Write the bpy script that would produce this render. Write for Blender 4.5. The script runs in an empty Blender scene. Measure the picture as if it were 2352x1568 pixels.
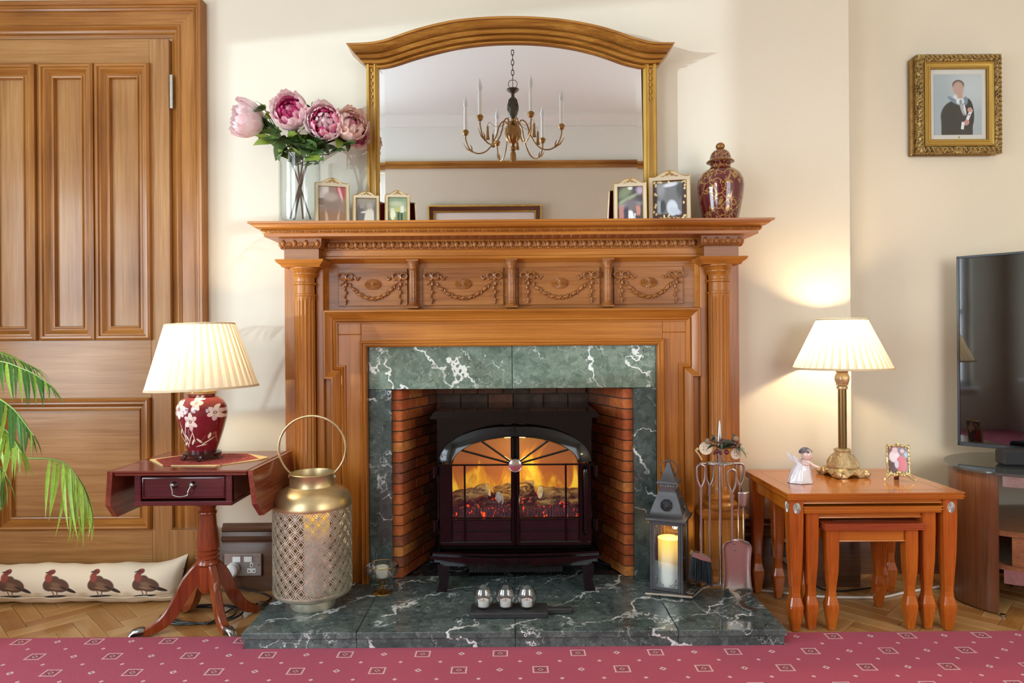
import bpy, bmesh, math, random
from math import sin, cos, pi, sqrt, atan2, radians as R
from mathutils import Vector, Matrix, Euler
random.seed(7)
SC = bpy.context.scene
COL = SC.collection
# ------------------------------------------------------------------ camera
F = 1568.0; EYE = 0.95; ROLL = 0.0073
cam_d = bpy.data.cameras.new('camera'); cam = bpy.data.objects.new('camera', cam_d); COL.objects.link(cam)
cam_d.sensor_width = 36; cam_d.lens = 36 * F / 2352; cam_d.clip_start = 0.02
cam.matrix_world = Matrix.Translation((0, 0, EYE)) @ Matrix.Rotation(pi/2, 4, 'X') @ Matrix.Rotation(-ROLL, 4, 'Z')
SC.camera = cam
# ------------------------------------------------------------------ colour management
SC.view_settings.view_transform = 'Standard'; SC.view_settings.look = 'None'
SC.view_settings.gamma = 1.0; SC.view_settings.exposure = -0.04; SC.view_settings.use_curve_mapping = False
SC.cycles.max_bounces = 8; SC.cycles.diffuse_bounces = 4; SC.cycles.glossy_bounces = 4
SC.cycles.transparent_max_bounces = 16; SC.cycles.transmission_bounces = 6
SC.cycles.caustics_reflective = False; SC.cycles.caustics_refractive = False
SC.cycles.sample_clamp_indirect = 4.0; SC.cycles.use_denoising = True
# ------------------------------------------------------------------ world
W = bpy.data.worlds.new('world'); SC.world = W; W.use_nodes = True
nt = W.node_tree; nt.nodes.clear()
bg = nt.nodes.new('ShaderNodeBackground'); out = nt.nodes.new('ShaderNodeOutputWorld')
bg.inputs[0].default_value = (0.75, 0.86, 1.0, 1); bg.inputs[1].default_value = 1.2
nt.links.new(bg.outputs[0], out.inputs[0])
# ------------------------------------------------------------------ lights: daylight through the windows, the two table lamps, added fill
def area(name, loc, rot, sx, sy, power, col):
    l = bpy.data.lights.new(name, 'AREA'); l.shape = 'RECTANGLE'; l.size = sx; l.size_y = sy; l.energy = power; l.color = col
    o = bpy.data.objects.new(name, l); COL.objects.link(o); o.location = loc; o.rotation_euler = rot; return o
XL, XR, YB, ZC = -2.75, 2.95, -0.43, 2.80       # room: left, right, opposite wall, ceiling
YW, YA, XC = 2.64, 2.78, 1.31                   # chimney wall, alcove wall, corner between them
WIN_BL = (-2.45, -1.2, 0.55, 2.35)               # opposite wall, left of the picture  (x0,x1,z0,z1)
WIN_FILL = (1.35, 2.75, 0.55, 2.35)  # added window on the opposite wall, placed for frontal fill
WIN_L = (-0.1, 1.45, 0.45, 2.00)                # left wall (y0,y1,z0,z1)
DAY = (0.82, 0.91, 1.0)
area('daylight_left_wall', (XL-0.28, 0.67, 1.2), (0, -R(90), 0), 1.5, 1.55, 88, DAY)
area('daylight_back_left', (-1.82, YB-0.28, 1.5), (R(90), 0, 0), 1.3, 1.8, 60, DAY)
area('fill_back_right', (2.05, YB-0.28, 1.5), (R(90), 0, 0), 1.4, 1.8, 50, (0.95, 0.96, 1.0))  # fill light behind the added back right window
sun_d = bpy.data.lights.new('low_sky_glint', 'SUN'); sun_d.energy = 2.2; sun_d.angle = R(0.8); sun_d.color = (0.72, 0.86, 1.0)
sun = bpy.data.objects.new('low_sky_glint', sun_d); COL.objects.link(sun)
sun.rotation_euler = Vector((-1.395, -1.0, -0.135)).to_track_quat('Z', 'Y').to_euler()
def bulb(name, loc, power, col, r=0.03):
    l = bpy.data.lights.new(name, 'POINT'); l.energy = power; l.color = col; l.shadow_soft_size = r
    o = bpy.data.objects.new(name, l); COL.objects.link(o); o.location = loc; return o
WARM = (1.0, 0.80, 0.50)
bulb('bulb_left_lamp', (-1.046, 2.30, 0.93), 13, WARM)
bulb('bulb_right_lamp', (1.20, 2.48, 0.945), 15, WARM)
bulb('fill_bulb_behind', (2.55, 0.15, 1.25), 12, WARM, 0.08)  # unseen warm bulb added to brighten the opposite wall
bulb('bulb_off_frame_lamp', (2.72, 2.3, 1.05), 7, WARM, 0.05)
# ------------------------------------------------------------------ pixel -> world at depth D (design-time helper)
def PX(px, py, D):
    dx = px-1176; dy = py-784
    u = dx*cos(ROLL) - dy*sin(ROLL); v = dx*sin(ROLL) + dy*cos(ROLL)
    return Vector((u*D/F, D, EYE - v*D/F))
# ------------------------------------------------------------------ colours / materials
def lin(c):
    return tuple((x/255/12.92 if x/255 <= 0.04045 else ((x/255+0.055)/1.055)**2.4) for x in c) + (1.0,)
MATS = {}
def newmat(name):
    m = bpy.data.materials.new(name); m.use_nodes = True; MATS[name] = m
    n = m.node_tree; n.nodes.clear()
    o = n.nodes.new('ShaderNodeOutputMaterial'); p = n.nodes.new('ShaderNodeBsdfPrincipled')
    n.links.new(p.outputs[0], o.inputs[0]); return m, n, p
class NB:
    """tiny node builder"""
    def __init__(s, n): s.n = n
    def node(s, t, **kw):
        x = s.n.nodes.new(t)
        for k, v in kw.items(): setattr(x, k, v)
        return x
    def link(s, a, b): s.n.links.new(a, b)
    def val(s, x, v, sock):
        if hasattr(v, 'is_linked') or isinstance(v, bpy.types.NodeSocket): s.link(v, x.inputs[sock])
        else: x.inputs[sock].default_value = v
    def math(s, op, a, b=0.0, c=0.0, clamp=False):
        x = s.node('ShaderNodeMath', operation=op, use_clamp=clamp)
        s.val(x, a, 0); s.val(x, b, 1); s.val(x, c, 2); return x.outputs[0]
    def mix(s, f, a, b):
        x = s.node('ShaderNodeMix', data_type='RGBA')
        s.val(x, f, 0); s.val(x, a, 6); s.val(x, b, 7); return x.outputs[2]
    def coord(s, kind='Object'): return s.node('ShaderNodeTexCoord').outputs[kind]
    def mapping(s, vec, loc=(0,0,0), rot=(0,0,0), scale=(1,1,1), typ='POINT'):
        x = s.node('ShaderNodeMapping', vector_type=typ); s.link(vec, x.inputs[0])
        x.inputs[1].default_value = loc; x.inputs[2].default_value = rot; x.inputs[3].default_value = scale; return x.outputs[0]
    def noise(s, vec, scale=5, detail=3, rough=0.5, dist=0.0):
        x = s.node('ShaderNodeTexNoise'); s.link(vec, x.inputs['Vector'])
        x.inputs['Scale'].default_value = scale; x.inputs['Detail'].default_value = detail
        x.inputs['Roughness'].default_value = rough; x.inputs['Distortion'].default_value = dist; return x.outputs[0]
    def voronoi(s, vec, scale=5, feature='F1', out='Distance', rand=1.0):
        x = s.node('ShaderNodeTexVoronoi', feature=feature); s.link(vec, x.inputs['Vector'])
        x.inputs['Scale'].default_value = scale; x.inputs['Randomness'].default_value = rand; return x.outputs[out]
    def ramp(s, f, stops, interp='LINEAR'):
        x = s.node('ShaderNodeValToRGB'); s.link(f, x.inputs[0]); e = x.color_ramp.elements; x.color_ramp.interpolation = interp
        while len(e) < len(stops): e.new(0.5)
        for i, (p, c) in enumerate(stops): e[i].position = p; e[i].color = c
        return x.outputs[0]
    def rng(s, f, a, b, c=0.0, d=1.0, smooth=False):
        x = s.node('ShaderNodeMapRange'); x.interpolation_type = 'SMOOTHSTEP' if smooth else 'LINEAR'
        s.val(x, f, 0)
        for i, v in enumerate((a, b, c, d)): x.inputs[i+1].default_value = v
        return x.outputs[0]
    def bump(s, h, strength=0.3, dist=0.002):
        x = s.node('ShaderNodeBump'); x.inputs['Strength'].default_value = strength; x.inputs['Distance'].default_value = dist
        s.link(h, x.inputs['Height']); return x.outputs[0]
def plain(name, col, rough=0.5, metal=0.0, coat=0.0, spec=0.5, noise=0.0, nscale=30, bump=0.0, bscale=200):
    m, n, p = newmat(name); b = NB(n)
    p.inputs['Roughness'].default_value = rough; p.inputs['Metallic'].default_value = metal
    p.inputs['Coat Weight'].default_value = coat; p.inputs['Specular IOR Level'].default_value = spec
    c = lin(col)
    if noise:
        f = b.noise(b.coord(), nscale, 4)
        d = tuple(x*(1-noise) for x in c[:3])+(1,); l = tuple(min(1, x*(1+noise)) for x in c[:3])+(1,)
        b.link(b.ramp(f, [(0.3, d), (0.7, l)]), p.inputs['Base Color'])
    else: p.inputs['Base Color'].default_value = c
    if bump: b.link(b.bump(b.noise(b.coord(), bscale, 3), bump, 0.002), p.inputs['Normal'])
    return m
def wood(name, mid, dark, light, axis='z', rough=0.35, coat=0.15, streak=1.0, sc=1.0, bump=0.08):
    """grain running along the given axis"""
    m, n, p = newmat(name); b = NB(n); co = b.coord()
    lo, hi = 1.3*sc, 26.0*sc
    s = {'x': (lo, hi, hi), 'y': (hi, lo, hi), 'z': (hi, hi, lo)}[axis]
    v = b.mapping(co, scale=s); f = b.noise(v, 1.0, 4, 0.6, 0.6)
    s2 = tuple(k*5 if k == hi else k*2.2 for k in s)
    f2 = b.noise(b.mapping(co, scale=s2), 1.0, 2, 0.5, 0.2)
    big = b.noise(co, 2.3, 2)
    s3 = tuple(k*16 if k == hi else k*5 for k in s); f3 = b.noise(b.mapping(co, scale=s3), 1.0, 2, 0.6)
    k = b.math('ADD', b.math('MULTIPLY', f, 0.42*streak), b.math('MULTIPLY', f2, 0.26)); k = b.math('ADD', k, b.math('MULTIPLY', f3, 0.24))
    k = b.math('ADD', k, b.math('MULTIPLY', big, 0.35))
    c = b.ramp(k, [(0.42, lin(dark)), (0.62, lin(mid)), (0.82, lin(light))])
    b.link(c, p.inputs['Base Color']); p.inputs['Roughness'].default_value = rough
    p.inputs['Coat Weight'].default_value = coat; p.inputs['Coat Roughness'].default_value = 0.14; p.inputs['Specular IOR Level'].default_value = 0.32
    if bump: b.link(b.bump(f2, bump, 0.001), p.inputs['Normal'])
    return m
def marble(name, base, dark, light, vein, rough=0.12, vs=3.0, vt=0.010, seed=0.0):
    m, n, p = newmat(name); b = NB(n); co = b.mapping(b.coord(), loc=(seed, seed*0.7, seed*1.3))
    w = b.noise(co, 9, 5, 0.6); cl = b.noise(co, 3.0, 5, 0.65, 1.0)
    base_c = b.ramp(cl, [(0.3, lin(dark)), (0.52, lin(base)), (0.72, lin(light))])
    # brecciated clasts
    off = b.node('ShaderNodeVectorMath', operation='ADD'); b.link(co, off.inputs[0])
    nv = b.node('ShaderNodeTexNoise'); b.link(co, nv.inputs['Vector']); nv.inputs['Scale'].default_value = 30; nv.inputs['Detail'].default_value = 4
    sc = b.node('ShaderNodeVectorMath', operation='SCALE'); b.link(nv.outputs['Color'], sc.inputs[0]); sc.inputs['Scale'].default_value = 0.05
    b.link(sc.outputs[0], off.inputs[1])
    fine = b.noise(co, 55, 5, 0.7)
    base_c = b.mix(b.rng(fine, .42, .66, 0, .55), base_c, lin(dark)); base_c = b.mix(b.rng(b.noise(b.mapping(co, loc=(4, 1, 6)), 40, 5, 0.7), .52, .72, 0, .6), base_c, lin(light))
    vc = b.node('ShaderNodeSeparateXYZ'); b.link(b.voronoi(off.outputs[0], 42, 'F1', 'Color'), vc.inputs[0])
    base_c = b.mix(b.math('MULTIPLY', vc.outputs[0], .28), base_c, lin(light)); base_c = b.mix(b.math('MULTIPLY', b.math('GREATER_THAN', vc.outputs[1], .82), .45), base_c, lin(dark))
    ed = b.voronoi(off.outputs[0], 42, 'DISTANCE_TO_EDGE')
    c = b.mix(b.math('MULTIPLY', b.rng(ed, 0.0, 0.07, 0.7, 0.0), w), base_c, lin(dark))
    spots = b.rng(b.noise(co, 38, 4, 0.7, .6), 0.63, 0.70, 0.0, 0.8)
    c = b.mix(spots, c, lin(tuple(int(x*0.5) for x in dark)))
    def veins(rot, scale, dist, dsc, lo, hi, mlo, mhi, amt, c):
        wv = b.node('ShaderNodeTexWave', wave_type='BANDS', bands_direction='X', wave_profile='SIN'); b.link(b.mapping(co, rot=rot), wv.inputs['Vector'])
        wv.inputs['Scale'].default_value = scale; wv.inputs['Distortion'].default_value = dist; wv.inputs['Detail'].default_value = 5; wv.inputs['Detail Scale'].default_value = dsc; wv.inputs['Detail Roughness'].default_value = .6
        l = b.rng(wv.outputs['Fac'], lo, hi, 0, 1); mk = b.rng(b.noise(b.mapping(co, loc=rot), 6.5, 4, .6), mlo, mhi, 0, 1)
        return b.mix(b.math('MULTIPLY', b.math('MULTIPLY', l, mk), amt), c, lin(vein))
    k_ = vt/0.006
    c = veins((0, R(38), R(40)), vs*.8, 9, 1.6, 1-.016*k_, 1.0-.003*k_, .44, .56, .95, c)
    c = veins((0, R(70), R(15)), vs*1.3, 12, 2.2, 1-.012*k_, 1.0-.002*k_, .48, .60, .9, c)
    c = veins((0, R(20), R(75)), vs*2.6, 14, 2.5, 1-.016*k_, 1.0, .48, .64, .5, c)
    b.link(c, p.inputs['Base Color']); p.inputs['Roughness'].default_value = rough
    return m
def glass(name, tint=(0.96, 0.98, 0.98), rough=0.02, refl=1.0):
    m = bpy.data.materials.new(name); m.use_nodes = True; n = m.node_tree; n.nodes.clear(); b = NB(n)
    o = b.node('ShaderNodeOutputMaterial'); t = b.node('ShaderNodeBsdfTransparent'); g = b.node('ShaderNodeBsdfGlossy')
    t.inputs[0].default_value = tint+(1,); g.inputs['Roughness'].default_value = rough
    fr = b.node('ShaderNodeLayerWeight'); fr.inputs[0].default_value = 0.5
    lw = b.math('MULTIPLY', b.math('ADD', b.math('MULTIPLY', b.math('POWER', fr.outputs['Facing'], 4.0), .9), .05), refl, clamp=True)
    mx = b.node('ShaderNodeMixShader'); b.link(lw, mx.inputs[0]); b.link(t.outputs[0], mx.inputs[1]); b.link(g.outputs[0], mx.inputs[2])
    b.link(mx.outputs[0], o.inputs[0]); MATS[name] = m; return m
def paint(name, bgc, shapes, axes='XZ', rough=0.4, coord='Generated', uv=None, warp=0.0, wscale=6, coat=0.0, emit=0.0, rep=None, metal=0.0, bgnoise=0.0):
    """flat print: soft ellipses ('e') and rectangles ('r') in the 0..1 frame of the part, later over earlier.
    shape = (kind, cx, cy, rx, ry, rot_deg, colour, softness)"""
    m, n, p = newmat(name); b = NB(n)
    sp = b.node('ShaderNodeSeparateXYZ'); b.link(b.coord(coord), sp.inputs[0])
    U = sp.outputs[axes[0]]; V = sp.outputs[axes[1]]
    if rep:  # repeat along U: (u0, period)
        U = b.math('FRACT', b.math('DIVIDE', b.math('SUBTRACT', U, rep[0]), rep[1]))
        V = b.math('DIVIDE', b.math('SUBTRACT', V, rep[2]), rep[3])
    if warp:
        nn = b.noise(b.coord(coord), wscale, 3)
        d = b.math('MULTIPLY', b.math('SUBTRACT', nn, 0.5), warp)
        nn2 = b.noise(b.mapping(b.coord(coord), loc=(7, 3, 1)), wscale, 3); d2 = b.math('MULTIPLY', b.math('SUBTRACT', nn2, 0.5), warp)
        U = b.math('ADD', U, d); V = b.math('ADD', V, d2)
    cb = b.node('ShaderNodeCombineXYZ'); b.link(U, cb.inputs[0]); b.link(V, cb.inputs[1]); vec = cb.outputs[0]
    if bgnoise:
        f = b.noise(b.coord(coord), wscale, 4)
        c = b.mix(b.math('MULTIPLY', f, bgnoise), lin(bgc), lin(tuple(int(x*0.5) for x in bgc)))
    else: c = lin(bgc)
    for (k, cx, cy, rx, ry, rot, colr, soft) in shapes:
        mv = b.mapping(vec, loc=(cx, cy, 0), rot=(0, 0, R(rot)), scale=(rx, ry, 1), typ='TEXTURE')
        if k == 'e':
            l = b.node('ShaderNodeVectorMath', operation='LENGTH'); b.link(mv, l.inputs[0]); d = l.outputs['Value']
        else:
            q = b.node('ShaderNodeSeparateXYZ'); b.link(mv, q.inputs[0])
            d = b.math('MAXIMUM', b.math('ABSOLUTE', q.outputs[0]), b.math('ABSOLUTE', q.outputs[1]))
        f = b.rng(d, 1-soft, 1+soft, 1.0, 0.0, True)
        if len(colr) == 4: f = b.math('MULTIPLY', f, colr[3])
        c = b.mix(f, c, lin(colr[:3]))
    if isinstance(c, tuple): p.inputs['Base Color'].default_value = c
    else: b.link(c, p.inputs['Base Color'])
    if emit:
        if isinstance(c, tuple): p.inputs['Emission Color'].default_value = c
        else: b.link(c, p.inputs['Emission Color'])
        p.inputs['Emission Strength'].default_value = emit
    p.inputs['Roughness'].default_value = rough; p.inputs['Coat Weight'].default_value = coat; p.inputs['Metallic'].default_value = metal
    return m
# ------------------------------------------------------------------ mesh builder
OFF = {}
class MB:
    def __init__(s): s.v = []; s.f = []; s.mi = []; s.cur = 0
    def add(s, vs, fs):
        o = len(s.v); s.v.extend([tuple(x) for x in vs]); s.f.extend([tuple(i+o for i in f) for f in fs]); s.mi.extend([s.cur]*len(fs)); return s
    def box(s, x0, x1, y0, y1, z0, z1, M=None):
        if x0 > x1: x0, x1 = x1, x0
        if y0 > y1: y0, y1 = y1, y0
        if z0 > z1: z0, z1 = z1, z0
        vs = [Vector(p) for p in ((x0,y0,z0),(x1,y0,z0),(x1,y1,z0),(x0,y1,z0),(x0,y0,z1),(x1,y0,z1),(x1,y1,z1),(x0,y1,z1))]
        if M: vs = [M @ v for v in vs]
        return s.add(vs, [(0,3,2,1),(4,5,6,7),(0,1,5,4),(1,2,6,5),(2,3,7,6),(3,0,4,7)])
    def rbox(s, x0, x1, y0, y1, z0, z1, r=0.003, M=None):
        """box with chamfered edges"""
        if x0 > x1: x0, x1 = x1, x0
        if y0 > y1: y0, y1 = y1, y0
        if z0 > z1: z0, z1 = z1, z0
        r = min(r, (x1-x0)/2.01, (y1-y0)/2.01, (z1-z0)/2.01)
        bm = bmesh.new(); vs = [bm.verts.new(p) for p in ((x0,y0,z0),(x1,y0,z0),(x1,y1,z0),(x0,y1,z0),(x0,y0,z1),(x1,y0,z1),(x1,y1,z1),(x0,y1,z1))]
        for f in ((0,3,2,1),(4,5,6,7),(0,1,5,4),(1,2,6,5),(2,3,7,6),(3,0,4,7)): bm.faces.new([vs[i] for i in f])
        bmesh.ops.bevel(bm, geom=list(bm.edges), offset=r, segments=1, affect='EDGES', profile=0.5)
        return s.bm(bm, M)
    def bm(s, bm, M=None):
        bm.verts.index_update()
        vs = [(M @ v.co if M else v.co.copy()) for v in bm.verts]; fs = [tuple(v.index for v in f.verts) for f in bm.faces]
        bm.free(); return s.add(vs, fs)
    def prism(s, poly, y0, y1, axis='y', M=None):
        """poly in the two other axes, extruded along axis. axis y: poly=(x,z); z: (x,y); x: (y,z)"""
        n = len(poly)
        def pt(p, t):
            v = {'y': (p[0], t, p[1]), 'z': (p[0], p[1], t), 'x': (t, p[0], p[1])}[axis]
            v = Vector(v); return M @ v if M else v
        vs = [pt(p, y0) for p in poly]+[pt(p, y1) for p in poly]
        fs = [tuple(range(n)), tuple(reversed(range(n, 2*n)))]+[(i, i+n, (i+1) % n+n, (i+1) % n) for i in range(n)]
        return s.add(vs, fs)
    def lathe(s, prof, c=(0,0,0), seg=28, M=None, a0=0, a1=2*pi, rf=None, cap=True):
        """prof: list of (r, z); rf(angle, i, r) may modulate the radius"""
        full = abs(a1-a0-2*pi) < 1e-6; n = seg if full else seg+1; vs = []; fs = []
        for i, (r, z) in enumerate(prof):
            for j in range(n):
                a = a0+(a1-a0)*j/seg; rr = rf(a, i, r) if rf else r
                v = Vector((c[0]+rr*cos(a), c[1]+rr*sin(a), c[2]+z)); vs.append(M @ v if M else v)
        for i in range(len(prof)-1):
            for j in range(seg):
                k = (j+1) % n if full else j+1
                fs.append((i*n+j, i*n+k, (i+1)*n+k, (i+1)*n+j))
        if cap and full:
            if prof[0][0] > 1e-5: fs.append(tuple(reversed(range(n))))
            if prof[-1][0] > 1e-5: fs.append(tuple(range((len(prof)-1)*n, len(prof)*n)))
        return s.add(vs, fs)
    def tube(s, pts, r, seg=8, closed=False, flat=1.0, cap=True):
        pts = [Vector(p) for p in pts]; n = len(pts); rr = r if hasattr(r, '__len__') else [r]*n
        up = Vector((0, 0, 1)); vs = []; fs = []; prev = None
        for i, p in enumerate(pts):
            if closed: t = pts[(i+1) % n]-pts[i-1]
            else: t = pts[min(i+1, n-1)]-pts[max(i-1, 0)]
            if t.length < 1e-9: t = Vector((0, 0, 1))
            t.normalize()
            if prev is None:
                a = up if abs(t.z) < 0.9 else Vector((1, 0, 0)); q = t.cross(a).normalized()
            else:
                q = prev-t*prev.dot(t)
                if q.length < 1e-6: q = t.cross(Vector((1, 0, 0)))
                q.normalize()
            prev = q; w = t.cross(q)
            for j in range(seg):
                a = 2*pi*j/seg; vs.append(p+(q*cos(a)*flat+w*sin(a))*rr[i])
        m = n if closed else n-1
        for i in range(m):
            for j in range(seg):
                k = (j+1) % seg; i2 = (i+1) % n
                fs.append((i*seg+j, i*seg+k, i2*seg+k, i2*seg+j))
        if cap and not closed: fs.append(tuple(reversed(range(seg)))); fs.append(tuple(range((n-1)*seg, n*seg)))
        return s.add(vs, fs)
    def ball(s, c, r, seg=12, rings=8, M=None):
        rx, ry, rz = r if hasattr(r, '__len__') else (r, r, r); vs = [Vector((0, 0, -rz))]; fs = []
        for i in range(1, rings):
            t = -pi/2+pi*i/rings
            for j in range(seg): a = 2*pi*j/seg; vs.append(Vector((rx*cos(t)*cos(a), ry*cos(t)*sin(a), rz*sin(t))))
        vs.append(Vector((0, 0, rz))); N = len(vs)-1
        for j in range(seg):
            k = (j+1) % seg; fs.append((0, 1+k, 1+j)); fs.append((N, N-seg+j, N-seg+k))
            for i in range(rings-2): fs.append((1+i*seg+j, 1+i*seg+k, 1+(i+1)*seg+k, 1+(i+1)*seg+j))
        if M: vs = [M @ v for v in vs]
        return s.add([v+Vector(c) for v in vs], fs)
    def grid(s, fn, nu, nv):
        vs = [fn(i/nu, j/nv) for i in range(nu+1) for j in range(nv+1)]
        fs = [(i*(nv+1)+j, (i+1)*(nv+1)+j, (i+1)*(nv+1)+j+1, i*(nv+1)+j+1) for i in range(nu) for j in range(nv)]
        return s.add(vs, fs)
    def sweep(s, path, prof, y0=0.0, closed=False, M=None, capd=True, bygrain=False):
        """moulding in the xz plane: path of (x,z); prof of (offset to the left of travel, protrusion towards -y)"""
        n = len(path); P = [Vector(p) for p in path]; rows = []
        for i in range(n):
            a = P[i]-P[i-1] if (i > 0 or closed) else P[1]-P[0]
            c = P[(i+1) % n]-P[i] if (i < n-1 or closed) else a
            if i == 0 and not closed: a = c
            a = a.normalized(); c = c.normalized(); na = Vector((-a.y, a.x)); nc = Vector((-c.y, c.x))
            m = (na+nc); m = m/max(1e-6, m.dot(na)) if m.length > 1e-6 else na
            rows.append([Vector((P[i].x+m.x*o, y0-d, P[i].y+m.y*o)) for (o, d) in prof])
        k = len(prof); vs = [(M @ v if M else v) for r in rows for v in r]; fs = []; vm = []
        for i in range(n if closed else n-1):
            i2 = (i+1) % n
            for j in range(k-1): fs.append((i*k+j, i*k+j+1, i2*k+j+1, i2*k+j)); vm.append(1 if abs(P[i2].y-P[i].y) > abs(P[i2].x-P[i].x) else 0)
        if capd and not closed: fs.append(tuple(range(k))); fs.append(tuple(reversed(range((n-1)*k, n*k))))
        s.add(vs, fs)
        if bygrain: vm += [0]*(len(fs)-len(vm)); s.mi[-len(fs):] = vm
        return s
    def build(s, name, mat, parent=None, sharp=35, smooth=True, weld=False, thick=0):
        off = OFF.get(parent.name, Vector((0, 0, 0))) if parent else Vector((0, 0, 0))
        me = bpy.data.meshes.new(name); me.from_pydata([tuple(Vector(v)-off) for v in s.v], [], s.f)
        for m in (mat if isinstance(mat, (list, tuple)) else [mat]): me.materials.append(MATS[m] if isinstance(m, str) else m)
        me.polygons.foreach_set('material_index', s.mi)
        bm = bmesh.new(); bm.from_mesh(me)
        if weld: bmesh.ops.remove_doubles(bm, verts=bm.verts, dist=1e-5)
        bmesh.ops.recalc_face_normals(bm, faces=bm.faces); bm.to_mesh(me); bm.free()
        if smooth:
            me.polygons.foreach_set('use_smooth', [True]*len(me.polygons)); me.set_sharp_from_angle(angle=R(sharp))
        me.update(); o = bpy.data.objects.new(name, me); COL.objects.link(o)
        if parent: o.parent = parent; OFF[o.name] = off
        if thick:
            md = o.modifiers.new('solid', 'SOLIDIFY'); md.thickness = thick; md.offset = 0
        return o
def thing(name, label, cat, loc=(0, 0, 0), group=None, kind=None):
    o = bpy.data.objects.new(name, None); COL.objects.link(o); o.location = loc; o.empty_display_size = 0.05
    OFF[o.name] = Vector(loc)
    if label: o['label'] = label
    if cat: o['category'] = cat
    if group: o['group'] = group
    if kind: o['kind'] = kind
    return o
def tag(o, label=None, cat=None, group=None, kind=None):
    if label: o['label'] = label
    if cat: o['category'] = cat
    if group: o['group'] = group
    if kind: o['kind'] = kind
    return o
def copy_tree(o, parent=None):
    c = o.copy(); COL.objects.link(c); c.parent = parent
    OFF[c.name] = OFF.get(o.name, Vector((0, 0, 0)))
    for ch in list(o.children): copy_tree(ch, c)
    return c
def dup(o, parent, M):
    """piece sharing a mesh, placed by a matrix in the parent's frame"""
    c = o.copy(); COL.objects.link(c); c.parent = parent; c.matrix_local = M; OFF[c.name] = OFF.get(parent.name, Vector()); return c
def lerp(a, b, t): return a+(b-a)*t
def arc(cx, cy, r, a0, a1, n=8, ry=None):
    ry = r if ry is None else ry
    return [(cx+r*cos(R(a0+(a1-a0)*i/n)), cy+ry*sin(R(a0+(a1-a0)*i/n))) for i in range(n+1)]
def spline(pts, n=8):
    """Catmull-Rom through points"""
    P = [Vector(p) for p in pts]; P = [P[0]*2-P[1]]+P+[P[-1]*2-P[-2]]; o = []
    for i in range(1, len(P)-2):
        for k in range(n):
            t = k/n; a, b, c, d = P[i-1], P[i], P[i+1], P[i+2]
            o.append(0.5*((2*b)+(c-a)*t+(2*a-5*b+4*c-d)*t*t+(3*b-a-3*c+d)*t**3))
    o.append(P[-2]); return o
# ================================================================== MATERIALS
m, n, p = newmat('wall_cream'); b = NB(n)
f = b.noise(b.coord(), 1.2, 3); b.link(b.ramp(f, [(0.3, lin((211, 201, 181))), (0.7, lin((219, 210, 191)))]), p.inputs['Base Color'])
p.inputs['Roughness'].default_value = 0.75
b.link(b.bump(b.noise(b.coord(), 60, 4), 0.12, 0.003), p.inputs['Normal'])
plain('ceiling_white', (238, 242, 236), 0.8)
plain('dark_void', (20, 16, 14), 0.9)
wood('pine', (162, 97, 32), (114, 62, 16), (190, 126, 52), 'z', 0.36, 0.14)
wood('pine_x', (162, 97, 32), (114, 62, 16), (190, 126, 52), 'x', 0.36, 0.14)
wood('pine_carved', (136, 82, 36), (84, 46, 18), (168, 110, 56), 'x', 0.38, 0.14)
wood('door_wood', (156, 110, 62), (122, 78, 38), (184, 142, 92), 'z', 0.32, 0.2)
wood('door_wood_x', (156, 110, 62), (122, 78, 38), (184, 142, 92), 'x', 0.32, 0.2)
wood('door_mould', (148, 94, 38), (92, 50, 16), (182, 128, 64), 'z', 0.28, 0.3)
wood('door_mould_x', (148, 94, 38), (92, 50, 16), (182, 128, 64), 'x', 0.28, 0.3)
wood('skirting_brown', (88, 58, 38), (62, 38, 26), (112, 78, 52), 'x', 0.35, 0.2)
wood('mirror_wood', (150, 98, 38), (98, 56, 20), (196, 144, 66), 'x', 0.28, 0.3)
wood('mirror_post', (178, 136, 58), (120, 80, 30), (214, 176, 96), 'z', 0.28, 0.3)
wood('mahogany', (132, 58, 28), (92, 32, 18), (160, 80, 38), 'z', 0.22, 0.5, sc=.7)
wood('mahogany_y', (118, 52, 36), (72, 26, 24), (156, 84, 52), 'y', 0.2, 0.5)
wood('cherry_y', (184, 104, 30), (148, 72, 18), (206, 132, 48), 'y', 0.18, 0.5)
wood('mahogany_x', (118, 52, 36), (72, 26, 24), (156, 84, 52), 'x', 0.2, 0.6)
wood('mahogany_dark', (84, 32, 34), (52, 16, 24), (112, 50, 44), 'x', 0.22, 0.5)
wood('cherry', (172, 86, 24), (132, 56, 14), (196, 112, 36), 'z', 0.2, 0.5)
wood('cherry_x', (184, 104, 30), (148, 72, 18), (206, 132, 48), 'x', 0.16, 0.6)
wood('cherry_red', (160, 72, 38), (124, 46, 26), (184, 98, 50), 'x', 0.2, 0.5)
wood('walnut', (118, 74, 48), (84, 48, 32), (146, 98, 66), 'z', 0.3, 0.3)
wood('walnut_x', (142, 92, 60), (108, 64, 42), (168, 116, 80), 'x', 0.3, 0.3)
for i, (a_, b_, c_) in enumerate([((186,138,82),(164,114,60),(204,160,106)), ((178,128,72),(156,104,52),(196,150,94)), ((194,148,92),(172,124,70),(210,170,116)), ((170,118,64),(146,94,46),(188,140,84))]):
    wood('parquet_%d' % i, a_, b_, c_, 'x', 0.28, 0.3, sc=1.3)
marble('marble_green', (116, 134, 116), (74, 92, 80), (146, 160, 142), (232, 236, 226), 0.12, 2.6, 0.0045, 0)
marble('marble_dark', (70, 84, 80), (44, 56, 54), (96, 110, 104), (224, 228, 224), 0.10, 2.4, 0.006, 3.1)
marble('marble_hearth', (84, 96, 94), (50, 62, 62), (118, 130, 126), (228, 232, 228), 0.10, 2.6, 0.007, 8.4)
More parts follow.
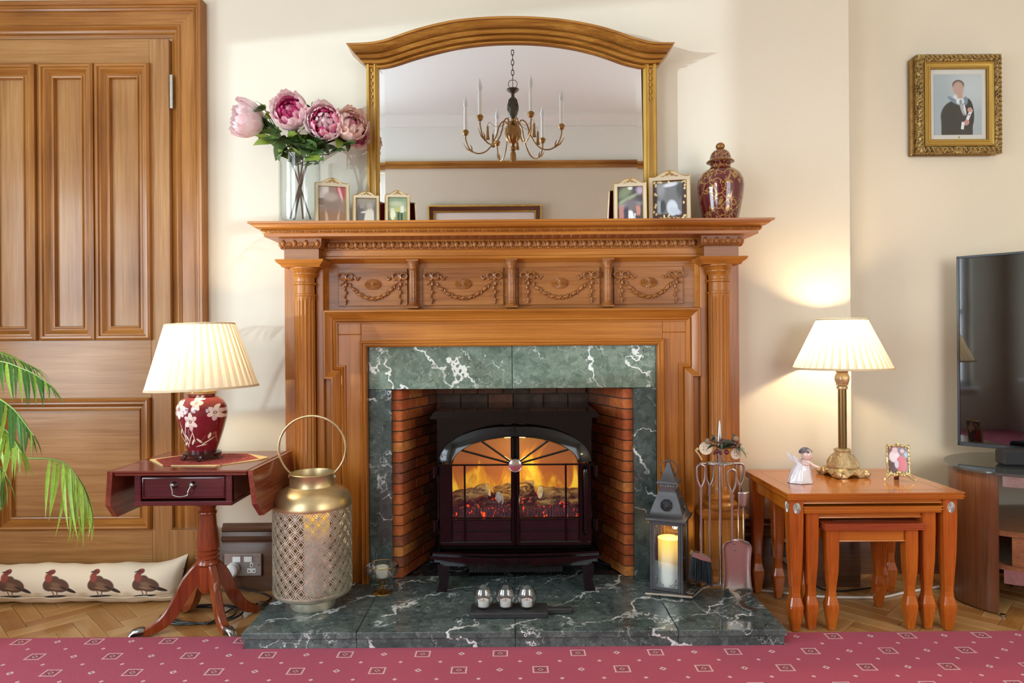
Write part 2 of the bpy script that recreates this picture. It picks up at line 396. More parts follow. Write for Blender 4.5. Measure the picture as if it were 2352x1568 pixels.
marble('slate_tile', (38, 42, 44), (24, 28, 30), (56, 62, 62), (150, 156, 156), 0.16, 2.2, 0.004, 5.5)
for i, c_ in enumerate([(192, 104, 48), (176, 88, 42), (150, 84, 52), (204, 128, 62), (124, 80, 58)]):
    plain('brick_%d' % i, c_, 0.75, noise=0.22, nscale=60, bump=0.5, bscale=160)
plain('mortar', (82, 70, 60), 0.9, noise=0.2, nscale=80)
plain('dark_brick', (86, 66, 50), 0.7, noise=0.35, nscale=30, bump=0.5, bscale=160)  # darker, more mottled brick for the back of the recess
plain('gloss_black', (5, 4, 5), 0.12, coat=.40, spec=.2)
plain('gloss_panel', (24, 13, 19), 0.18, coat=0.4, spec=.3)
plain('chrome', (210, 210, 210), 0.12, 1.0)
plain('brushed_steel', (190, 188, 182), 0.3, 1.0, noise=0.1, nscale=80)
plain('pewter', (150, 148, 140), 0.28, 1.0, noise=0.15, nscale=60)
plain('rosette_silver', (186, 182, 172), .35, .45)
plain('brass', (196, 160, 84), 0.25, 1.0, noise=0.12, nscale=40)
plain('antique_brass', (150, 118, 70), 0.32, 1.0, noise=0.25, nscale=60)
plain('white_plastic', (236, 236, 232), 0.35)
plain('black_plastic', (24, 24, 26), 0.4)
plain('cream_wax', (240, 232, 206), 0.5)
plain('white_wax', (246, 244, 240), 0.5)
glass('clear_glass'); glass('window_glass', refl=0.6)
plain('mirror_silver', (240, 241, 243), 0.0, 1.0)
# ================================================================== ROOM SHELL
def struct(name, mb, mat, parent=None, **k):
    o = mb.build(name, mat, parent, **k)
    if not parent: o['kind'] = 'structure'
    return o
# wall behind the fireplace, with the opening of the recess cut out, then the alcove to its right
OPX, OPZ = 0.452, 0.80
mb = MB()
mb.box(XL-.3, -OPX, YW, 3.05, 0, ZC); mb.box(OPX, XC, YW, 3.05, 0, ZC); mb.box(-OPX, OPX, YW, 3.05, OPZ, ZC)
mb.box(XC, XR+.3, YA, 3.05, 0, ZC); mb.box(-OPX, OPX, 2.97, 3.05, 0, OPZ)
struct('wall_front', mb, 'wall_cream', smooth=False)
mb = MB(); y0, y1, z0, z1 = WIN_L
mb.box(XL-.2, XL, YB-.2, y0, 0, ZC); mb.box(XL-.2, XL, y1, YW, 0, ZC); mb.box(XL-.2, XL, y0, y1, 0, z0); mb.box(XL-.2, XL, y0, y1, z1, ZC)
struct('wall_left', mb, 'wall_cream', smooth=False)
mb = MB(); mb.box(XR, XR+.2, YB-.2, YA, 0, ZC); struct('wall_right', mb, 'wall_cream', smooth=False)
mb = MB(); x0, x1, z0, z1 = WIN_BL; X0, X1, _, _ = WIN_FILL
mb.box(XL, x0, YB-.2, YB, 0, ZC); mb.box(x1, X0, YB-.2, YB, 0, ZC); mb.box(X1, XR, YB-.2, YB, 0, ZC)
for q0, q1 in ((x0, x1), (X0, X1)): mb.box(q0, q1, YB-.2, YB, 0, z0); mb.box(q0, q1, YB-.2, YB, z1, ZC)
struct('wall_back', mb, 'wall_cream', smooth=False)
mb = MB(); mb.box(XL-.3, XR+.3, YB-.3, 3.05, ZC, ZC+.1); struct('ceiling', mb, 'ceiling_white', smooth=False)
mb = MB(); prof = [(0, 0), (0.09, 0), (0.085, 0.02), (0.05, 0.03), (0.03, 0.06), (0.02, 0.085), (0, 0.09)]
mb.prism([(YB, ZC), (YB, ZC-.09), (YB+.02, ZC-.085), (YB+.03, ZC-.05), (YB+.06, ZC-.03), (YB+.085, ZC-.02), (YB+.09, ZC)], XL, XR, 'x')
struct('trim_1', mb, 'ceiling_white')
# frieze above the picture rail is painted white on the opposite wall
mb = MB(); mb.box(XL, XR, YB, YB+.004, 2.42, ZC-.09); struct('trim_2', mb, 'ceiling_white', smooth=False)
mb = MB(); mb.prism([(YB, 2.37), (YB+.018, 2.372), (YB+.022, 2.385), (YB+.016, 2.40), (YB+.03, 2.41), (YB+.032, 2.424), (YB, 2.43)], XL, XR, 'x')
struct('trim_3', mb, 'mirror_wood')
# windows off frame; the back right one is added for fill
def window(name, horiz, a0, a1, z0, z1, fixed, sgn):
    w = thing(name, None, None, (0, 0, 0), kind='structure')
    def bx(p, u0, u1, w0, w1, d0, d1):
        if horiz: p.box(u0, u1, fixed+sgn*d0, fixed+sgn*d1, w0, w1)
        else: p.box(fixed+sgn*d0, fixed+sgn*d1, u0, u1, w0, w1)
    f_ = MB()
    bx(f_, a0, a0+.06, z0, z1, .08, .14); bx(f_, a1-.06, a1, z0, z1, .08, .14); bx(f_, a0+.06, a1-.06, z0, z0+.06, .08, .14); bx(f_, a0+.06, a1-.06, z1-.06, z1, .08, .14)
    bx(f_, a0+.06, a1-.06, (z0+z1)/2-.025, (z0+z1)/2+.025, .08, .14); f_.build('window_frame', 'white_plastic', w, smooth=False)
    s_ = MB(); bx(s_, a0-.04, a1+.04, z0-.03, z0, -.06, .08); s_.build('window_sill', 'white_plastic', w, smooth=False)
    for (q0, q1) in ((z0+.06, (z0+z1)/2-.025), ((z0+z1)/2+.025, z1-.06)):
        g = MB(); bx(g, a0+.06, a1-.06, q0, q1, .108, .112); g.build('pane', 'window_glass', w, smooth=False)
window('window_1', False, WIN_L[0], WIN_L[1], WIN_L[2], WIN_L[3], XL, -1)
window('window_2', True, *WIN_BL, YB, -1)
window('window_fill', True, *WIN_FILL, YB, -1)
# ------------------------------------------------------------------ floor with herringbone blocks
mb = MB(); mb.box(XL-.3, XR+.3, YB-.3, 3.05, -.12, -.012)
floor = struct('floor', mb, 'skirting_brown', smooth=False)
L_, W_ = 0.232, 0.058
base_blocks = []
for i in range(4):
    q = MB(); q.rbox(-L_/2+.0005, L_/2-.0005, -W_/2+.0005, W_/2-.0005, -.012, 0.0, 0.0012)
    o = q.build('wood_block', 'parquet_%d' % i, floor, smooth=False); base_blocks.append(o)
used = 0; rnd = random.Random(3)
for o in base_blocks: o.hide_render = False
spots = []
ang = R(45)
for i in range(-40, 40):
    for j in range(-40, 40):
        for k in range(2):
            # herringbone lattice in its own frame
            cx = i*W_+j*L_; cy = i*W_-j*0+0
            # standard herringbone: horizontal block at (i*W + 2jL..)
            if k == 0: u, v, r = i*W_+j*2*L_+L_/2, i*W_+W_/2, 0
            else: u, v, r = i*W_+j*2*L_-W_/2+0*L_, i*W_+L_/2-0*W_, pi/2
            x = u*cos(ang)-v*sin(ang); y = u*sin(ang)+v*cos(ang)
            spots.append((x, y+2.3, r+ang))
seen = set(); place = []
for (x, y, r) in spots:
    vis = (2.08 < y < 2.72 and (-2.1 < x < -0.78)) or (2.08 < y < 2.84 and 0.78 < x < 2.25)
    if not vis: continue
    key = (round(x, 3), round(y, 3), round(r, 2))
    if key in seen: continue
    seen.add(key); place.append((x, y, r))
for (x, y, r) in place:
    src = base_blocks[rnd.choice((0, 0, 1, 2, 2, 3))]
    c = src.copy(); COL.objects.link(c); c.parent = floor
    c.location = (x, y, rnd.uniform(-.0006, 0.0)); c.rotation_euler = (0, 0, r)
for o in base_blocks: bpy.data.objects.remove(o)
print('floor blocks', len(place))
# ------------------------------------------------------------------ carpet
m, n, p = newmat('carpet'); b = NB(n)
sp = b.node('ShaderNodeSeparateXYZ'); b.link(b.coord('Object'), sp.inputs[0])
SX, SY = 0.2335, 0.205
def cell(u0, v0, sx, sy):
    """distance coords inside a repeated cell centred at (u0,v0)"""
    U = b.math('SUBTRACT', b.math('FRACT', b.math('ADD', b.math('DIVIDE', b.math('SUBTRACT', sp.outputs[0], u0), sx), 0.5)), 0.5)
    V = b.math('SUBTRACT', b.math('FRACT', b.math('ADD', b.math('DIVIDE', b.math('SUBTRACT', sp.outputs[1], v0), sy), 0.5)), 0.5)
    return b.math('ABSOLUTE', b.math('MULTIPLY', U, sx)), b.math('ABSOLUTE', b.math('MULTIPLY', V, sy))
def sq(U, V, hu, hv): return b.math('LESS_THAN', b.math('MAXIMUM', b.math('DIVIDE', U, hu), b.math('DIVIDE', V, hv)), 1.0)
noisy = b.noise(b.coord('Object'), 420, 2, 0.6)
base = b.mix(b.rng(b.noise(b.coord('Object'), 500, 3, 0.7), 0.3, 0.7), lin((164, 48, 68)), lin((208, 88, 108)))
c = base
def put(c, mask, col): return b.mix(b.math('MULTIPLY', mask, b.rng(noisy, 0.22, 0.42)), c, lin(col))
for (u0, v0) in ((-1.443, 2.055), (-1.443+SX/2, 2.055-SY/2)):
    U, V = cell(u0, v0, SX, SY)
    c = put(c, sq(U, V, .023, .020), (236, 206, 200)); c = put(c, sq(U, V, .0185, .0158), (184, 60, 78))
    dia = b.math('LESS_THAN', b.math('ADD', U, V), .016); c = put(c, dia, (120, 38, 54))
    dia2 = b.math('LESS_THAN', b.math('ADD', U, V), .010); c = put(c, dia2, (222, 160, 140))
    dia3 = b.math('LESS_THAN', b.math('ADD', U, V), .0045); c = put(c, dia3, (70, 20, 34))
    U, V = cell(u0+SX/2, v0, SX, SY)
    c = put(c, b.math('LESS_THAN', b.math('ADD', U, V), .011), (240, 206, 200)); c = put(c, b.math('LESS_THAN', b.math('ADD', U, V), .004), (120, 40, 50))
for dv in (SY/4, -SY/4):
    U, V = cell(-1.443+SX/4, 2.055+dv, SX/2, SY)
    c = put(c, b.math('LESS_THAN', b.math('ADD', U, V), .0070), (240, 206, 200))
b.link(c, p.inputs['Base Color']); p.inputs['Roughness'].default_value = 0.95; p.inputs['Specular IOR Level'].default_value = 0.1
p.inputs['Sheen Weight'].default_value = 0.25; p.inputs['Sheen Roughness'].default_value = 0.6; p.inputs['Sheen Tint'].default_value = (0.9, 0.6, 0.8, 1)
b.link(b.bump(b.noise(b.coord('Object'), 380, 3, 0.7), 0.9, 0.004), p.inputs['Normal'])
mb = MB(); HF = 2.106; HX = 0.834; CE = 2.19
def carpet_edge(x): return CE+0.002*sin(x*9)
pts = [(XL, YB), (XR, YB), (XR, CE), (HX, CE), (HX, HF-.005), (-HX, HF-.005), (-HX, CE), (XL, CE)]
bm = bmesh.new(); vs = [bm.verts.new((x, y, 0.001)) for x, y in pts]; f_ = bm.faces.new(vs)
r_ = bmesh.ops.extrude_face_region(bm, geom=[f_]); bmesh.ops.translate(bm, verts=[v for v in r_['geom'] if isinstance(v, bmesh.types.BMVert)], vec=(0, 0, .011))
tops = [e for e in bm.edges if all(v.co.z > .01 for v in e.verts)]
bmesh.ops.bevel(bm, geom=tops, offset=.005, segments=3, affect='EDGES', profile=.6)
mb.bm(bm); carpet = mb.build('carpet', 'carpet', sharp=60)
tag(carpet, 'rose red fitted carpet with small cream square and diamond motifs', 'carpet')
# ------------------------------------------------------------------ skirting boards
SK = [(0, 0), (-.022, 0), (-.022, .175), (-.018, .182), (-.018, .190), (-.026, .196), (-.026, .204), (-.018, .21), (-.014, .225), (-.022, .232), (-.022, .240), (-.012, .247), (-.008, .257), (0, .257)]
mb = MB(); mb.prism([(YW+y, z) for y, z in SK], -1.12, -.852, 'x'); struct('baseboard_left', mb, 'skirting_brown')
mb = MB(); mb.prism([(YW+y, z) for y, z in SK], .852, XC+.02, 'x')
mb.prism([(YA+y, z) for y, z in SK], XC+.0, XR, 'x'); struct('baseboard_right', mb, 'skirting_brown')
# ------------------------------------------------------------------ door (far left) and its architrave
DX1 = -1.305; DX0 = -2.30; DZ = 2.122; DY = 2.615
AO = -1.172; ATZ = 2.262
door = thing('door_1', None, None, (DX1, DY, 0), kind='structure')
def sheet(x0, x1, z0, z1, mat, name, y=DY, par=None):
    q = MB(); q.rbox(x0, x1, y, y+.03, z0, z1, .0015); return q.build(name, mat, par or door)
def px_x(px, D=DY): return (px-1176)*D/F
def px_z(py, px=230, D=DY): return PX(px, py, D).z
SX1 = PX(345, 460, DY).x       # right side of the right panel
zt, zb = px_z(150), px_z(778)
zt2, zb2 = px_z(916), px_z(1212)
panels = [(PX(225, 460, DY).x, SX1), (PX(97, 460, DY).x, PX(217, 460, DY).x), (PX(-35, 460, DY).x, PX(83, 460, DY).x), (PX(-165, 460, DY).x, PX(-47, 460, DY).x)]
lo = [(PX(2, 1060, DY).x, PX(346, 1060, DY).x), (PX(-345, 1060, DY).x, PX(-40, 1060, DY).x)]
sheet(SX1, DX1-.002, .012, DZ-.003, 'door_wood', 'stile')
sheet(DX0, panels[3][0], .012, DZ-.003, 'door_wood', 'stile')
sheet(panels[3][0], SX1, zt, DZ-.003, 'door_wood_x', 'rail')
sheet(panels[3][0], SX1, zt2, zb, 'door_wood_x', 'rail')
sheet(panels[3][0], SX1, .012, zb2, 'door_wood_x', 'rail')
for k in range(3): sheet(panels[k+1][1], panels[k][0], zb, zt, 'door_wood', 'muntin')
sheet(lo[1][1], lo[0][0], zb2, zt2, 'door_wood', 'muntin')
# raised bolection moulding and sunk field, mitred
BOL = [(0.006, 0), (0.004, .014), (-.003, .020), (-.010, .019), (-.013, .013), (-.020, .014), (-.028, .004), (-.034, -.002), (-.040, -.001), (-.043, .004), (-.047, .003), (-.050, -.010)]
def panel(x0, x1, z0, z1, w=1.0, fieldmat='door_wood'):
    q = MB(); q.box(x0-.001, x1+.001, DY+.012, DY+.024, z0-.001, z1+.001); pn = q.build('panel', fieldmat, door, smooth=False)
    pr = [(-o*w, d) for o, d in BOL]
    for (pa, pb, mt, na, nb) in (((x0, z0), (x1, z0), 'door_mould_x', 1, 1), ((x1, z0), (x1, z1), 'door_mould', 1, 1), ((x1, z1), (x0, z1), 'door_mould_x', 1, 1), ((x0, z1), (x0, z0), 'door_mould', 1, 1)):
        q = MB(); pa = Vector(pa); pb = Vector(pb); t = (pb-pa).normalized(); nn = Vector((-t.y, t.x))
        ra = [pa+nn*o+t*o for o, d in pr]; rb = [pb+nn*o-t*o for o, d in pr]; k = len(pr)
        vs = [(v.x, DY-pr[i][1], v.y) for i, v in enumerate(ra)]+[(v.x, DY-pr[i][1], v.y) for i, v in enumerate(rb)]
        q.add(vs, [(i, i+1, k+i+1, k+i) for i in range(k-1)]); q.build('moulding', mt, pn)
for (a, c_) in panels: panel(a, c_, zb, zt, 1.0)
for (a, c_) in lo: panel(a, c_, zb2, zt2, 0.9, 'door_wood_x')
q = MB(); q.rbox(PX(391, 210, DY).x, PX(398, 210, DY).x, DY-.006, DY+.002, px_z(250, 394), px_z(172, 394), .001)
q.build('hinge', 'brushed_steel', door)
q = MB(); hx = PX(-14, 828, DY).x; hz = px_z(828, 0)
q.rbox(hx-.02, hx+.02, DY-.004, DY, hz-.06, hz+.03, .002); q.tube([(hx, DY, hz), (hx, DY-.045, hz), (hx+.005, DY-.05, hz), (hx+.03, DY-.05, hz), (hx+.036, DY-.048, hz)], .008, 10)
q.build('door_handle', 'brushed_steel', door)
# architrave: stepped profile measured from the outer edge inwards
ARC_ = [(0, 0), (0, .040), (.004, .046), (.012, .047), (.018, .042), (.020, .034), (.026, .033), (.032, .037), (.038, .033), (.040, .027), (.088, .024), (.092, .029), (.098, .031), (.103, .026), (.106, .020), (.112, .019), (.118, .014), (.120, .009), (.133, .006), (.135, -.02)]
arch = thing('trim_4', None, None, (AO, YW, 0), kind='structure')
q = MB(); zpl = .245
pr = ARC_; Y0 = YW
def archpiece(pa, pb, ma, mb_, mat):
    q = MB(); k = len(pr); pa = Vector(pa); pb = Vector(pb); t = (pb-pa).normalized(); nn = Vector((-t.y, t.x))
    vs = []
    for (P_, mm, sg) in ((pa, ma, 1), (pb, mb_, -1)):
        for o, d in pr: v = P_+nn*o+t*(o*mm*sg); vs.append((v.x, Y0-d, v.y))
    q.add(vs, [(i, i+1, k+i+1, k+i) for i in range(k-1)]+[tuple(range(k)), tuple(reversed(range(k, 2*k)))]); q.build('architrave', mat, arch)
archpiece((AO, zpl), (AO, ATZ), 0, 1, 'door_mould'); archpiece((AO, ATZ), (DX0-.135, ATZ), 1, 1, 'door_mould_x')
archpiece((DX0-.135, ATZ), (DX0-.135, zpl), 1, 0, 'door_mould')
q = MB(); q.rbox(-1.308, AO+.03, YW-.056, YW, 0.0, zpl, .003); q.build('plinth_block', 'door_wood', arch)
# ================================================================== MANTELPIECE
HZ = 0.06
man = thing('fireplace_mantel', 'carved honey pine fireplace surround with fluted columns and swag panels', 'fireplace', (0, YW, HZ))
def wb(name, x0, x1, y0, y1, z0, z1, mat='pine', r=.002, par=None):
    q = MB(); q.rbox(x0, x1, y0, y1, z0, z1, r); return q.build(name, mat, par or man, smooth=False)
SH = [(2.37, 1.374, .916)]
# backing stiles
for s in (-1, 1):
    wb('side_stile', s*.700, s*.847, 2.545, YW, HZ, 1.327)
    wb('inner_stile', s*.694, s*.722, 2.515, 2.545, HZ, 1.262)
    wb('inner_stile', s*.650, s*.7, 2.532, 2.546, HZ, .83)
# flat frame boards round the marble
for s in (-1, 1): wb('frame_board', s*.559, s*.66, 2.530, 2.56, HZ, .98, 'pine')
wb('frame_board', -.559, .559, 2.530, 2.56, .950, 1.04, 'pine_x')
for s in (-1, 1): wb('frame_board', s*.5595, s*.66, 2.530, 2.56, .9802, 1.04, 'pine')
# inner moulding (round the marble)
IN = [(0, 0), (0, .012), (.004, .017), (.009, .016), (.012, .010), (.015, .010), (.019, .013), (.023, .009), (.025, -.015)]
q = MB(); q.sweep([(.562, HZ), (.562, .957), (-.562, .957), (-.562, HZ)], IN, 2.530, bygrain=True); q.build('inner_moulding', ['pine_x', 'pine'], man)
# eared outer band: mitred path, offset is to the left of travel = inwards going up the right side
BAND = [(0, -.02), (0, .018), (.003, .022), (.007, .022), (.009, .019), (.030, .008), (.033, .004), (.036, .010), (.040, .012), (.044, .008), (.046, .003), (.049, .003), (.051, -.01)]
q = MB(); q.sweep([(.666, HZ), (.666, .816), (.694, .816), (.694, 1.070), (-.694, 1.070), (-.694, .816), (-.666, .816), (-.666, HZ)], BAND, 2.525, bygrain=True)
q.build('eared_moulding', ['pine_x', 'pine'], man)
# frieze board and raised panels
wb('frieze_board', -.722, .722, 2.552, YW, 1.030, 1.300, 'pine_carved')
q = MB(); q.sweep([(.70, 1.07), (.70, 1.262), (-.70, 1.262), (-.70, 1.07)], [(0, 0), (0, .02), (.006, .022), (.012, .012), (.016, .004), (.018, -.004)], 2.552); q.build('frieze_moulding', 'pine_x', man)
FD = 2.55
PAN = [(776, 940), (970, 1160), (1190, 1381), (1408, 1572)]
def leaflet(q, x, z, ang, l, w, y, h=.006):
    M = Matrix.Translation((x, y, z)) @ Matrix.Rotation(-ang, 4, 'Y')
    q.ball((0, 0, 0), (l, h, w), 8, 6, None)
    n = 8*5+2
    for i in range(len(q.v)-n, len(q.v)): q.v[i] = tuple(M @ Vector(q.v[i]))
for (pa, pb) in PAN:
    x0 = (pa-1176)*FD/F; x1 = (pb-1176)*FD/F; xc = (x0+x1)/2; hw = (x1-x0)/2
    py_ = FD-.004
    pn = wb('swag_panel', x0+.004, x1-.004, FD-.004, FD+.004, 1.086, 1.226, 'pine_carved', .0015)
    q = MB(); mx, mz = xc, 1.166      # fluted oval medallion
    def rf(a, i, r): return r
    nf = 24; vs = []; fs = []
    rings = [(1.0, .0), (.97, .006), (.62, .0085), (.25, .0075), (.22, .010), (.0, .011)]
    for (k, h) in rings:
        for j in range(nf*2):
            a = 2*pi*j/(nf*2); d = .0022 if (j % 2 and .3 < k < .99) else 0
            vs.append((mx+.031*k*cos(a), py_-h+d, mz+.020*k*sin(a)))
    N = nf*2
    for i in range(len(rings)-1):
        for j in range(N): fs.append((i*N+j, i*N+(j+1) % N, (i+1)*N+(j+1) % N, (i+1)*N+j))
    q.add(vs, fs); q.build('medallion', 'pine_carved', pn, sharp=15)
    for s in (-1, 1):   # ribbon bow with tails and a drop of husks
        bx = xc+s*hw*.76; bz = 1.183; q = MB()
        for t in (-1, 1):
            lp = [(bx, py_-.004, bz)]+[(bx+t*(.0145+.0130*cos(a)), py_-.007, bz+.013+.0115*sin(a)) for a in [pi*(1.15 if t > 0 else -.15)+t*(-1)*2*pi*k/10*.95 for k in range(11)]]+[(bx, py_-.005, bz)]
            q.tube(lp, .0040, 6, flat=.8)
        q.ball((bx, py_-.006, bz), (.006, .006, .006), 8, 6)
        tl = [(bx-s*(.006+.050*k/12), py_-.004-.002*sin(k), bz+.003+.0055*sin(k*1.25)+.002*(k/12)) for k in range(13)]
        q.tube(tl, [.0044]*12+[.0024], 6, flat=.6)
        tl = [(bx+s*(.004+.016*k/5), py_-.004, bz-.006-.014*k/5+.002*sin(k*2)) for k in range(6)]
        q.tube(tl, .003, 6, flat=.6); q.build('ribbon_bow', 'pine_carved', pn)
        q = MB()
        for k in range(5):
            leaflet(q, bx+(.003*(-1)**k), bz-.016-.0155*k, pi/2, .0100-.0008*k, .0056-.0004*k, py_-.004, .007)
        q.tube([(bx, py_-.002, bz), (bx, py_-.003, bz-.085)], .0016, 6); q.ball((bx, py_-.004, bz-.087), (.0042, .005, .006), 8, 6)
        q.build('husk_drop', 'pine_carved', pn)
    q = MB(); X0 = xc-hw*.70; X1 = xc+hw*.70; pts = []
    for k in range(17):
        t = k/16; x = lerp(X0, X1, t); z = 1.175-.062*(1-(2*t-1)**2); pts.append((x, py_-.003, z))
    q.tube(pts, .0018, 6)
    for k in range(1, 16):
        x, y, z = pts[k]; dx = pts[min(16, k+1)][0]-pts[k-1][0]; dz = pts[min(16, k+1)][2]-pts[k-1][2]; a = atan2(dz, dx)
        if k % 2 == 0: leaflet(q, x, z, a+.25, .0115, .0070, y-.001, .008)
        else: leaflet(q, x, z+.004, a-.6, .0085, .0034, y, .006); leaflet(q, x, z-.004, a+.6, .0085, .0034, y, .006)
    q.ball((xc, py_-.004, 1.113), (.008, .007, .0075), 10, 7); q.build('garland_swag', 'pine_carved', pn)
# colonnettes
def flute(n, d):
    def rf(a, i, r): return r
    return rf
def fluted_shaft(q, c, r, z0, z1, n=12, depth=.14, taper=1.0, M=None):
    seg = n*6; prof = [(r*taper*1.0, 0), (r, 0)]
    rows = [(z0, 0), (z0+.02*(z1-z0), 0), (z0+.03*(z1-z0), 1), (z1-.03*(z1-z0), 1), (z1-.02*(z1-z0), 0), (z1, 0)]
    vs = []; fs = []
    for (z, on) in rows:
        for j in range(seg):
            a = 2*pi*j/seg; k = j % 6; d = {0: 0, 1: .35, 2: .9, 3: 1.0, 4: .9, 5: .35}[k]*depth*on
            rr = r*(1-d)*lerp(1, taper, (z-z0)/(z1-z0)); vs.append((c[0]+rr*cos(a), c[1]+rr*sin(a), z))
    for i in range(len(rows)-1):
        for j in range(seg): fs.append((i*seg+j, i*seg+(j+1) % seg, (i+1)*seg+(j+1) % seg, (i+1)*seg+j))
    q.add(vs, fs)
for px in (950, 1176, 1397):
    x = (px-1176)*2.535/F; c = (x, 2.535); q = MB()
    q.rbox(x-.022, x+.022, 2.513, 2.557, 1.075, 1.083, .001); q.rbox(x-.022, x+.022, 2.513, 2.557, 1.248, 1.256, .001)
    q.lathe([(.019, 1.083), (.0205, 1.086), (.019, 1.090), (.0155, 1.092), (.0165, 1.096), (.0145, 1.099)], (x, 2.535, 0), 20)
    q.lathe([(.0145, 1.216), (.016, 1.219), (.0145, 1.222), (.0145, 1.230), (.017, 1.234), (.0165, 1.238), (.020, 1.245), (.0205, 1.248)], (x, 2.535, 0), 20)
    fluted_shaft(q, c, .0148, 1.097, 1.218, 10, .16); q.build('colonnette', 'pine_carved', man, sharp=40)
# entablature: fascia, cyma under, egg and dart band, breakfronts over the columns
def mould(name, x0, x1, y, prof, mat='pine_x'):
    q = MB(); q.prism([(y-d, z) for d, z in prof], x0, x1, 'x'); return q.build(name, mat, man)
mould('fascia', -.700, .700, 2.552, [(-.05, 1.256), (.030, 1.256), (.034, 1.260), (.034, 1.266), (.028, 1.270), (.028, 1.290), (.034, 1.291), (.034, 1.327), (-.05, 1.327)])
def returned(name, x0, x1, yb, prof, mat='pine_x'):
    """moulding running round a projecting block: left return, front, right return (prof = (projection, z))"""
    q = MB(); vs = []; k = len(prof)
    for (sx, sy, bx) in ((-1, 0, x0), (-1, 1, x0), (1, 1, x1), (1, 0, x1)):
        for d, z in prof: vs.append((bx+sx*d, (yb[1]-d) if sy else yb[0], z))
    fs = [(i*k+j, i*k+j+1, (i+1)*k+j+1, (i+1)*k+j) for i in range(3) for j in range(k-1)]
    fs += [(0, k, 2*k, 3*k), (k-1, 2*k-1, 3*k-1, 4*k-1)]
    q.add(vs, fs); return q.build(name, mat, man)
for s in (-1, 1):
    a, c_ = sorted((s*.697, s*.822))
    returned('entablature_block', a, c_, (YW, 2.470), [(-.0, 1.248), (0, 1.290), (.006, 1.291), (.012, 1.300), (.014, 1.327)], 'pine_carved')
    returned('capital_slab', a-.004, c_+.004, (YW, 2.458), [(-.006, 1.222), (.002, 1.224), (.004, 1.230), (.012, 1.236), (.018, 1.242), (.020, 1.250), (-.01, 1.252)])
# cornice shelf
CORN = [(0, 1.3265), (.058, 1.327), (.058, 1.337), (.062, 1.338), (.068, 1.345), (.064, 1.350), (.070, 1.351), (.078, 1.353), (.086, 1.358), (.090, 1.3635), (.090, 1.366), (.1, 1.3665), (.1, 1.374), (0, 1.374)]
SX, SYF = .816, 2.47
q = MB(); vs = []; k = len(CORN)
for (sx, sy) in ((-1, 0), (-1, 1), (1, 1), (1, 0)):
    for d, z in CORN: vs.append((sx*(SX+d), (SYF-d) if sy else YW, z))
fs = [(i*k+j, i*k+j+1, (i+1)*k+j+1, (i+1)*k+j) for i in range(3) for j in range(k-1)]+[(0, k, 2*k, 3*k), tuple(x-1 for x in (k, 2*k, 3*k, 4*k))]
q.add(vs, fs); q.build('mantel_shelf', 'pine_x', man)
# soffit board
wb('soffit', -.874, .874, 2.412, YW, 1.3262, 1.3272, 'pine_x', .0003)
# bead and reel strip: single beads and reels
yb = 2.4055
q = MB()
for t in range(4): q.ball(((t-1.5)*.0068, 0, 1.3435), (.0026, .0045, .0052), 6, 5)
reel0 = q.build('reel', 'pine_carved', man)
q = MB(); q.ball((0, 0, 1.3435), (.0085, .004, .0042), 8, 6); q.ball((-.010, 0, 1.3435), (.002, .0035, .0035), 6, 4); q.ball((.010, 0, 1.3435), (.002, .0035, .0035), 6, 4)
bead0 = q.build('bead', 'pine_carved', man)
def put_at(src, x, y, rz):
    c = src.copy(); COL.objects.link(c); c.parent = man; oy = OFF['fireplace_mantel'].y
    c.matrix_local = Matrix.Translation((x, y-oy, 0)) @ Matrix.Rotation(rz, 4, 'Z') @ Matrix.Translation((0, oy, 0))
n = 73
for i in range(n): put_at((bead0, reel0)[i % 2], -.864+i*(1.728/(n-1)), yb, 0)
for s in (-1, 1):
    for i in range(7): put_at((reel0, bead0)[i % 2], s*.880, 2.424+i*.024, pi/2)
bpy.data.objects.remove(reel0); bpy.data.objects.remove(bead0)
# egg and dart
EGG0 = MB(); EGG0.ball((0, 0, 0), (.0095, .010, .0125), 10, 8)
def egg_piece():
    q = MB(); q.ball((0, -.004, 1.309), (.0088, .0088, .0125), 12, 8)
    for s in (-1, 1): q.tube([(s*.011, 0.0, 1.322), (s*.0125, -.003, 1.310), (s*.009, -.003, 1.298), (s*.003, -.002, 1.292)], [.0022, .0026, .0022, .0016], 6)
    return q
def dart_piece():
    q = MB()
    for a in (-60, -30, 0, 30, 60): q.tube([(sin(R(a))*.002, -.003, 1.321), (sin(R(a))*.0095, -.006, 1.321-.023*cos(R(a)*.5))], [.0012, .0030], 6)
    for t in (-1, 0, 1): q.ball((t*.0062, -.004, 1.2955), (.0026, .003, .003), 6, 5)
    return q
egg = egg_piece().build('egg', 'pine_carved', man); dart = dart_piece().build('dart', 'pine_carved', man)
off = OFF['fireplace_mantel']
def put_ed(x, y, i, rz=0):
    src = egg if i % 2 == 0 else dart; c = src.copy(); COL.objects.link(c); c.parent = man
    # meshes are in root-local coords; move by (x, y) in world
    c.matrix_local = Matrix.Translation((x, y-off.y, 0)) @ Matrix.Rotation(rz, 4, 'Z') @ Matrix.Translation(Vector((0, off.y, 0)))
    return c
n = 81
for i in range(n): put_ed(-.672+i*(1.344/(n-1)), 2.518, i)
for s in (-1, 1):
    for i in range(7): put_ed(s*.7595+(i-3)*.0205, 2.462, i)
    for i in range(5): put_ed(s*.7595+s*.075, 2.485+i*.02, i, s*pi/2)
bpy.data.objects.remove(egg); bpy.data.objects.remove(dart)
q = MB(); q.box(-.7, .7, 2.516, 2.53, 1.2915, 1.3262); q.build('egg_band_ground', 'pine_x', man, smooth=False)
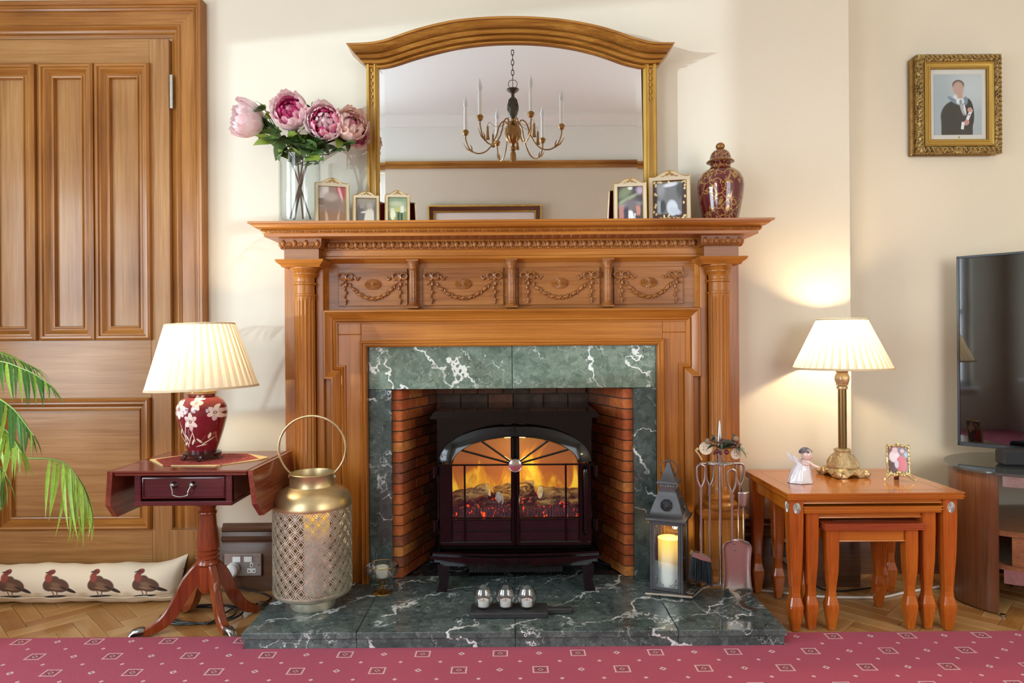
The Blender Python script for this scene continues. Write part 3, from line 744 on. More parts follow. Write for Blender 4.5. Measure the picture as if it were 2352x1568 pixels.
# big columns
for s in (-1, 1):
    x = s*.757; y = 2.498; q = MB(); c = (x, y, 0)
    q.lathe([(.037, 1.118), (.040, 1.121), (.040, 1.126), (.036, 1.129), (.036, 1.160), (.041, 1.163), (.041, 1.168), (.036, 1.172), (.036, 1.184), (.040, 1.194), (.045, 1.199), (.045, 1.203), (.041, 1.205), (.047, 1.214), (.052, 1.219), (.052, 1.223)], c, 32)
    q.build('capital', 'pine', man)
    q = MB(); fluted_shaft(q, (x, y), .0375, .400, 1.122, 16, .13); q.build('column', 'pine', man, sharp=45)
    q = MB(); q.lathe([(.058, .340), (.062, .348), (.062, .356), (.055, .364), (.047, .366), (.047, .370), (.052, .376), (.052, .384), (.045, .390), (.040, .392), (.039, .402)], c, 32); q.build('column_base', 'pine', man)
    a, c_ = sorted((s*.69, s*.826))
    returned('plinth_cap', a, c_, (YW, 2.462), [(0, .300), (.004, .306), (.014, .312), (.018, .322), (.010, .326), (.010, .336), (.004, .341), (-.03, .342)])
    wb('plinth', a, c_, 2.462, YW, HZ, .302)
    q = MB(); q.rbox(a+.022, c_-.022, 2.459, 2.466, .12, .27, .002); q.build('plinth_panel', 'pine', man, smooth=False)
    returned('plinth_foot', a, c_, (YW, 2.462), [(.014, HZ), (.014, HZ+.03), (.008, HZ+.038), (.0, HZ+.042)])
# ================================================================== MARBLE SLIPS
slips = thing('marble_slip', 'polished green marble slips framing the brick recess', 'marble', (0, 2.55, HZ))
def slab(name, x0, x1, y0, y1, z0, z1, mat, par, r=.0015):
    q = MB(); q.rbox(x0, x1, y0, y1, z0, z1, r); return q.build(name, mat, par, smooth=False)
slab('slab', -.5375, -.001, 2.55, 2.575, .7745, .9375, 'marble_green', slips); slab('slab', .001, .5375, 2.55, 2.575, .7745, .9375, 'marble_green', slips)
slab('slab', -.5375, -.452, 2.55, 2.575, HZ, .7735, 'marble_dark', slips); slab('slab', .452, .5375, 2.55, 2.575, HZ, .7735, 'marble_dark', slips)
# ================================================================== HEARTH
hearth = thing('hearth', 'raised dark green marble hearth slab with white veins', 'hearth', (0, 2.3, 0))
HXX = .838
J = [-HXX, -.485, .004, .505, HXX]
for i in range(4):
    slab('top_slab', J[i]+(.0006 if i else 0), J[i+1]-(.0006 if i < 3 else 0), 2.095, 2.60, .040, HZ, 'marble_hearth', hearth, .002)
for i in range(4):
    slab('riser', J[i]+(.0006 if i else 0)+(.006 if i == 0 else 0), J[i+1]-.0006-(.006 if i == 3 else 0), 2.101, 2.13, .0, .0398, 'marble_hearth', hearth, .001)
for s in (-1, 1): slab('riser', s*(HXX-.006), s*(HXX-.03), 2.13, 2.60, 0, .0398, 'marble_hearth', hearth, .001)
for i in range(3):
    for j in range(2): slab('hearth_tile', -.45+i*.3+.001, -.15+i*.3-.001, 2.601+j*.17, 2.768+j*.17, .03, HZ-.002, 'slate_tile', hearth, .001)
# ================================================================== BRICK RECESS
rec = thing('brick_recess', 'rounded orange brick lining of the fireplace opening behind the black stove', 'brickwork', (0, 2.7, HZ))
FX, FY, BX, BY = .452, 2.578, .318, 2.86
CH = .0395; rows = 19
q = MB(); t_ = Vector((BX-FX, BY-FY, 0)).normalized()
for s in (-1, 1):
    nrm = Vector((t_.y, -t_.x, 0))  # outward (to +x for s=1)
    P_ = [(FX-.03+.004, FY+.004), (FX-.028+.004+t_.x*.02, FY+.02), (BX+.004, BY+.004), (BX+.06, BY+.06), (FX+.03, BY+.06), (FX+.03, FY+.004)]
    q.prism([(s*x, y) for x, y in P_], HZ, HZ+rows*CH, 'z')
q.box(-BX-.02, BX+.02, BY+.006, BY+.08, HZ, HZ+rows*CH)
q.box(-OPX-.02, OPX+.02, FY, BY+.08, HZ+rows*CH, HZ+rows*CH+.03)
q.build('mortar_bed', 'mortar', rec, smooth=False)
rb = random.Random(11)
# bullnose corner brick cross-section and straight bricks
def corner_brick(s, z, ln, mi):
    r = .018; x_out = FX; xi = FX-.040
    pts = [(x_out, FY), (xi+r, FY)]
    for k in range(1, 6):
        a = k/6*R(64); pts.append((xi+r-r*sin(a)*1.0, FY+r-r*cos(a)))
    e = Vector((xi+.001, FY+.016, 0)); tt = Vector((BX-.0-xi-0, BY-FY-.016, 0)).normalized()
    e2 = e+tt*ln; pts.append((e2.x, e2.y)); pts.append((e2.x+.03, e2.y+.005)); pts.append((x_out, FY+.05))
    q = MB(); q.prism([(s*x, y) for x, y in pts], z+.0022, z+CH-.0022, 'z'); o = q.build('brick', 'brick_%d' % mi, rec, sharp=50); return e, tt
def bcol(front=True): return rb.choice((0, 0, 1, 1, 2, 3) if front else (1, 2, 2, 4))
for s in (-1, 1):
    for r_ in range(rows):
        z = HZ+r_*CH; ln = .045 if r_ % 2 else .095
        e, tt = corner_brick(s, z, ln, bcol())
        pos = ln+.003; total = (Vector((BX, BY, 0))-e).length
        while pos < total-.01:
            l = min(.105+rb.uniform(-.006, .006), total-pos)
            p0 = e+tt*pos; p1 = e+tt*(pos+l); nn = Vector((tt.y, -tt.x, 0)); j = rb.uniform(-.0015, .0015)
            q = MB(); a_ = p0-nn*(-j); b_ = p1-nn*(-j)
            poly = [(s*v.x, v.y) for v in (a_, b_, b_+nn*.025, a_+nn*.025)]
            q.prism(poly, z+.0022+rb.uniform(0, .001), z+CH-.0022, 'z'); q.build('brick', 'brick_%d' % bcol(pos < .1) if pos < .16 else 'brick_4', rec, smooth=False)
            pos += l+.003
for r_ in range(11, rows):
    z = HZ+r_*CH; x = -BX-(.04 if r_ % 2 else 0)
    while x < BX:
        l = .105+rb.uniform(-.008, .02); xa = max(x, -BX); xb = min(x+l, BX)
        if xb-xa > .012:
            q = MB(); q.rbox(xa, xb, BY-rb.uniform(0, .002), BY+.02, z+.002, z+CH-.002, .001); q.build('brick', 'dark_brick' if rb.random() < .6 else 'brick_4', rec, smooth=False)
        x += l+.003
# ================================================================== STOVE
SXC, SY0 = .008, 2.455
plain('glow_ember', (255, 60, 10), 0.8)
stove = thing('electric_stove', 'glossy black arched double-door stove with glowing log fire inside', 'stove', (SXC, SY0, HZ))
def S(x): return SXC+x
# screen behind the logs: the flame picture is projected, so it gives off light itself
m, n, p = newmat('flame_screen'); b = NB(n)
sp = b.node('ShaderNodeSeparateXYZ'); b.link(b.coord('Generated'), sp.inputs[0])
nz = b.noise(b.mapping(b.coord('Generated'), scale=(7, 1, 2.2)), 1.0, 3, 0.5, 1.2)
hgt = b.math('ADD', sp.outputs[2], b.math('MULTIPLY', b.math('SUBTRACT', nz, .5), -1.25))
fl = b.rng(hgt, .50, .22, 0, 1, True)
nz2 = b.noise(b.mapping(b.coord('Generated'), loc=(3, 0, 0), scale=(9, 1, 2.5)), 1.0, 2, 0.5, 0.8)
core = b.math('MULTIPLY', b.rng(hgt, .40, .15, 0, 1, True), b.rng(nz2, .42, .6, 0.15, 1))
c = b.mix(b.rng(sp.outputs[2], .25, .95), lin((170, 92, 34)), lin((104, 66, 44)))
c = b.mix(fl, c, lin((206, 134, 30))); c = b.mix(core, c, lin((250, 206, 60)))
b.link(c, p.inputs['Base Color']); b.link(c, p.inputs['Emission Color']); p.inputs['Emission Strength'].default_value = 0.55; p.inputs['Roughness'].default_value = .6
m, n, p = newmat('ember'); b = NB(n); co = b.coord()
g = b.rng(b.noise(b.mapping(co, scale=(1, 1, .6)), 60, 3, .6), .60, .68, 0, 1)
b.link(b.mix(g, lin((52, 34, 44)), lin((255, 70, 20))), p.inputs['Base Color']); p.inputs['Emission Color'].default_value = lin((255, 70, 18))
b.link(b.math('MULTIPLY', g, 1.6), p.inputs['Emission Strength']); p.inputs['Roughness'].default_value = .8
m, n, p = newmat('fire_log'); b = NB(n); co = b.coord()
f = b.noise(b.mapping(co, scale=(18, 60, 60)), 1.0, 5, .7, .6)
b.link(b.ramp(f, [(.40, lin((54, 34, 22))), (.5, lin((150, 112, 62))), (.62, lin((214, 176, 104)))]), p.inputs['Base Color'])
b.link(b.bump(f, 1.0, .006), p.inputs['Normal']); p.inputs['Roughness'].default_value = .9
plain('log_end', (196, 186, 176), .9, noise=.35, nscale=70)
plain('stove_inner', (150, 92, 54), .5, noise=.15, nscale=5)
YF = SY0               # door plane
zf = HZ
# body box
q = MB()
q.rbox(S(-.278), S(-.262), YF+.02, 2.80, .205, .688, .002); q.rbox(S(.262), S(.278), YF+.02, 2.80, .205, .688, .002)
q.box(S(-.262), S(.262), 2.785, 2.80, .205, .688); q.box(S(-.278), S(.278), YF+.02, 2.80, .205, .220); q.box(S(-.278), S(.278), YF+.02, 2.80, .676, .690)
q.build('body', 'gloss_black', stove, smooth=False)
# front plate with arched cut-out: built as strips between the arch and a rectangle
def archpt(a, rx, rz, z0): return (rx*cos(a), z0+rz*sin(a))
SPZ = .513
q = MB(); N = 24
outer = [archpt(pi*k/N, .270, .133, SPZ) for k in range(N+1)]
vs = []; fs = []
for (x, z) in outer: vs += [(S(x), YF+.018, z), (S(x*1.04), YF+.018, .688)]
for k in range(N): fs.append((2*k, 2*k+1, 2*k+3, 2*k+2))
q.add(vs, fs); q.build('front_plate', 'gloss_black', stove, smooth=False)
# top plate: moulded, slightly bowed
def bowed(q, hw, y_front, y_back, z0, z1, bow=0.0, lip=.004, n=20):
    top = []
    for k in range(n+1):
        t = -1+2*k/n; top.append((S(hw*t), y_front-bow*(1-t*t)))
    top += [(S(hw), y_back), (S(-hw), y_back)]
    q.prism(top, z0, z1, 'z')
q = MB(); bowed(q, .302, 2.435, 2.80, .676, .684, .012); bowed(q, .296, 2.44, 2.80, .684, .694, .012); bowed(q, .289, 2.447, 2.80, .694, .701, .012); q.build('top_plate', 'gloss_black', stove, sharp=30)
q = MB(); bowed(q, .296, 2.425, 2.78, .195, .205, .030); bowed(q, .303, 2.415, 2.78, .181, .194, .032); bowed(q, .290, 2.425, 2.78, .168, .181, .03); bowed(q, .27, 2.43, 2.78, .155, .168, .028)
q.build('base_plate', 'gloss_black', stove, sharp=30)
# air vent below
q = MB(); q.rbox(S(-.17), S(.17), 2.47, 2.49, .115, .158, .002)
for k in range(30): q.box(S(-.16+k*.011), S(-.155+k*.011), 2.466, 2.47, .12, .15)
q.build('vent_grille', 'black_plastic', stove, smooth=False)
for s in (-1, 1):
    for (ya, yb_) in ((2.428, 2.46), (2.72, 2.75)):
        q = MB(); pts = [(s*.235, .160), (s*.278, .160), (s*.276, .12), (s*.272, .10), (s*.284, HZ+.001), (s*.246, HZ+.001), (s*.240, .10)]
        q.prism([(S(x), z) for x, z in pts], ya, yb_, 'y'); q.build('leg', 'gloss_panel', stove, smooth=False)
# doors
for s in (-1, 1):
    q = MB(); zb = .222
    # arched rail: bevelled section between outer and inner arc
    N = 16; vs = []; fs = []; sec = [(1.0, -.004), (.97, .002), (.90, .004), (.10, .020), (.02, .021), (-.05, .015), (-.07, -.008)]
    for k in range(N+1):
        a = lerp(R(2), pi/2, k/N) if s > 0 else lerp(R(178), pi/2, k/N)
        xo, zo = archpt(a, .276, .139, SPZ); xi, zi = archpt(a, .226, .096, SPZ)
        if k == N: xo = xi = s*.002
        for (t, d) in sec: vs.append((S(xi+(xo-xi)*t), YF-d, zi+(zo-zi)*t))
    m_ = len(sec)
    for k in range(N):
        for j in range(m_-1): fs.append((k*m_+j, k*m_+j+1, (k+1)*m_+j+1, (k+1)*m_+j))
    q.add(vs, fs); q.box(S(s*.226), S(s*.278), YF-.014, YF+.006, .505, .513)
    # stile, centre mullion, bottom rail
    q.rbox(S(s*.226), S(s*.274), YF-.010, YF+.008, zb, .507, .003)
    q.rbox(S(s*.0015), S(s*.0155), YF-.013, YF+.006, zb, .608, .003); q.box(S(0), S(s*.01), YF+.006, YF+.010, zb, .648)
    q.rbox(S(s*.0015), S(s*.272), YF-.012, YF+.008, zb-.004, zb+.012, .003)
    dr = q.build('door', 'gloss_black', stove, sharp=35)
    q = MB(); q.rbox(S(s*.0155), S(s*.228), YF-.003, YF+.006, zb+.012, .312, .001); 
    q.build('lower_panel', 'gloss_panel', dr, smooth=False)
    q = MB()
    for z in (.3115, .271, .2335): q.rbox(S(s*.0155), S(s*.228), YF-.008, YF-.001, z-.0022, z+.0022, .001)
    q.rbox(S(s*.012), S(s*.228), YF-.010, YF+.002, .5055, .5110, .0012)
    q.rbox(S(s*.178), S(s*.1845), YF-.010, YF+.002, .232, .508, .0015)
    for a in (30, 57):
        x1, z1 = archpt(R(a), .228, .099, SPZ) ; 
        q.tube([(S(0), YF-.004, .508), (S(s*x1), YF-.004, z1)], .0038, 6)
    q.build('glazing_bar', 'gloss_black', dr, smooth=False)
    q = MB(); poly = [(S(s*.0155), .312), (S(s*.228), .312), (S(s*.228), SPZ)]+[(S(s*archpt(a, .228, .098, SPZ)[0]), archpt(a, .228, .098, SPZ)[1]) for a in [pi/2*k/10*.96 for k in range(1, 11)]]+[(S(s*.0155), .608)]
    q.prism(poly, YF+.003, YF+.005, 'y'); q.build('pane', 'clear_glass', dr, smooth=False)
    for z in (.478, .285):
        q = MB(); q.rbox(S(s*.277), S(s*.297), YF-.002, YF+.02, z-.010, z+.024, .003); q.tube([(S(s*.29), YF-.004, z-.016), (S(s*.29), YF-.004, z+.026)], .006, 8); q.build('hinge', 'gloss_black', dr)
# tall handle on the right door
q = MB(); q.tube([(S(.250), YF-.010, .262), (S(.250), YF-.030, .270), (S(.250), YF-.032, .30), (S(.250), YF-.032, .47), (S(.250), YF-.030, .49), (S(.250), YF-.010, .498)], .008, 10); q.build('door_handle', 'gloss_black', stove)
q = MB(); q.lathe([(.026, 0), (.026, .004), (.0235, .010), (.022, .008), (.021, .0085), (.0, .010)], (0, 0, 0), 28, Matrix.Translation((S(0), YF-.013, .508)) @ Matrix.Rotation(pi/2, 4, 'X')); q.build('door_knob', 'chrome', stove)
# fire box
q = MB(); q.box(S(-.25), S(.25), 2.655, 2.66, .30, .67); q.build('flame_screen', 'flame_screen', stove, smooth=False)
q = MB(); q.box(S(-.262), S(-.256), YF+.03, 2.66, .25, .66); q.box(S(.256), S(.262), YF+.03, 2.66, .25, .66); q.box(S(-.26), S(.26), 2.662, 2.668, .25, .66); q.build('fire_box', 'stove_inner', stove, smooth=False)
rl = random.Random(5); q = MB()
def em(u, v):
    x = lerp(-.24, .24, u); y = lerp(2.485, 2.65, v); return (S(x), y, .318+.05*v+.006*sin(u*90)+.006*sin(u*41+v*13)*cos(v*17))
q.grid(em, 60, 14)
for k in range(44):
    x = lerp(-.235, .235, k/43); q.rbox(S(x-.0042), S(x+.0042), 2.482+rl.uniform(0, .004), 2.50, .312, .338+rl.uniform(0, .016), .0015)
for k in range(70):
    q.ball((S(rl.uniform(-.23, .23)), rl.uniform(2.50, 2.62), .345+rl.uniform(0, .02)), (rl.uniform(.006, .014), .01, rl.uniform(.005, .01)), 6, 5)
q.build('ember_bed', 'ember', stove, sharp=20)
def log(p0, p1, r, seed):
    q = MB(); P0, P1 = Vector(p0), Vector(p1); rr = random.Random(seed); n = 9
    pts = [P0.lerp(P1, i/n)+Vector((0, rr.uniform(-.003, .003), rr.uniform(-.003, .004))) for i in range(n+1)]
    q.tube(pts, [r*rr.uniform(.88, 1.08) for _ in pts], 12, cap=False); lg = q.build('log', 'fire_log', stove)
    q = MB(); q.tube([P0+(P0-P1).normalized()*.001, P0+(P1-P0)*.01], r*.97, 12); q.tube([P1, P1+(P1-P0).normalized()*.001], r*.97, 12); q.build('log_end', 'log_end', lg)
log((S(-.245), 2.56, .360), (S(-.100), 2.53, .402), .026, 1)
log((S(-.058), 2.515, .372), (S(.06), 2.60, .392), .026, 2)
log((S(.092), 2.525, .392), (S(.235), 2.58, .368), .024, 3)
log((S(-.08), 2.60, .385), (S(.07), 2.62, .40), .018, 4)
bulb('flame_projector', (SXC, 2.50, .56), 1.6, (1.0, .70, .16), .04)
q = MB(); q.tube([(S(.08), 2.525, .352), (S(.16), 2.53, .356), (S(.24), 2.54, .352)], .011, 8); q.build('log', 'fire_log', stove)
q = MB(); q.tube([(S(.24), 2.78, HZ+.01), (.42, 2.66, HZ+.006), (.50, 2.60, HZ+.006), (.56, 2.50, HZ+.006), (.64, 2.475, HZ+.006)], .005, 8)
tag(q.build('stove_cable', 'black_plastic'), 'thin black power cable trailing along the hearth right of the stove', 'cable')
# ================================================================== THINGS ON THE MANTEL SHELF
TOP = 1.374
# ------------------------------------------------------------------ overmantel mirror
MY = 2.59
mir = thing('overmantel_mirror', 'wide arched gilt wood overmantel mirror standing on the mantel shelf', 'mirror', (0, MY, TOP))
def mp(px, py): v = PX(px, py, MY); return (v.x, v.z)
topc = [(807, 122), (840, 121), (872, 118), (905, 110), (950, 94), (1000, 80), (1050, 70), (1110, 64), (1176, 62), (1240, 64), (1300, 70), (1355, 80), (1400, 92), (1440, 106), (1480, 117), (1508, 120), (1538, 120)]
botc = [(845, 158), (858, 159), (876, 160), (905, 155), (955, 139), (1003, 126), (1052, 115), (1112, 107), (1176, 104), (1238, 106), (1298, 113), (1350, 124), (1393, 137), (1432, 151), (1472, 160), (1492, 160), (1507, 158)]
T = spline([(*mp(*p), 0) for p in topc], 4); B = spline([(*mp(*p), 0) for p in botc], 4)
sec = [(0, -.03), (0, .010), (.04, .018), (.10, .021), (.155, .016), (.165, .010), (.19, .010), (.20, .030), (.28, .036), (.36, .033), (.375, .024), (.40, .024), (.41, .044), (.52, .052), (.60, .048), (.615, .036), (.64, .036), (.65, .056), (.74, .070), (.86, .080), (.88, .080), (.885, .088), (1.0, .088), (1.0, -.03)]
q = MB(); k = len(sec); vs = []
for t_, b_ in zip(T, B):
    for (u, d) in sec: w = b_.lerp(t_, u); vs.append((w.x, MY-d, w.y))
n_ = len(T); fs = [(i*k+j, i*k+j+1, (i+1)*k+j+1, (i+1)*k+j) for i in range(n_-1) for j in range(k-1)]+[tuple(range(k)), tuple(range((n_-1)*k, n_*k))]
fs += [(i*k, i*k+k-1, (i+1)*k+k-1, (i+1)*k) for i in range(n_-1)]
q.add(vs, fs); q.build('arched_cornice', 'mirror_wood', mir, sharp=24)
zpt = mp(870, 158)[1]
for s, (xa, xb) in ((-1, (mp(845, 330)[0], mp(874, 330)[0])), (1, (mp(1477, 330)[0], mp(1507, 330)[0]))):
    q = MB(); pr = [(0, -.03), (0, .018), (.12, .022), (.2, .022), (.26, .012), (.42, .010), (.56, .012), (.60, .020), (.70, .022), (.74, .016), (.82, .018), (.9, .012), (1, .004), (1, -.03)]
    if s > 0: vs = [(lerp(xb, xa, u), MY-d, z) for z in (TOP, zpt+.01) for u, d in pr]
    else: vs = [(lerp(xa, xb, u), MY-d, z) for z in (TOP, zpt+.01) for u, d in pr]
    kk = len(pr); q.add(vs, [(j, j+1, kk+j+1, kk+j) for j in range(kk-1)]+[tuple(range(kk)), tuple(range(kk, 2*kk))]); po = q.build('post', 'mirror_post', mir)
    q = MB()   # small carved husk chain at the head of the post
    cx = lerp(xa, xb, .45)
    for i in range(11): q.ball((cx+(.003 if i % 2 else -.003), MY-.014, zpt-.012-i*.0125), (.0055*(1-i*.04), .005, .0085), 6, 5)
    q.build('carved_drop', 'mirror_post', po)
gx0 = mp(873, 330)[0]-.002; gx1 = mp(1477, 330)[0]+.002
loop = [(gx0, TOP+.001), (gx1, TOP+.001)]+[(w.x, w.y+.003) for w in reversed(B) if gx0 < w.x < gx1]
cx = sum(p[0] for p in loop)/len(loop)
q = MB(); bev = .022; n_ = len(loop)
def inset(lp, d):
    o = []
    for i in range(len(lp)):
        a = Vector(lp[i-1]); b_ = Vector(lp[i]); c_ = Vector(lp[(i+1) % len(lp)]); e1 = (b_-a).normalized(); e2 = (c_-b_).normalized()
        n1 = Vector((-e1.y, e1.x)); n2 = Vector((-e2.y, e2.x)); m_ = n1+n2; m_ /= max(.3, m_.dot(n1)); o.append(b_+m_*d)
    return o
# corner points of the loop: left and right top
inn = inset(loop, bev)
vs = [(x, MY-.006, z) for x, z in loop]+[(p.x, MY-.0066, p.y) for p in inn]+[(x, MY+.0, z) for x, z in loop]
fs = [(i, (i+1) % n_, n_+(i+1) % n_, n_+i) for i in range(n_)]+[tuple(n_+i for i in range(n_))]
q.add(vs, fs); q.build('mirror_glass', 'mirror_silver', mir, smooth=False)
q = MB(); q.prism([(x, z) for x, z in loop], MY+.002, MY+.02, 'y'); q.build('back_board', 'skirting_brown', mir, smooth=False)
# ------------------------------------------------------------------ photo frames with a domed crest
plain('frame_cream', (214, 198, 170), .35, .2)
plain('frame_gold', (206, 172, 96), .28, .8)
plain('red_velvet', (150, 14, 36), .9)
def crest_outline(w, h, hc, cw=.40, r=.006, n=8, ins=0.0):
    """outline (x,z), counter-clockwise from the lower left; hc = crest height"""
    x0, x1, z0, z1 = -w/2+ins, w/2-ins, ins, h-ins
    p = [(x0, z0), (x1, z0)]; p += [(x1-r+r*cos(a), z1-r+r*sin(a)) for a in [k*pi/2/4 for k in range(5)]]
    for k in range(2*n+1):
        t = 1-k/n; x = t*w*cw; p.append((x, z1+hc*(0.5+0.5*cos(pi*t)) if abs(t) <= 1 else z1))
    p += [(x0+r-r*sin(a), z1-r+r*cos(a)) for a in [k*pi/2/4 for k in range(5)]]
    return p
def photo_frame(label, x, y, z, w, h, hc, border, yaw, lean, photo, group=None, extra=None):
    t = thing('photo_frame', label, 'photo frame', (0, 0, 0), group); hc *= 1.15
    out_ = crest_outline(w, h, hc); ix0, ix1, iz0, iz1 = -w/2+border, w/2-border, border*1.0, h-border*1.05
    q = MB(); n = len(out_)
    def frontz(x_, z_): return 0
    # front face with a hole: bridge outline to the inner rectangle by four fans
    rect = [(ix0, iz0), (ix1, iz0), (ix1, iz1), (ix0, iz1)]
    bm = bmesh.new(); V = [bm.verts.new((a, 0, c)) for a, c in out_]; E = [bm.edges.new((V[i], V[(i+1) % n])) for i in range(n)]
    V2 = [bm.verts.new((a, 0, c)) for a, c in rect]; E2 = [bm.edges.new((V2[i], V2[(i+1) % 4])) for i in range(4)]
    bmesh.ops.triangle_fill(bm, edges=E+E2, use_beauty=True)
    r_ = bmesh.ops.extrude_face_region(bm, geom=list(bm.faces)); bmesh.ops.translate(bm, verts=[v for v in r_['geom'] if isinstance(v, bmesh.types.BMVert)], vec=(0, .010, 0))
    q.bm(bm); q.build('frame', 'frame_cream', t, smooth=False)
    q = MB(); q.tube([(a, 0, c) for a, c in out_], .0016, 6, closed=True); q.tube([(a, 0, c) for a, c in rect], .0016, 6, closed=True); q.build('gold_edge', 'frame_gold', t)
    q = MB(); cz = h+hc*.42-border*.2
    s_ = w/.115
    for a in range(-2, 3): q.ball((a*.0042*s_, -.001, cz+.004*s_*(1-abs(a)*.35)), (.0026*s_, .002, .0034*s_), 6, 5)
    q.ball((0, -.002, cz+.010*s_), (.0032*s_, .002, .004*s_), 6, 5)
    for s in (-1, 1): q.tube([(s*.004*s_, -.0006, cz-.003*s_), (s*.012*s_, -.001, cz-.001*s_), (s*.018*s_, -.0006, cz-.005*s_), (s*.023*s_, -.0005, cz-.003*s_)], .0012*s_, 5)
    q.build('crest_ornament', 'frame_gold', t)
    q = MB(); q.box(ix0, ix1, .004, .006, iz0, iz1); q.build('photograph', photo, t, smooth=False)
    q = MB(); q.box(-w/2+.003, w/2-.003, .0101, .013, .003, h-.003); q.build('velvet_back', 'red_velvet', t, smooth=False)
    q = MB(); M = Matrix.Translation((0, .013, h*.62)) @ Matrix.Rotation(R(24), 4, 'X'); q.box(-w*.14, w*.14, 0, .002, -h*.58, 0, M); q.build('strut', 'red_velvet', t, smooth=False)
    if extra: extra(t, ix0, ix1, iz0, iz1)
    t.matrix_world = Matrix.Translation((x, y, z)) @ Matrix.Rotation(yaw, 4, 'Z') @ Matrix.Rotation(-lean, 4, 'X')
    return t
paint('photo_sepia', (150, 124, 108), [('r', .16, .78, .22, .3, 0, (206, 192, 182), .15), ('r', .1, .58, .2, .10, 0, (120, 100, 92), .2), ('e', .82, .95, .16, .30, 20, (176, 74, 84), .25), ('e', .80, .85, .05, .25, 20, (216, 170, 168), .4),
    ('e', .5, .16, .52, .22, 0, (150, 112, 84), .15), ('e', .30, .15, .05, .2, 12, (196, 162, 128), .5), ('e', .72, .15, .04, .2, -12, (190, 154, 122), .5), ('e', .5, .56, .32, .26, 0, (142, 118, 106), .35), ('e', .45, .72, .26, .12, 0, (176, 156, 144), .5)], warp=.04, rough=.15, coat=.6)
paint('photo_wedding_grey', (136, 128, 116), [('r', .5, .86, .5, .14, 0, (150, 142, 126), .4), ('e', .22, .3, .2, .5, 0, (104, 98, 92), .25), ('e', .3, .72, .13, .12, 0, (150, 142, 132), .4), ('e', .66, .1, .26, .52, -6, (214, 206, 188), .15), ('e', .68, .7, .14, .13, 0, (170, 160, 148), .4), ('e', .42, .46, .16, .04, 10, (214, 208, 196), .4), ('e', .96, .3, .08, .5, 0, (110, 104, 96), .4)], warp=.06, rough=.15, coat=.6)
paint('photo_beach', (176, 190, 142), [('r', .5, .85, .5, .2, 0, (134, 164, 134), .6), ('r', .5, .22, .5, .24, 0, (126, 148, 96), .06), ('e', .25, .34, .15, .20, 0, (226, 222, 190), .15), ('e', .22, .54, .10, .06, 0, (222, 214, 176), .3), ('r', .34, .1, .03, .14, 0, (196, 160, 116), .3),
    ('r', .56, .26, .06, .28, 0, (64, 76, 66), .2), ('r', .72, .26, .06, .28, 0, (64, 76, 66), .2), ('r', .56, .54, .09, .1, 0, (190, 186, 110), .2), ('r', .75, .56, .09, .14, 0, (224, 224, 206), .2), ('e', .45, .76, .4, .1, 0, (190, 196, 160), .6)], warp=.04, rough=.15, coat=.6)
paint('photo_garden', (76, 72, 74), [('e', .3, .85, .3, .16, 30, (120, 130, 100), .6), ('e', .5, .97, .1, .05, 0, (214, 218, 214), .4), ('e', .4, .64, .4, .06, 20, (150, 162, 126), .5), ('e', .9, .9, .14, .12, 0, (176, 156, 176), .6), ('e', .45, .46, .45, .08, 6, (160, 162, 160), .5), ('e', .55, .45, .3, .2, 0, (116, 106, 108), .6),
    ('r', .15, .25, .10, .2, 0, (176, 122, 114), .3), ('r', .82, .3, .08, .14, 0, (190, 130, 116), .3), ('e', .5, .06, .14, .26, 0, (226, 226, 222), .15), ('r', .68, .14, .03, .08, 0, (214, 214, 210), .3), ('r', .35, .2, .08, .2, 0, (70, 62, 80), .4)], warp=.08, wscale=9, rough=.15, coat=.6)
gl = [('r', .5, .5, .60, .60, 0, (70, 48, 48), .02)]
rg = random.Random(4)
for k in range(34):
    e_ = k % 4; u = rg.random()
    cx_, cy_ = ((u, rg.uniform(.955, .985)), (u, rg.uniform(.02, .14)), (rg.uniform(.03, .11), u), (rg.uniform(.89, .97), u))[e_]
    gl.append(('e', cx_, cy_, .030 if e_ > 1 else .045, .035 if e_ > 1 else .024, rg.uniform(0, 180), (226, 204, 142), .3))
gl += [('r', .5, .56, .36, .385, 0, (110, 112, 114), .01), ('e', .52, .9, .24, .05, 8, (206, 208, 212), .4), ('e', .25, .75, .12, .2, 20, (146, 146, 148), .5), ('e', .8, .75, .1, .2, 0, (74, 78, 78), .5), ('e', .5, .58, .22, .18, 0, (110, 110, 110), .7), ('e', .3, .36, .09, .16, 0, (66, 70, 70), .3), ('e', .58, .32, .16, .2, 14, (196, 200, 206), .2), ('e', .66, .24, .18, .08, -20, (186, 190, 198), .3), ('r', .18, .35, .05, .15, 0, (150, 154, 158), .4),
       ('r', .5, .965, .40, .004, 0, (226, 204, 142), .1), ('r', .885, .56, .006, .4, 0, (70, 48, 48), .1)]
paint('photo_card', (70, 48, 48), gl, rough=.15, coat=.6, warp=.02, wscale=20)
photo_frame('cream photo frame with a sepia baby picture, next to the glass vase', -.648, 2.475, TOP, .122, .166, .017, .0125, R(16), R(12), 'photo_sepia')
photo_frame('small cream photo frame with a black and white couple, second from the vase', -.528, 2.485, TOP, .094, .120, .013, .0105, R(11), R(12), 'photo_wedding_grey')
photo_frame('small cream photo frame with a green-tinted beach picture, left of centre', -.414, 2.485, TOP, .089, .120, .013, .0105, R(7), R(10), 'photo_beach')
photo_frame('cream photo frame with a wedding group in a garden, right part of the shelf', .434, 2.485, TOP, .119, .160, .016, .0135, R(-9), R(11), 'photo_garden')
plain('gold_print', (226, 204, 142), .4)
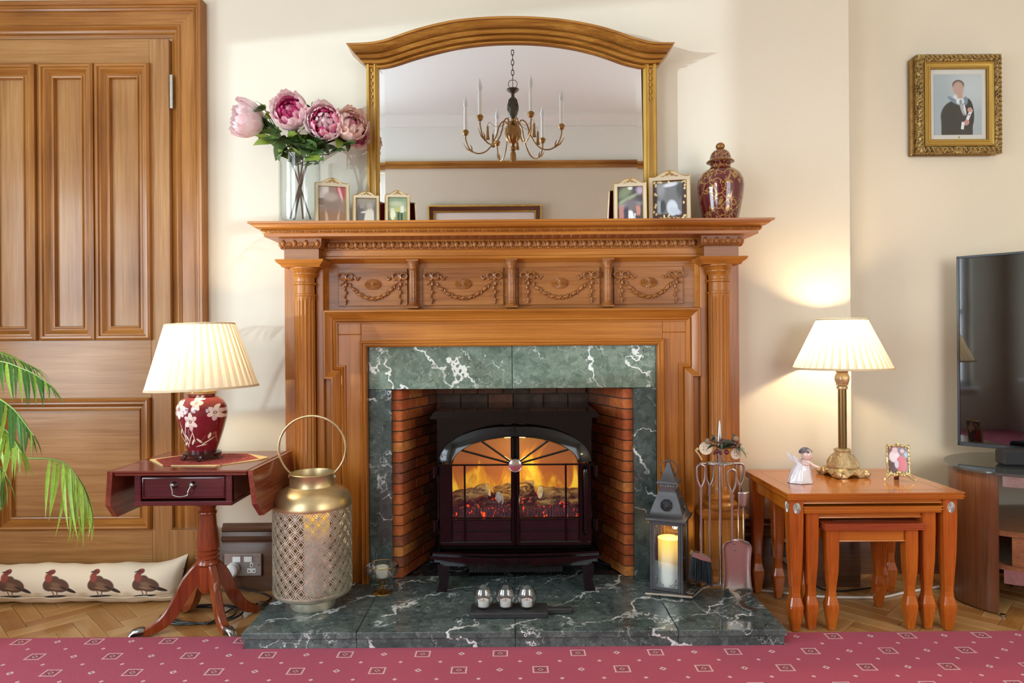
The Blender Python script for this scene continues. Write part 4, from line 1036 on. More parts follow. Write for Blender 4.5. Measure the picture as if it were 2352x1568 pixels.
def text_mesh(cu, mat, name='lettering'):
    tmp = bpy.data.objects.new('tmp', cu); COL.objects.link(tmp); bpy.context.view_layer.update()
    me = bpy.data.meshes.new_from_object(tmp.evaluated_get(bpy.context.evaluated_depsgraph_get())); bpy.data.objects.remove(tmp)
    me.materials.clear(); me.materials.append(MATS[mat]); o = bpy.data.objects.new(name, me); COL.objects.link(o); return o
def thank(t, ix0, ix1, iz0, iz1):
    cu = bpy.data.curves.new('lettering', 'FONT'); cu.body = 'THANK YOU'; cu.size = .0125; cu.align_x = 'CENTER'; cu.extrude = .0002
    o = text_mesh(cu, 'gold_print'); o.parent = t; o.location = (0, .0036, iz0+.006); o.rotation_euler = (pi/2, 0, 0)
photo_frame('largest cream photo frame with gold leaf border and monochrome wedding picture, beside the jar', .580, 2.495, TOP, .150, .185, .020, .0145, R(-12), R(10), 'photo_card', extra=thank)
# ------------------------------------------------------------------ lidded jar
m, n, p = newmat('burgundy_gilt'); b = NB(n); co = b.coord()
sp = b.node('ShaderNodeSeparateXYZ'); b.link(co, sp.inputs[0])
ang_ = b.math('ARCTAN2', sp.outputs[1], sp.outputs[0])
cb = b.node('ShaderNodeCombineXYZ'); b.link(b.math('MULTIPLY', ang_, .075), cb.inputs[0]); b.link(sp.outputs[2], cb.inputs[1])
uv = cb.outputs[0]
ns = b.node('ShaderNodeTexNoise'); b.link(uv, ns.inputs['Vector']); ns.inputs['Scale'].default_value = 22; ns.inputs['Detail'].default_value = 2
sb = b.node('ShaderNodeVectorMath', operation='SCALE'); b.link(ns.outputs['Color'], sb.inputs[0]); sb.inputs['Scale'].default_value = .03
ad = b.node('ShaderNodeVectorMath', operation='ADD'); b.link(uv, ad.inputs[0]); b.link(sb.outputs[0], ad.inputs[1])
d1 = b.voronoi(ad.outputs[0], 26, 'DISTANCE_TO_EDGE'); line = b.math('LESS_THAN', d1, .045)
f1 = b.voronoi(ad.outputs[0], 26, 'F1'); ring = b.math('MULTIPLY', b.math('GREATER_THAN', f1, .17), b.math('LESS_THAN', f1, .27))
leafs = b.math('GREATER_THAN', b.noise(ad.outputs[0], 75, 2, .6, .8), .60)
dens = b.rng(b.noise(uv, 13, 2), .40, .52, 0, 1)
topd = b.rng(sp.outputs[2], .155, .18, 0, 1)
dens = b.math('MAXIMUM', dens, topd)
msk = b.math('MULTIPLY', b.math('MAXIMUM', b.math('MAXIMUM', b.math('MULTIPLY', line, .85), ring), leafs), b.math('GREATER_THAN', dens, .45))
c = b.mix(msk, lin((92, 20, 26)), lin((172, 132, 74))); b.link(c, p.inputs['Base Color'])
b.link(b.math('MULTIPLY', msk, .3), p.inputs['Metallic']); p.inputs['Roughness'].default_value = .14; p.inputs['Coat Weight'].default_value = .6
plain('jar_burgundy', (98, 24, 30), .16, coat=.5); plain('jar_gilt', (150, 104, 52), .3, .5)
jx, jy = (1660-1176)*2.5/F-.004, 2.50
jar = thing('lidded_jar', 'burgundy porcelain temple jar with gold floral pattern and domed lid', 'jar', (jx, jy, TOP))
q = MB(); q.lathe([(.052, 0), (.058, .004), (.066, .03), (.074, .07), (.080, .105), (.083, .135), (.081, .158), (.072, .180), (.056, .195), (.041, .201), (.037, .207), (.036, .223), (.034, .226)], (jx, jy, TOP), 48); q.build('body', 'burgundy_gilt', jar)
q = MB(); q.lathe([(.036, .222), (.046, .224), (.0475, .228), (.044, .233), (.038, .238), (.037, .246), (.033, .258), (.024, .268), (.012, .272), (.006, .274)], (jx, jy, TOP), 40); q.build('lid', 'burgundy_gilt', jar)
q = MB(); q.tube([(jx+.0475*cos(a), jy+.0475*sin(a), TOP+.227) for a in [2*pi*k/40 for k in range(40)]], .0022, 6, closed=True); q.build('lid_rim', 'jar_gilt', jar)
q = MB(); q.ball((jx, jy, TOP+.284), (.0165, .0165, .0145), 16, 10); q.lathe([(.007, .27), (.008, .276)], (jx, jy, TOP), 12); q.build('knob', 'jar_gilt', jar)
# ------------------------------------------------------------------ glass vase and peonies
vx, vy = -.772, 2.50
vase = MB(); vase.lathe([(0, .0), (.060, .0), (.068, .004), (.073, .015), (.0745, .04), (.0745, .256), (.0715, .258), (.0700, .255), (.0700, .045), (.066, .026), (.05, .018), (0, .016)], (0, 0, 0), 40, cap=False)
for i in range(len(vase.v)): v = Vector(vase.v[i])+Vector((vx, vy, TOP)); vase.v[i] = tuple(v)
vt = thing('glass_vase', 'tall clear glass cylinder vase holding pink peonies', 'vase', (vx, vy, TOP))
vase.build('vase_body', 'clear_glass', vt)
def petal_mat(name, a, c_, sc=26):
    m = bpy.data.materials.new(name); m.use_nodes = True; n = m.node_tree; n.nodes.clear(); b = NB(n); MATS[name] = m
    col = b.ramp(b.noise(b.coord(), 2.2, 3, .6), [(.38, lin(a)), (.62, lin(c_))])
    o = b.node('ShaderNodeOutputMaterial'); d = b.node('ShaderNodeBsdfDiffuse'); t = b.node('ShaderNodeBsdfTranslucent'); mx = b.node('ShaderNodeMixShader'); mx.inputs[0].default_value = .38
    b.link(col, d.inputs[0]); b.link(col, t.inputs[0]); b.link(d.outputs[0], mx.inputs[1]); b.link(t.outputs[0], mx.inputs[2]); b.link(mx.outputs[0], o.inputs[0])
petal_mat('petal_pale', (252, 240, 238), (246, 212, 214)); petal_mat('petal_pink', (246, 200, 208), (230, 140, 168)); petal_mat('petal_magenta', (226, 110, 160), (186, 40, 104)); petal_mat('petal_peach', (252, 234, 222), (246, 206, 192))
plain('leaf_dark', (78, 104, 54), .4, noise=.3, nscale=50); plain('leaf_lime', (132, 150, 60), .45, noise=.25, nscale=50)
plain('stem_green', (70, 84, 46), .5); plain('stem_brown', (106, 78, 64), .6)
def petal_mesh(w, rim, flare, ruff, seed, r=1.0):
    rr = random.Random(seed); ph = rr.uniform(0, 6); q = MB()
    def f(u, v):
        t = (v-.5)*2; s = u; th = lerp(R(168), R(rim), s**.9); wd = w*(sin(pi*min(1, .18+s*.62)))*(1-.25*max(0, s-.75)*4*abs(t)**2)
        th2 = th+R(9)*abs(t)**3*s; ph_ = t*wd
        rad = r*(1+flare*s**4+ruff*sin(t*7+ph)*s**2+ruff*.6*sin(t*15+ph*2)*s**3-.06*abs(t)*s)
        return (rad*sin(th2)*cos(ph_), rad*sin(th2)*sin(ph_), rad*cos(th2))
    q.grid(f, 7, 8); return q
RINGS = [(1.0, 66, .62, 7, .14, .035), (.93, 56, .60, 7, .08, .035), (.80, 46, .58, 7, .05, .04), (.66, 38, .60, 6, .04, .05), (.50, 30, .62, 6, .03, .06), (.34, 24, .7, 5, .02, .06)]
PETALS = {}
def petal(i, variant):
    key = (i, variant)
    if key not in PETALS:
        r, rim, w, n, fl, ru = RINGS[i]; q = petal_mesh(w, rim, fl, ru, i*5+variant, r)
        o = q.build('petal', 'petal_pale'); PETALS[key] = o.data; bpy.data.objects.remove(o)
    return PETALS[key]
LEAF = {}
def leaf_data(mat):
    if mat not in LEAF:
        q = MB()
        def f(u, v):
            t = (v-.5)*2; w = .30*sin(pi*u**.8)*(1-.1*u); return (u, t*w, .10*sin(u*2.6)-.18*u*u+.12*abs(t)*w)
        q.grid(f, 8, 4); o = q.build('leaf', mat); LEAF[mat] = o.data; bpy.data.objects.remove(o)
    return LEAF[mat]
def basis(d, roll=0.0):
    d = Vector(d).normalized(); a = Vector((0, 0, 1)) if abs(d.z) < .95 else Vector((1, 0, 0))
    x = a.cross(d).normalized(); y = d.cross(x); M = Matrix((x, y, d)).transposed().to_4x4(); return M @ Matrix.Rotation(roll, 4, 'Z')
def put_leaf(par, base, direc, size, mat, roll=0.0):
    o = bpy.data.objects.new('leaf', leaf_data(mat)); COL.objects.link(o); o.parent = par
    x = Vector(direc).normalized(); up = Vector((0, 0, 1)); y = up.cross(x); y = y.normalized() if y.length > .1 else Vector((0, 1, 0)); z = x.cross(y)
    M = Matrix((x, y, z)).transposed().to_4x4() @ Matrix.Rotation(roll, 4, 'X')
    o.matrix_local = Matrix.Translation(Vector(base)-OFF[par.name]) @ M @ Matrix.Scale(size, 4); return o
rp = random.Random(21)
def peony(label, pxy, D, rad, face, cols, foot, mid, nleaf, seed):
    c = PX(pxy[0], pxy[1], D); t = thing('peony', label, 'flower', tuple(c), 'pink peonies in the glass vase')
    M = Matrix.Translation((0, 0, 0)) @ basis(face)
    hd = MB(); hd.ball((0, 0, -rad*.5), (rad*.35, rad*.35, rad*.4), 10, 7, None)
    bl = bpy.data.objects.new('bloom', None)
    q = MB(); q.ball((0, 0, 0), (rad*.20, rad*.20, rad*.30), 10, 7); q.ball((0, 0, 0), (rad*.26,)*3, 8, 6)
    for i in range(len(q.v)): q.v[i] = tuple(M @ (Vector(q.v[i])+Vector((0, 0, rad*.05)))+c)
    bloom = q.build('bloom', cols[5], t); rr = random.Random(seed)
    for i, (r, rim, w, n, fl, ru) in enumerate(RINGS):
        for k in range(n):
            o = bpy.data.objects.new('petal', petal(i, rr.randint(0, 2))); COL.objects.link(o); o.parent = bloom
            a = 2*pi*k/n+i*.5+rr.uniform(-.12, .12)
            o.matrix_local = M @ Matrix.Rotation(a, 4, 'Z') @ Matrix.Rotation(rr.uniform(-.12, .08), 4, 'Y') @ Matrix.Scale(rad*rr.uniform(.94, 1.06), 4)
            if cols[i] != 'petal_pale': o.material_slots[0].link = 'OBJECT'; o.material_slots[0].material = MATS[cols[i]]
    fd = Vector(face).normalized(); back = c-fd*rad*.85
    pts = spline([back+fd*rad*.1, back-fd*.012+Vector((0, 0, -.008)), Vector(mid), Vector(foot)], 8)
    q = MB(); q.tube(pts, .0032, 7); q.build('stem', 'stem_brown', t)
    q = MB(); q.ball(tuple(back+fd*rad*.16), (rad*.3, rad*.3, rad*.3), 8, 6); q.build('sepal', 'leaf_dark', t)
    for k in range(3):
        a = 2*pi*k/3; d = basis(fd) @ Vector((cos(a), sin(a), -.2)); put_leaf(t, back, d, rad*1.0, 'leaf_dark', rr.uniform(-1, 1))
    for k in range(nleaf):
        bpt = pts[rr.randint(5, 16)]; d = Vector((rr.uniform(-1, 1), rr.uniform(-1, .2), rr.uniform(-.45, .7)))
        put_leaf(t, bpt, d, rr.uniform(.060, .095), rr.choice(('leaf_dark', 'leaf_dark', 'leaf_dark', 'leaf_lime')), rr.uniform(-1, 1))
    return t
zv = TOP+.25
mg, pk, pl, pe = 'petal_magenta', 'petal_pink', 'petal_pale', 'petal_peach'
peony('pale pink peony furthest left, turned away from the mirror', (563, 272), 2.47, .066, (-.75, -.55, .12), [pl, pl, pl, pl, pk, mg], (vx+.035, vy+.01, TOP+.03), (vx-.045, vy, zv+.02), 7, 1)
peony('pink peony with magenta heart, highest in the vase', (666, 254), 2.44, .066, (-.05, -.95, .18), [pl, pl, pk, mg, mg, pk], (vx+.01, vy, TOP+.03), (vx-.01, vy, zv+.02), 7, 2)
peony('pink peony with magenta heart, second from the mirror frame', (745, 279), 2.43, .064, (.08, -.95, -.08), [pl, pl, pk, mg, pl, pl], (vx-.02, vy, TOP+.03), (vx+.02, vy, zv+.02), 7, 3)
peony('pale peach peony facing the mirror frame', (806, 284), 2.47, .060, (.55, -.75, .25), [pe, pe, pe, pe, pk, pk], (vx-.03, vy+.02, TOP+.03), (vx+.04, vy, zv+.01), 6, 4)
peony('drooping peach peony with dark pink underside, lowest beside the mirror', (822, 312), 2.50, .044, (.75, -.45, -.35), [pe, pe, pk, mg, mg, mg], (vx-.035, vy-.01, TOP+.03), (vx+.045, vy-.01, zv+.01), 6, 5)
# loose foliage sprays and buds between the flowers
fol = thing('foliage_spray', 'green leafy sprays and small buds among the peony stems', 'foliage', (vx, vy, zv))
for k, (px, py, sz, mt) in enumerate([(601, 238, .05, 'leaf_dark'), (612, 262, .035, 'leaf_lime'), (655, 340, .07, 'leaf_dark'), (640, 352, .06, 'leaf_lime'), (700, 340, .075, 'leaf_dark'), (712, 352, .07, 'leaf_dark'), (740, 345, .07, 'leaf_dark'), (765, 352, .075, 'leaf_dark'), (735, 376, .06, 'leaf_dark'), (690, 330, .06, 'leaf_dark'), (680, 222, .04, 'leaf_dark'), (715, 238, .035, 'leaf_dark'), (625, 300, .05, 'leaf_dark'), (800, 330, .05, 'leaf_dark'), (620, 320, .06, 'leaf_lime')]):
    tip = PX(px, py, 2.45+.01*(k % 4)); base_ = Vector((vx+rp.uniform(-.03, .03), vy+rp.uniform(-.02, .02), zv-.02))
    st = base_.lerp(tip, .9); q = MB(); q.tube(spline([base_, base_.lerp(tip, .5)+Vector((0, 0, .012)), st], 6), .0018, 6); stm = q.build('stem', 'stem_green', fol)
    for j in range(3):
        d = Vector((rp.uniform(-1, 1)+(px-700)/200, rp.uniform(-1, -.1), rp.uniform(-.4, .6))); put_leaf(fol, st, d, sz*rp.uniform(1.0, 1.4), mt, rp.uniform(-1, 1))
for k in range(26):
    base_ = Vector((vx+rp.uniform(-.06, .07), vy+rp.uniform(-.05, .03), zv+rp.uniform(-.02, .08))); a = rp.uniform(-1, 1)
    put_leaf(fol, base_, (a, rp.uniform(-.9, -.1), rp.uniform(-.5, .5)), rp.uniform(.06, .10), rp.choice(('leaf_dark', 'leaf_dark', 'leaf_lime')), rp.uniform(-1, 1))
for (px, py) in ((607, 246), (719, 240)):
    q = MB(); q.ball(tuple(PX(px, py, 2.45)), (.007, .007, .010), 8, 6); q.build('bud', 'leaf_lime', fol)
# ================================================================== PORTRAIT ON THE ALCOVE WALL
por = thing('framed_portrait', 'ornate gold framed portrait of a graduate hanging in the alcove', 'picture', (2.208*0+(2209-1181)*2.75/F, YA, PX(2209, 240, 2.75).z))
pcx, pcz = OFF[por.name].x, OFF[por.name].z
PW, PH = .170, .199      # half sizes outer
m, n, p = newmat('gilt_carved'); b = NB(n); co = b.coord()
f = b.noise(co, 70, 4, .6, 1.5)
b.link(b.ramp(f, [(.38, lin((60, 44, 24))), (.5, lin((150, 120, 66))), (.66, lin((216, 192, 128)))]), p.inputs['Base Color'])
p.inputs['Metallic'].default_value = .6; p.inputs['Roughness'].default_value = .35
b.link(b.bump(f, 1.0, .006), p.inputs['Normal'])
q = MB(); q.rbox(pcx-PW-.016, pcx+PW-.028, YA-.024, YA-.001, pcz-PH-.004, pcz+PH-.01, .004); q.build('backing_frame', 'antique_brass', por, smooth=False)
# main frame path: counter-clockwise with left side = inwards
def rectpath(hw, hh): return [(pcx-hw, pcz-hh), (pcx+hw, pcz-hh), (pcx+hw, pcz+hh), (pcx-hw, pcz+hh)]
q = MB(); q.sweep(rectpath(PW, PH), [(0, -.034), (0, .004), (.004, .008), (.012, .014), (.022, .012), (.028, .004), (.030, .002)], YA-.036, closed=True); q.build('outer_frame', 'gilt_carved', por, sharp=50)
# carved leaves round the outer frame
LFM = None
q = MB(); q.ball((0, 0, 0), (.012, .005, .0045), 8, 6); q.ball((.004, -.004, .003), (.005, .004, .003), 6, 5); lf0 = q.build('acanthus_leaf', 'gilt_carved', None); me_ = lf0.data; bpy.data.objects.remove(lf0)
per = []
for k in range(17): u = (k+.5)/17; per += [(pcx-PW+.013+u*(2*PW-.026), pcz+PH-.014, R(35)), (pcx-PW+.013+u*(2*PW-.026), pcz-PH+.014, R(35))]
for k in range(19): u = (k+.5)/19; per += [(pcx-PW+.014, pcz-PH+.02+u*(2*PH-.04), R(-55)), (pcx+PW-.014, pcz-PH+.02+u*(2*PH-.04), R(-55))]
for i, (x, z, a) in enumerate(per):
    o = bpy.data.objects.new('acanthus_leaf', me_); COL.objects.link(o); o.parent = por
    o.matrix_local = Matrix.Translation(Vector((x, YA-.050, z))-OFF[por.name]) @ Matrix.Rotation(a if i % 2 == 0 else a+.2, 4, 'Y')
plain('gilt_plain', (184, 150, 76), .35, .7)
q = MB(); q.sweep(rectpath(PW-.030, PH-.030), [(0, -.03), (0, .006), (.004, .008), (.008, .003), (.016, .001), (.018, .004), (.022, .004), (.024, -.004), (.028, -.005)], YA-.036, closed=True); q.build('inner_frame', 'gilt_plain', por)
q = MB()
bw, bh = PW-.055, PH-.055
for k in range(60): u = -1+2*(k+.5)/60; q.ball((pcx+u*bw, YA-.037, pcz+bh), (.0021, .003, .003), 5, 4); q.ball((pcx+u*bw, YA-.037, pcz-bh), (.0021, .003, .003), 5, 4)
for k in range(72): u = -1+2*(k+.5)/72; q.ball((pcx+bw, YA-.037, pcz+u*bh), (.003, .003, .0021), 5, 4); q.ball((pcx-bw, YA-.037, pcz+u*bh), (.003, .003, .0021), 5, 4)
bd = q.build('bead_trim', 'gilt_plain', por); bd['kind'] = 'stuff'
q = MB(); q.box(pcx-bw, pcx+bw, YA-.030, YA-.026, pcz-bh, pcz+bh); q.build('mount', plain('mount_cream', (226, 216, 206), .6), por, smooth=False)
sk = (196, 158, 146)
paint('portrait_print', (176, 184, 190), [('e', .85, .8, .5, .3, 0, (200, 206, 210), .8), ('e', .1, .4, .3, .5, 0, (166, 176, 184), .8),
    ('e', .52, .60, .12, .09, 0, (226, 226, 230), .2), ('e', .48, .30, .34, .27, 0, (40, 34, 34), .05), ('r', .48, .12, .33, .22, 0, (40, 34, 34), .03), ('e', .72, .34, .12, .26, 4, (36, 30, 30), .06),
    ('e', .42, .56, .15, .035, -28, (120, 138, 158), .2), ('e', .66, .56, .05, .07, 0, (120, 138, 158), .25), ('e', .55, .55, .085, .05, 0, (232, 232, 236), .2), ('e', .59, .44, .035, .13, 20, (176, 178, 184), .2), ('e', .56, .54, .028, .04, 0, (140, 146, 160), .3), ('e', .645, .42, .02, .1, 14, (230, 232, 236), .3),
    ('r', .55, .64, .06, .04, 0, sk, .3), ('e', .51, .82, .125, .085, 0, (84, 66, 60), .12), ('e', .51, .76, .115, .115, 0, sk, .2), ('r', .74, .33, .03, .10, -28, (238, 238, 240), .1), ('e', .75, .41, .05, .04, 0, (206, 150, 140), .15), ('e', .68, .20, .06, .045, 20, (200, 144, 134), .15), ('r', .60, .15, .03, .06, -10, (240, 240, 244), .15), ('r', .74, .33, .02, .01, 20, (170, 50, 60), .2)], rough=.3, coat=.3)
q = MB(); q.box(pcx-bw+.018, pcx+bw-.020, YA-.0315, YA-.0302, pcz-bh+.022, pcz+bh-.022); q.build('portrait', 'portrait_print', por, smooth=False)
q = MB(); q.ball((pcx+.004, YA-.0305, pcz-bh+.012), (.004, .0004, .004), 12, 6); q.rbox(pcx-.010, pcx+.008, YA-.0306, YA-.0300, pcz-bh+.003, pcz-bh+.0045, .0001); q.build('mount_emblem', 'gilt_plain', por, smooth=False)
q = MB(); q.box(pcx-bw, pcx+bw, YA-.0335, YA-.033, pcz-bh, pcz+bh); q.build('pane', 'window_glass', por, smooth=False)
# ================================================================== LEFT SIDE: PEMBROKE TABLE, LAMP, PALM, DRAUGHT EXCLUDER, SOCKET
TZ = .560
tb = thing('drop_leaf_table', 'mahogany drop-leaf pedestal table with a drawer, left of the fireplace', 'table', (-1.03, 2.29, 0))
def bx(name, par, x0, x1, y0, y1, z0, z1, mat, r=.002, M=None):
    q = MB(); q.rbox(x0, x1, y0, y1, z0, z1, r, M); return q.build(name, mat, par, smooth=False)
x0, x1, y0, y1 = -1.232, -.818, 2.10, 2.476
q = MB(); q.rbox(x0, x1, y0, y1, TZ-.008, TZ, .003); q.rbox(x0+.003, x1-.003, y0+.003, y1-.003, TZ-.016, TZ-.008, .002); q.build('table_top', 'mahogany_x', tb, smooth=False)
bx('apron', tb, x0+.055, x0+.075, y0+.02, y1-.02, TZ-.10, TZ-.016, 'mahogany_dark'); bx('apron', tb, x1-.075, x1-.055, y0+.02, y1-.02, TZ-.10, TZ-.016, 'mahogany_dark')
bx('apron', tb, x0+.055, x1-.055, y1-.04, y1-.02, TZ-.10, TZ-.016, 'mahogany_dark')
for xx in (x0+.055, x1-.073): bx('corner_post', tb, xx, xx+.018, y0+.022, y0+.034, TZ-.10, TZ-.016, 'mahogany_x')
bx('bottom_board', tb, x0+.052, x1-.052, y0+.016, y1-.02, TZ-.112, TZ-.098, 'mahogany_dark', .003)
dr = bx('drawer', tb, x0+.076, x1-.076, y0+.024, y0+.18, TZ-.092, TZ-.022, 'mahogany_dark', .002)
q = MB(); q.sweep([(x0+.080, TZ-.089), (x1-.080, TZ-.089), (x1-.080, TZ-.025), (x0+.080, TZ-.025)], [(0, 0), (0, .003), (.003, .004), (.005, 0)], y0+.024, closed=True); q.build('cock_bead', 'mahogany_dark', dr)
q = MB(); cx = (x0+x1)/2; zc = TZ-.048
for s in (-1, 1):
    q.lathe([(.0, .014), (.006, .013), (.009, .008), (.011, .003), (.012, 0)], (0, 0, 0), 16, Matrix.Translation((cx+s*.030, y0+.024, zc)) @ Matrix.Rotation(pi/2, 4, 'X'))
q.tube(spline([(cx-.030, y0+.008, zc-.002), (cx-.024, y0+.004, zc-.018), (cx-.022, y0+.003, zc-.028), (cx, y0+.002, zc-.033), (cx+.022, y0+.003, zc-.028), (cx+.024, y0+.004, zc-.018), (cx+.030, y0+.008, zc-.002)], 5), .0028, 8)
q.build('drawer_handle', 'pewter', dr)
# hanging leaves with clipped corners, slightly splayed
for s, xe in ((-1, x0), (1, x1)):
    LH = .150; poly = [(y0+.002, 0), (y0+.002, -.105), (y0+.045, -LH), (y1-.045, -LH), (y1-.002, -.105), (y1-.002, 0)]
    M = Matrix.Translation((xe+s*.001, 0, TZ-.002)) @ Matrix.Rotation(R(-7 if s > 0 else 4), 4, 'Y')
    q = MB(); q.prism(poly, 0 if s > 0 else -.016, .016 if s > 0 else 0, 'x', M); lf = q.build('drop_leaf', 'mahogany_y', tb, smooth=False)
# turned pedestal
pc = (-1.03, 2.30, 0)
q = MB(); q.rbox(-1.12, -.94, 2.20, 2.40, TZ-.125, TZ-.112, .004); q.rbox(-1.07, -.99, 2.26, 2.34, TZ-.14, TZ-.125, .003); q.build('pedestal_block', 'mahogany_dark', tb, smooth=False)
q = MB(); q.lathe([(.030, .42), (.034, .416), (.034, .408), (.028, .402), (.026, .392), (.030, .386), (.030, .380), (.027, .376), (.029, .35), (.033, .30), (.036, .27), (.036, .262), (.031, .258), (.036, .254), (.036, .248), (.031, .244), (.037, .239), (.037, .233), (.031, .228), (.036, .222), (.038, .214), (.036, .21), (.030, .205), (.030, .13), (.022, .115), (.0, .112)], pc, 28); q.build('pedestal', 'mahogany', tb)
tips = [(-1.232, 2.205), (-.912, 2.205), (-.885, 2.44), (-1.20, 2.45)]
for i, (tx, ty) in enumerate(tips):
    d = Vector((tx-pc[0], ty-pc[1])); L = d.length; d /= L; pe = Vector((-d.y, d.x)); q = MB()
    out_ = [(.020, .222), (.045, .214), (.085, .175), (.125, .110), (.165, .060), (.205, .035), (L-.03, .026)]
    inn = [(.020, .150), (.040, .140), (.070, .105), (.105, .058), (.150, .022), (.200, .006), (L-.03, .004)]
    sc_ = (L-.055)/.205
    out_ = [(.02+(a-.02)*sc_ if i_ < 6 else a, z_) for i_, (a, z_) in enumerate(out_)]; inn = [(.02+(a-.02)*sc_ if i_ < 6 else a, z_) for i_, (a, z_) in enumerate(inn)]
    O = spline([(a, b_, 0) for a, b_ in out_], 5); I = spline([(a, b_, 0) for a, b_ in inn], 5); vs = []; n_ = len(O)
    for a, b_ in zip(O, I):
        for (r, z, w) in ((a.x, a.y, .010), (a.x, a.y, -.010), (a.x-.001, a.y-.004, -.0135), (b_.x, b_.y, -.0125), (b_.x, b_.y, .0125), (a.x-.001, a.y-.004, .0135)):
            vs.append((pc[0]+d.x*r+pe.x*w, pc[1]+d.y*r+pe.y*w, z))
    fs = [(k*6+j, k*6+(j+1) % 6, (k+1)*6+(j+1) % 6, (k+1)*6+j) for k in range(n_-1) for j in range(6)]+[tuple(range(6)), tuple(range((n_-1)*6, n_*6))]
    q.add(vs, fs); lg = q.build('leg', 'mahogany', tb, sharp=30)
    q = MB(); e = Vector((pc[0]+d.x*(L-.032), pc[1]+d.y*(L-.032), 0)); D3 = Vector((d.x, d.y, 0)); P3 = Vector((pe.x, pe.y, 0))
    q.tube([e+Vector((0, 0, .018)), e+D3*.014+Vector((0, 0, .019)), e+D3*.030+Vector((0, 0, .016)), e+D3*.040+Vector((0, 0, .010))], [.015, .0155, .0125, .006], 12)
    for w in (-.009, -.003, .003, .009): q.tube([e+D3*.020+P3*w*.9+Vector((0, 0, .024)), e+D3*.036+P3*w+Vector((0, 0, .017)), e+D3*.046+P3*w*1.1+Vector((0, 0, .004))], [.004, .0045, .003], 6)
    q.build('claw_cap', 'pewter', lg)
# doily
m, n, p = newmat('doily_brocade'); b = NB(n); co = b.coord('Generated')
sp = b.node('ShaderNodeSeparateXYZ'); b.link(co, sp.inputs[0])
U = b.math('ABSOLUTE', b.math('SUBTRACT', sp.outputs[0], .5)); V = b.math('ABSOLUTE', b.math('SUBTRACT', sp.outputs[1], .5))
pt = b.math('GREATER_THAN', b.noise(b.mapping(co, scale=(2, 1, 1)), 16, 4, .6, 2.0), .53)
c = b.mix(b.math('MULTIPLY', pt, .55), lin((148, 44, 44)), lin((206, 120, 100)))
hexd = b.math('MAXIMUM', b.math('MULTIPLY', V, 2.0), b.math('ADD', b.math('MULTIPLY', U, 1.45), b.math('MULTIPLY', V, .62)))
c = b.mix(b.math('GREATER_THAN', b.math('MAXIMUM', b.math('MULTIPLY', V, 2.0), b.math('ADD', b.math('MULTIPLY', U, 2.0), b.math('MULTIPLY', V, .95))), .90), c, lin((226, 200, 140)))
b.link(c, p.inputs['Base Color']); p.inputs['Roughness'].default_value = .75
lx, ly = -1.046, 2.30
q = MB(); pts = [(-.19, .0), (-.095, -.11), (.085, -.125), (.185, -.02), (.20, .03), (.09, .115), (-.09, .12)]
q.prism([(lx+x+.015, ly+y-.005) for x, y in pts], TZ+.0005, TZ+.003, 'z'); dl = q.build('table_mat', 'doily_brocade', smooth=False)
dl.location = (lx, ly, TZ)
for v in dl.data.vertices: v.co -= Vector((lx, ly, TZ))
tag(dl, 'red brocade table mat with cream edging under the left lamp', 'mat')
# ------------------------------------------------------------------ lamps: pleated shade (translucent cloth)
def shade_mat(name, col, tr):
    m = bpy.data.materials.new(name); m.use_nodes = True; n = m.node_tree; n.nodes.clear(); b = NB(n); MATS[name] = m
    o = b.node('ShaderNodeOutputMaterial'); d = b.node('ShaderNodeBsdfDiffuse'); t = b.node('ShaderNodeBsdfTranslucent'); mx = b.node('ShaderNodeMixShader')
    d.inputs[0].default_value = lin(col); t.inputs[0].default_value = lin(col); mx.inputs[0].default_value = tr
    b.link(d.outputs[0], mx.inputs[1]); b.link(t.outputs[0], mx.inputs[2]); b.link(mx.outputs[0], o.inputs[0])
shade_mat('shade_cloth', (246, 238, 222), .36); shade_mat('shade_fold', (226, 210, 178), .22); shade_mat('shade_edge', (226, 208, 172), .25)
def lamp_shade(par, c, r0, z0, r1, z1, n, depth=.004, fold=True):
    q = MB(); seg = n*6; vs = []; fs = []; rows = 7
    for i in range(rows):
        t = i/(rows-1); r = lerp(r0, r1, t); z = lerp(z0, z1, t)
        for j in range(seg):
            a = 2*pi*j/seg; k = j % 6; d = (0, .1, .25, .45, 1, .8)[k]*depth*lerp(1.0, .7, t); aa = a+(.012 if k == 5 else 0)
            rr = r-d; vs.append((c[0]+rr*cos(aa), c[1]+rr*sin(aa), z))
    for i in range(rows-1):
        for j in range(seg): fs.append((i*seg+j, i*seg+(j+1) % seg, (i+1)*seg+(j+1) % seg, (i+1)*seg+j))
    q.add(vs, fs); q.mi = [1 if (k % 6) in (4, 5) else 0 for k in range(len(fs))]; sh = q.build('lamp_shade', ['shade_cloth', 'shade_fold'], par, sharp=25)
    q = MB()
    for (r, z, s) in ((r0, z0, 1), (r1, z1, -1)):
        q = MB(); q.lathe([(r+.0012, z-.001), (r+.0012-s*.0015, z+.006*s), (r-.003, z+.006*s), (r-.002, z-.001)], (c[0], c[1], 0), 60, cap=False); q.build('shade_binding', 'shade_edge', sh)
    q = MB()
    for k in range(3): a = 2*pi*k/3+.4; q.tube([(c[0], c[1], z1-.02), (c[0]+r1*cos(a), c[1]+r1*sin(a), z1-.004)], .0012, 6)
    q.tube([(c[0]+.01*cos(2*pi*k/12), c[1]+.01*sin(2*pi*k/12), z1-.02) for k in range(12)], .0015, 6, closed=True); q.build('shade_carrier', 'brass', sh)
    return sh
plain('bulb_glass', (255, 244, 220), .4)
pp = MATS['bulb_glass'].node_tree.nodes['Principled BSDF']; pp.inputs['Emission Color'].default_value = lin((255, 226, 170)); pp.inputs['Emission Strength'].default_value = 3.0
pp.inputs['Alpha'].default_value = 1
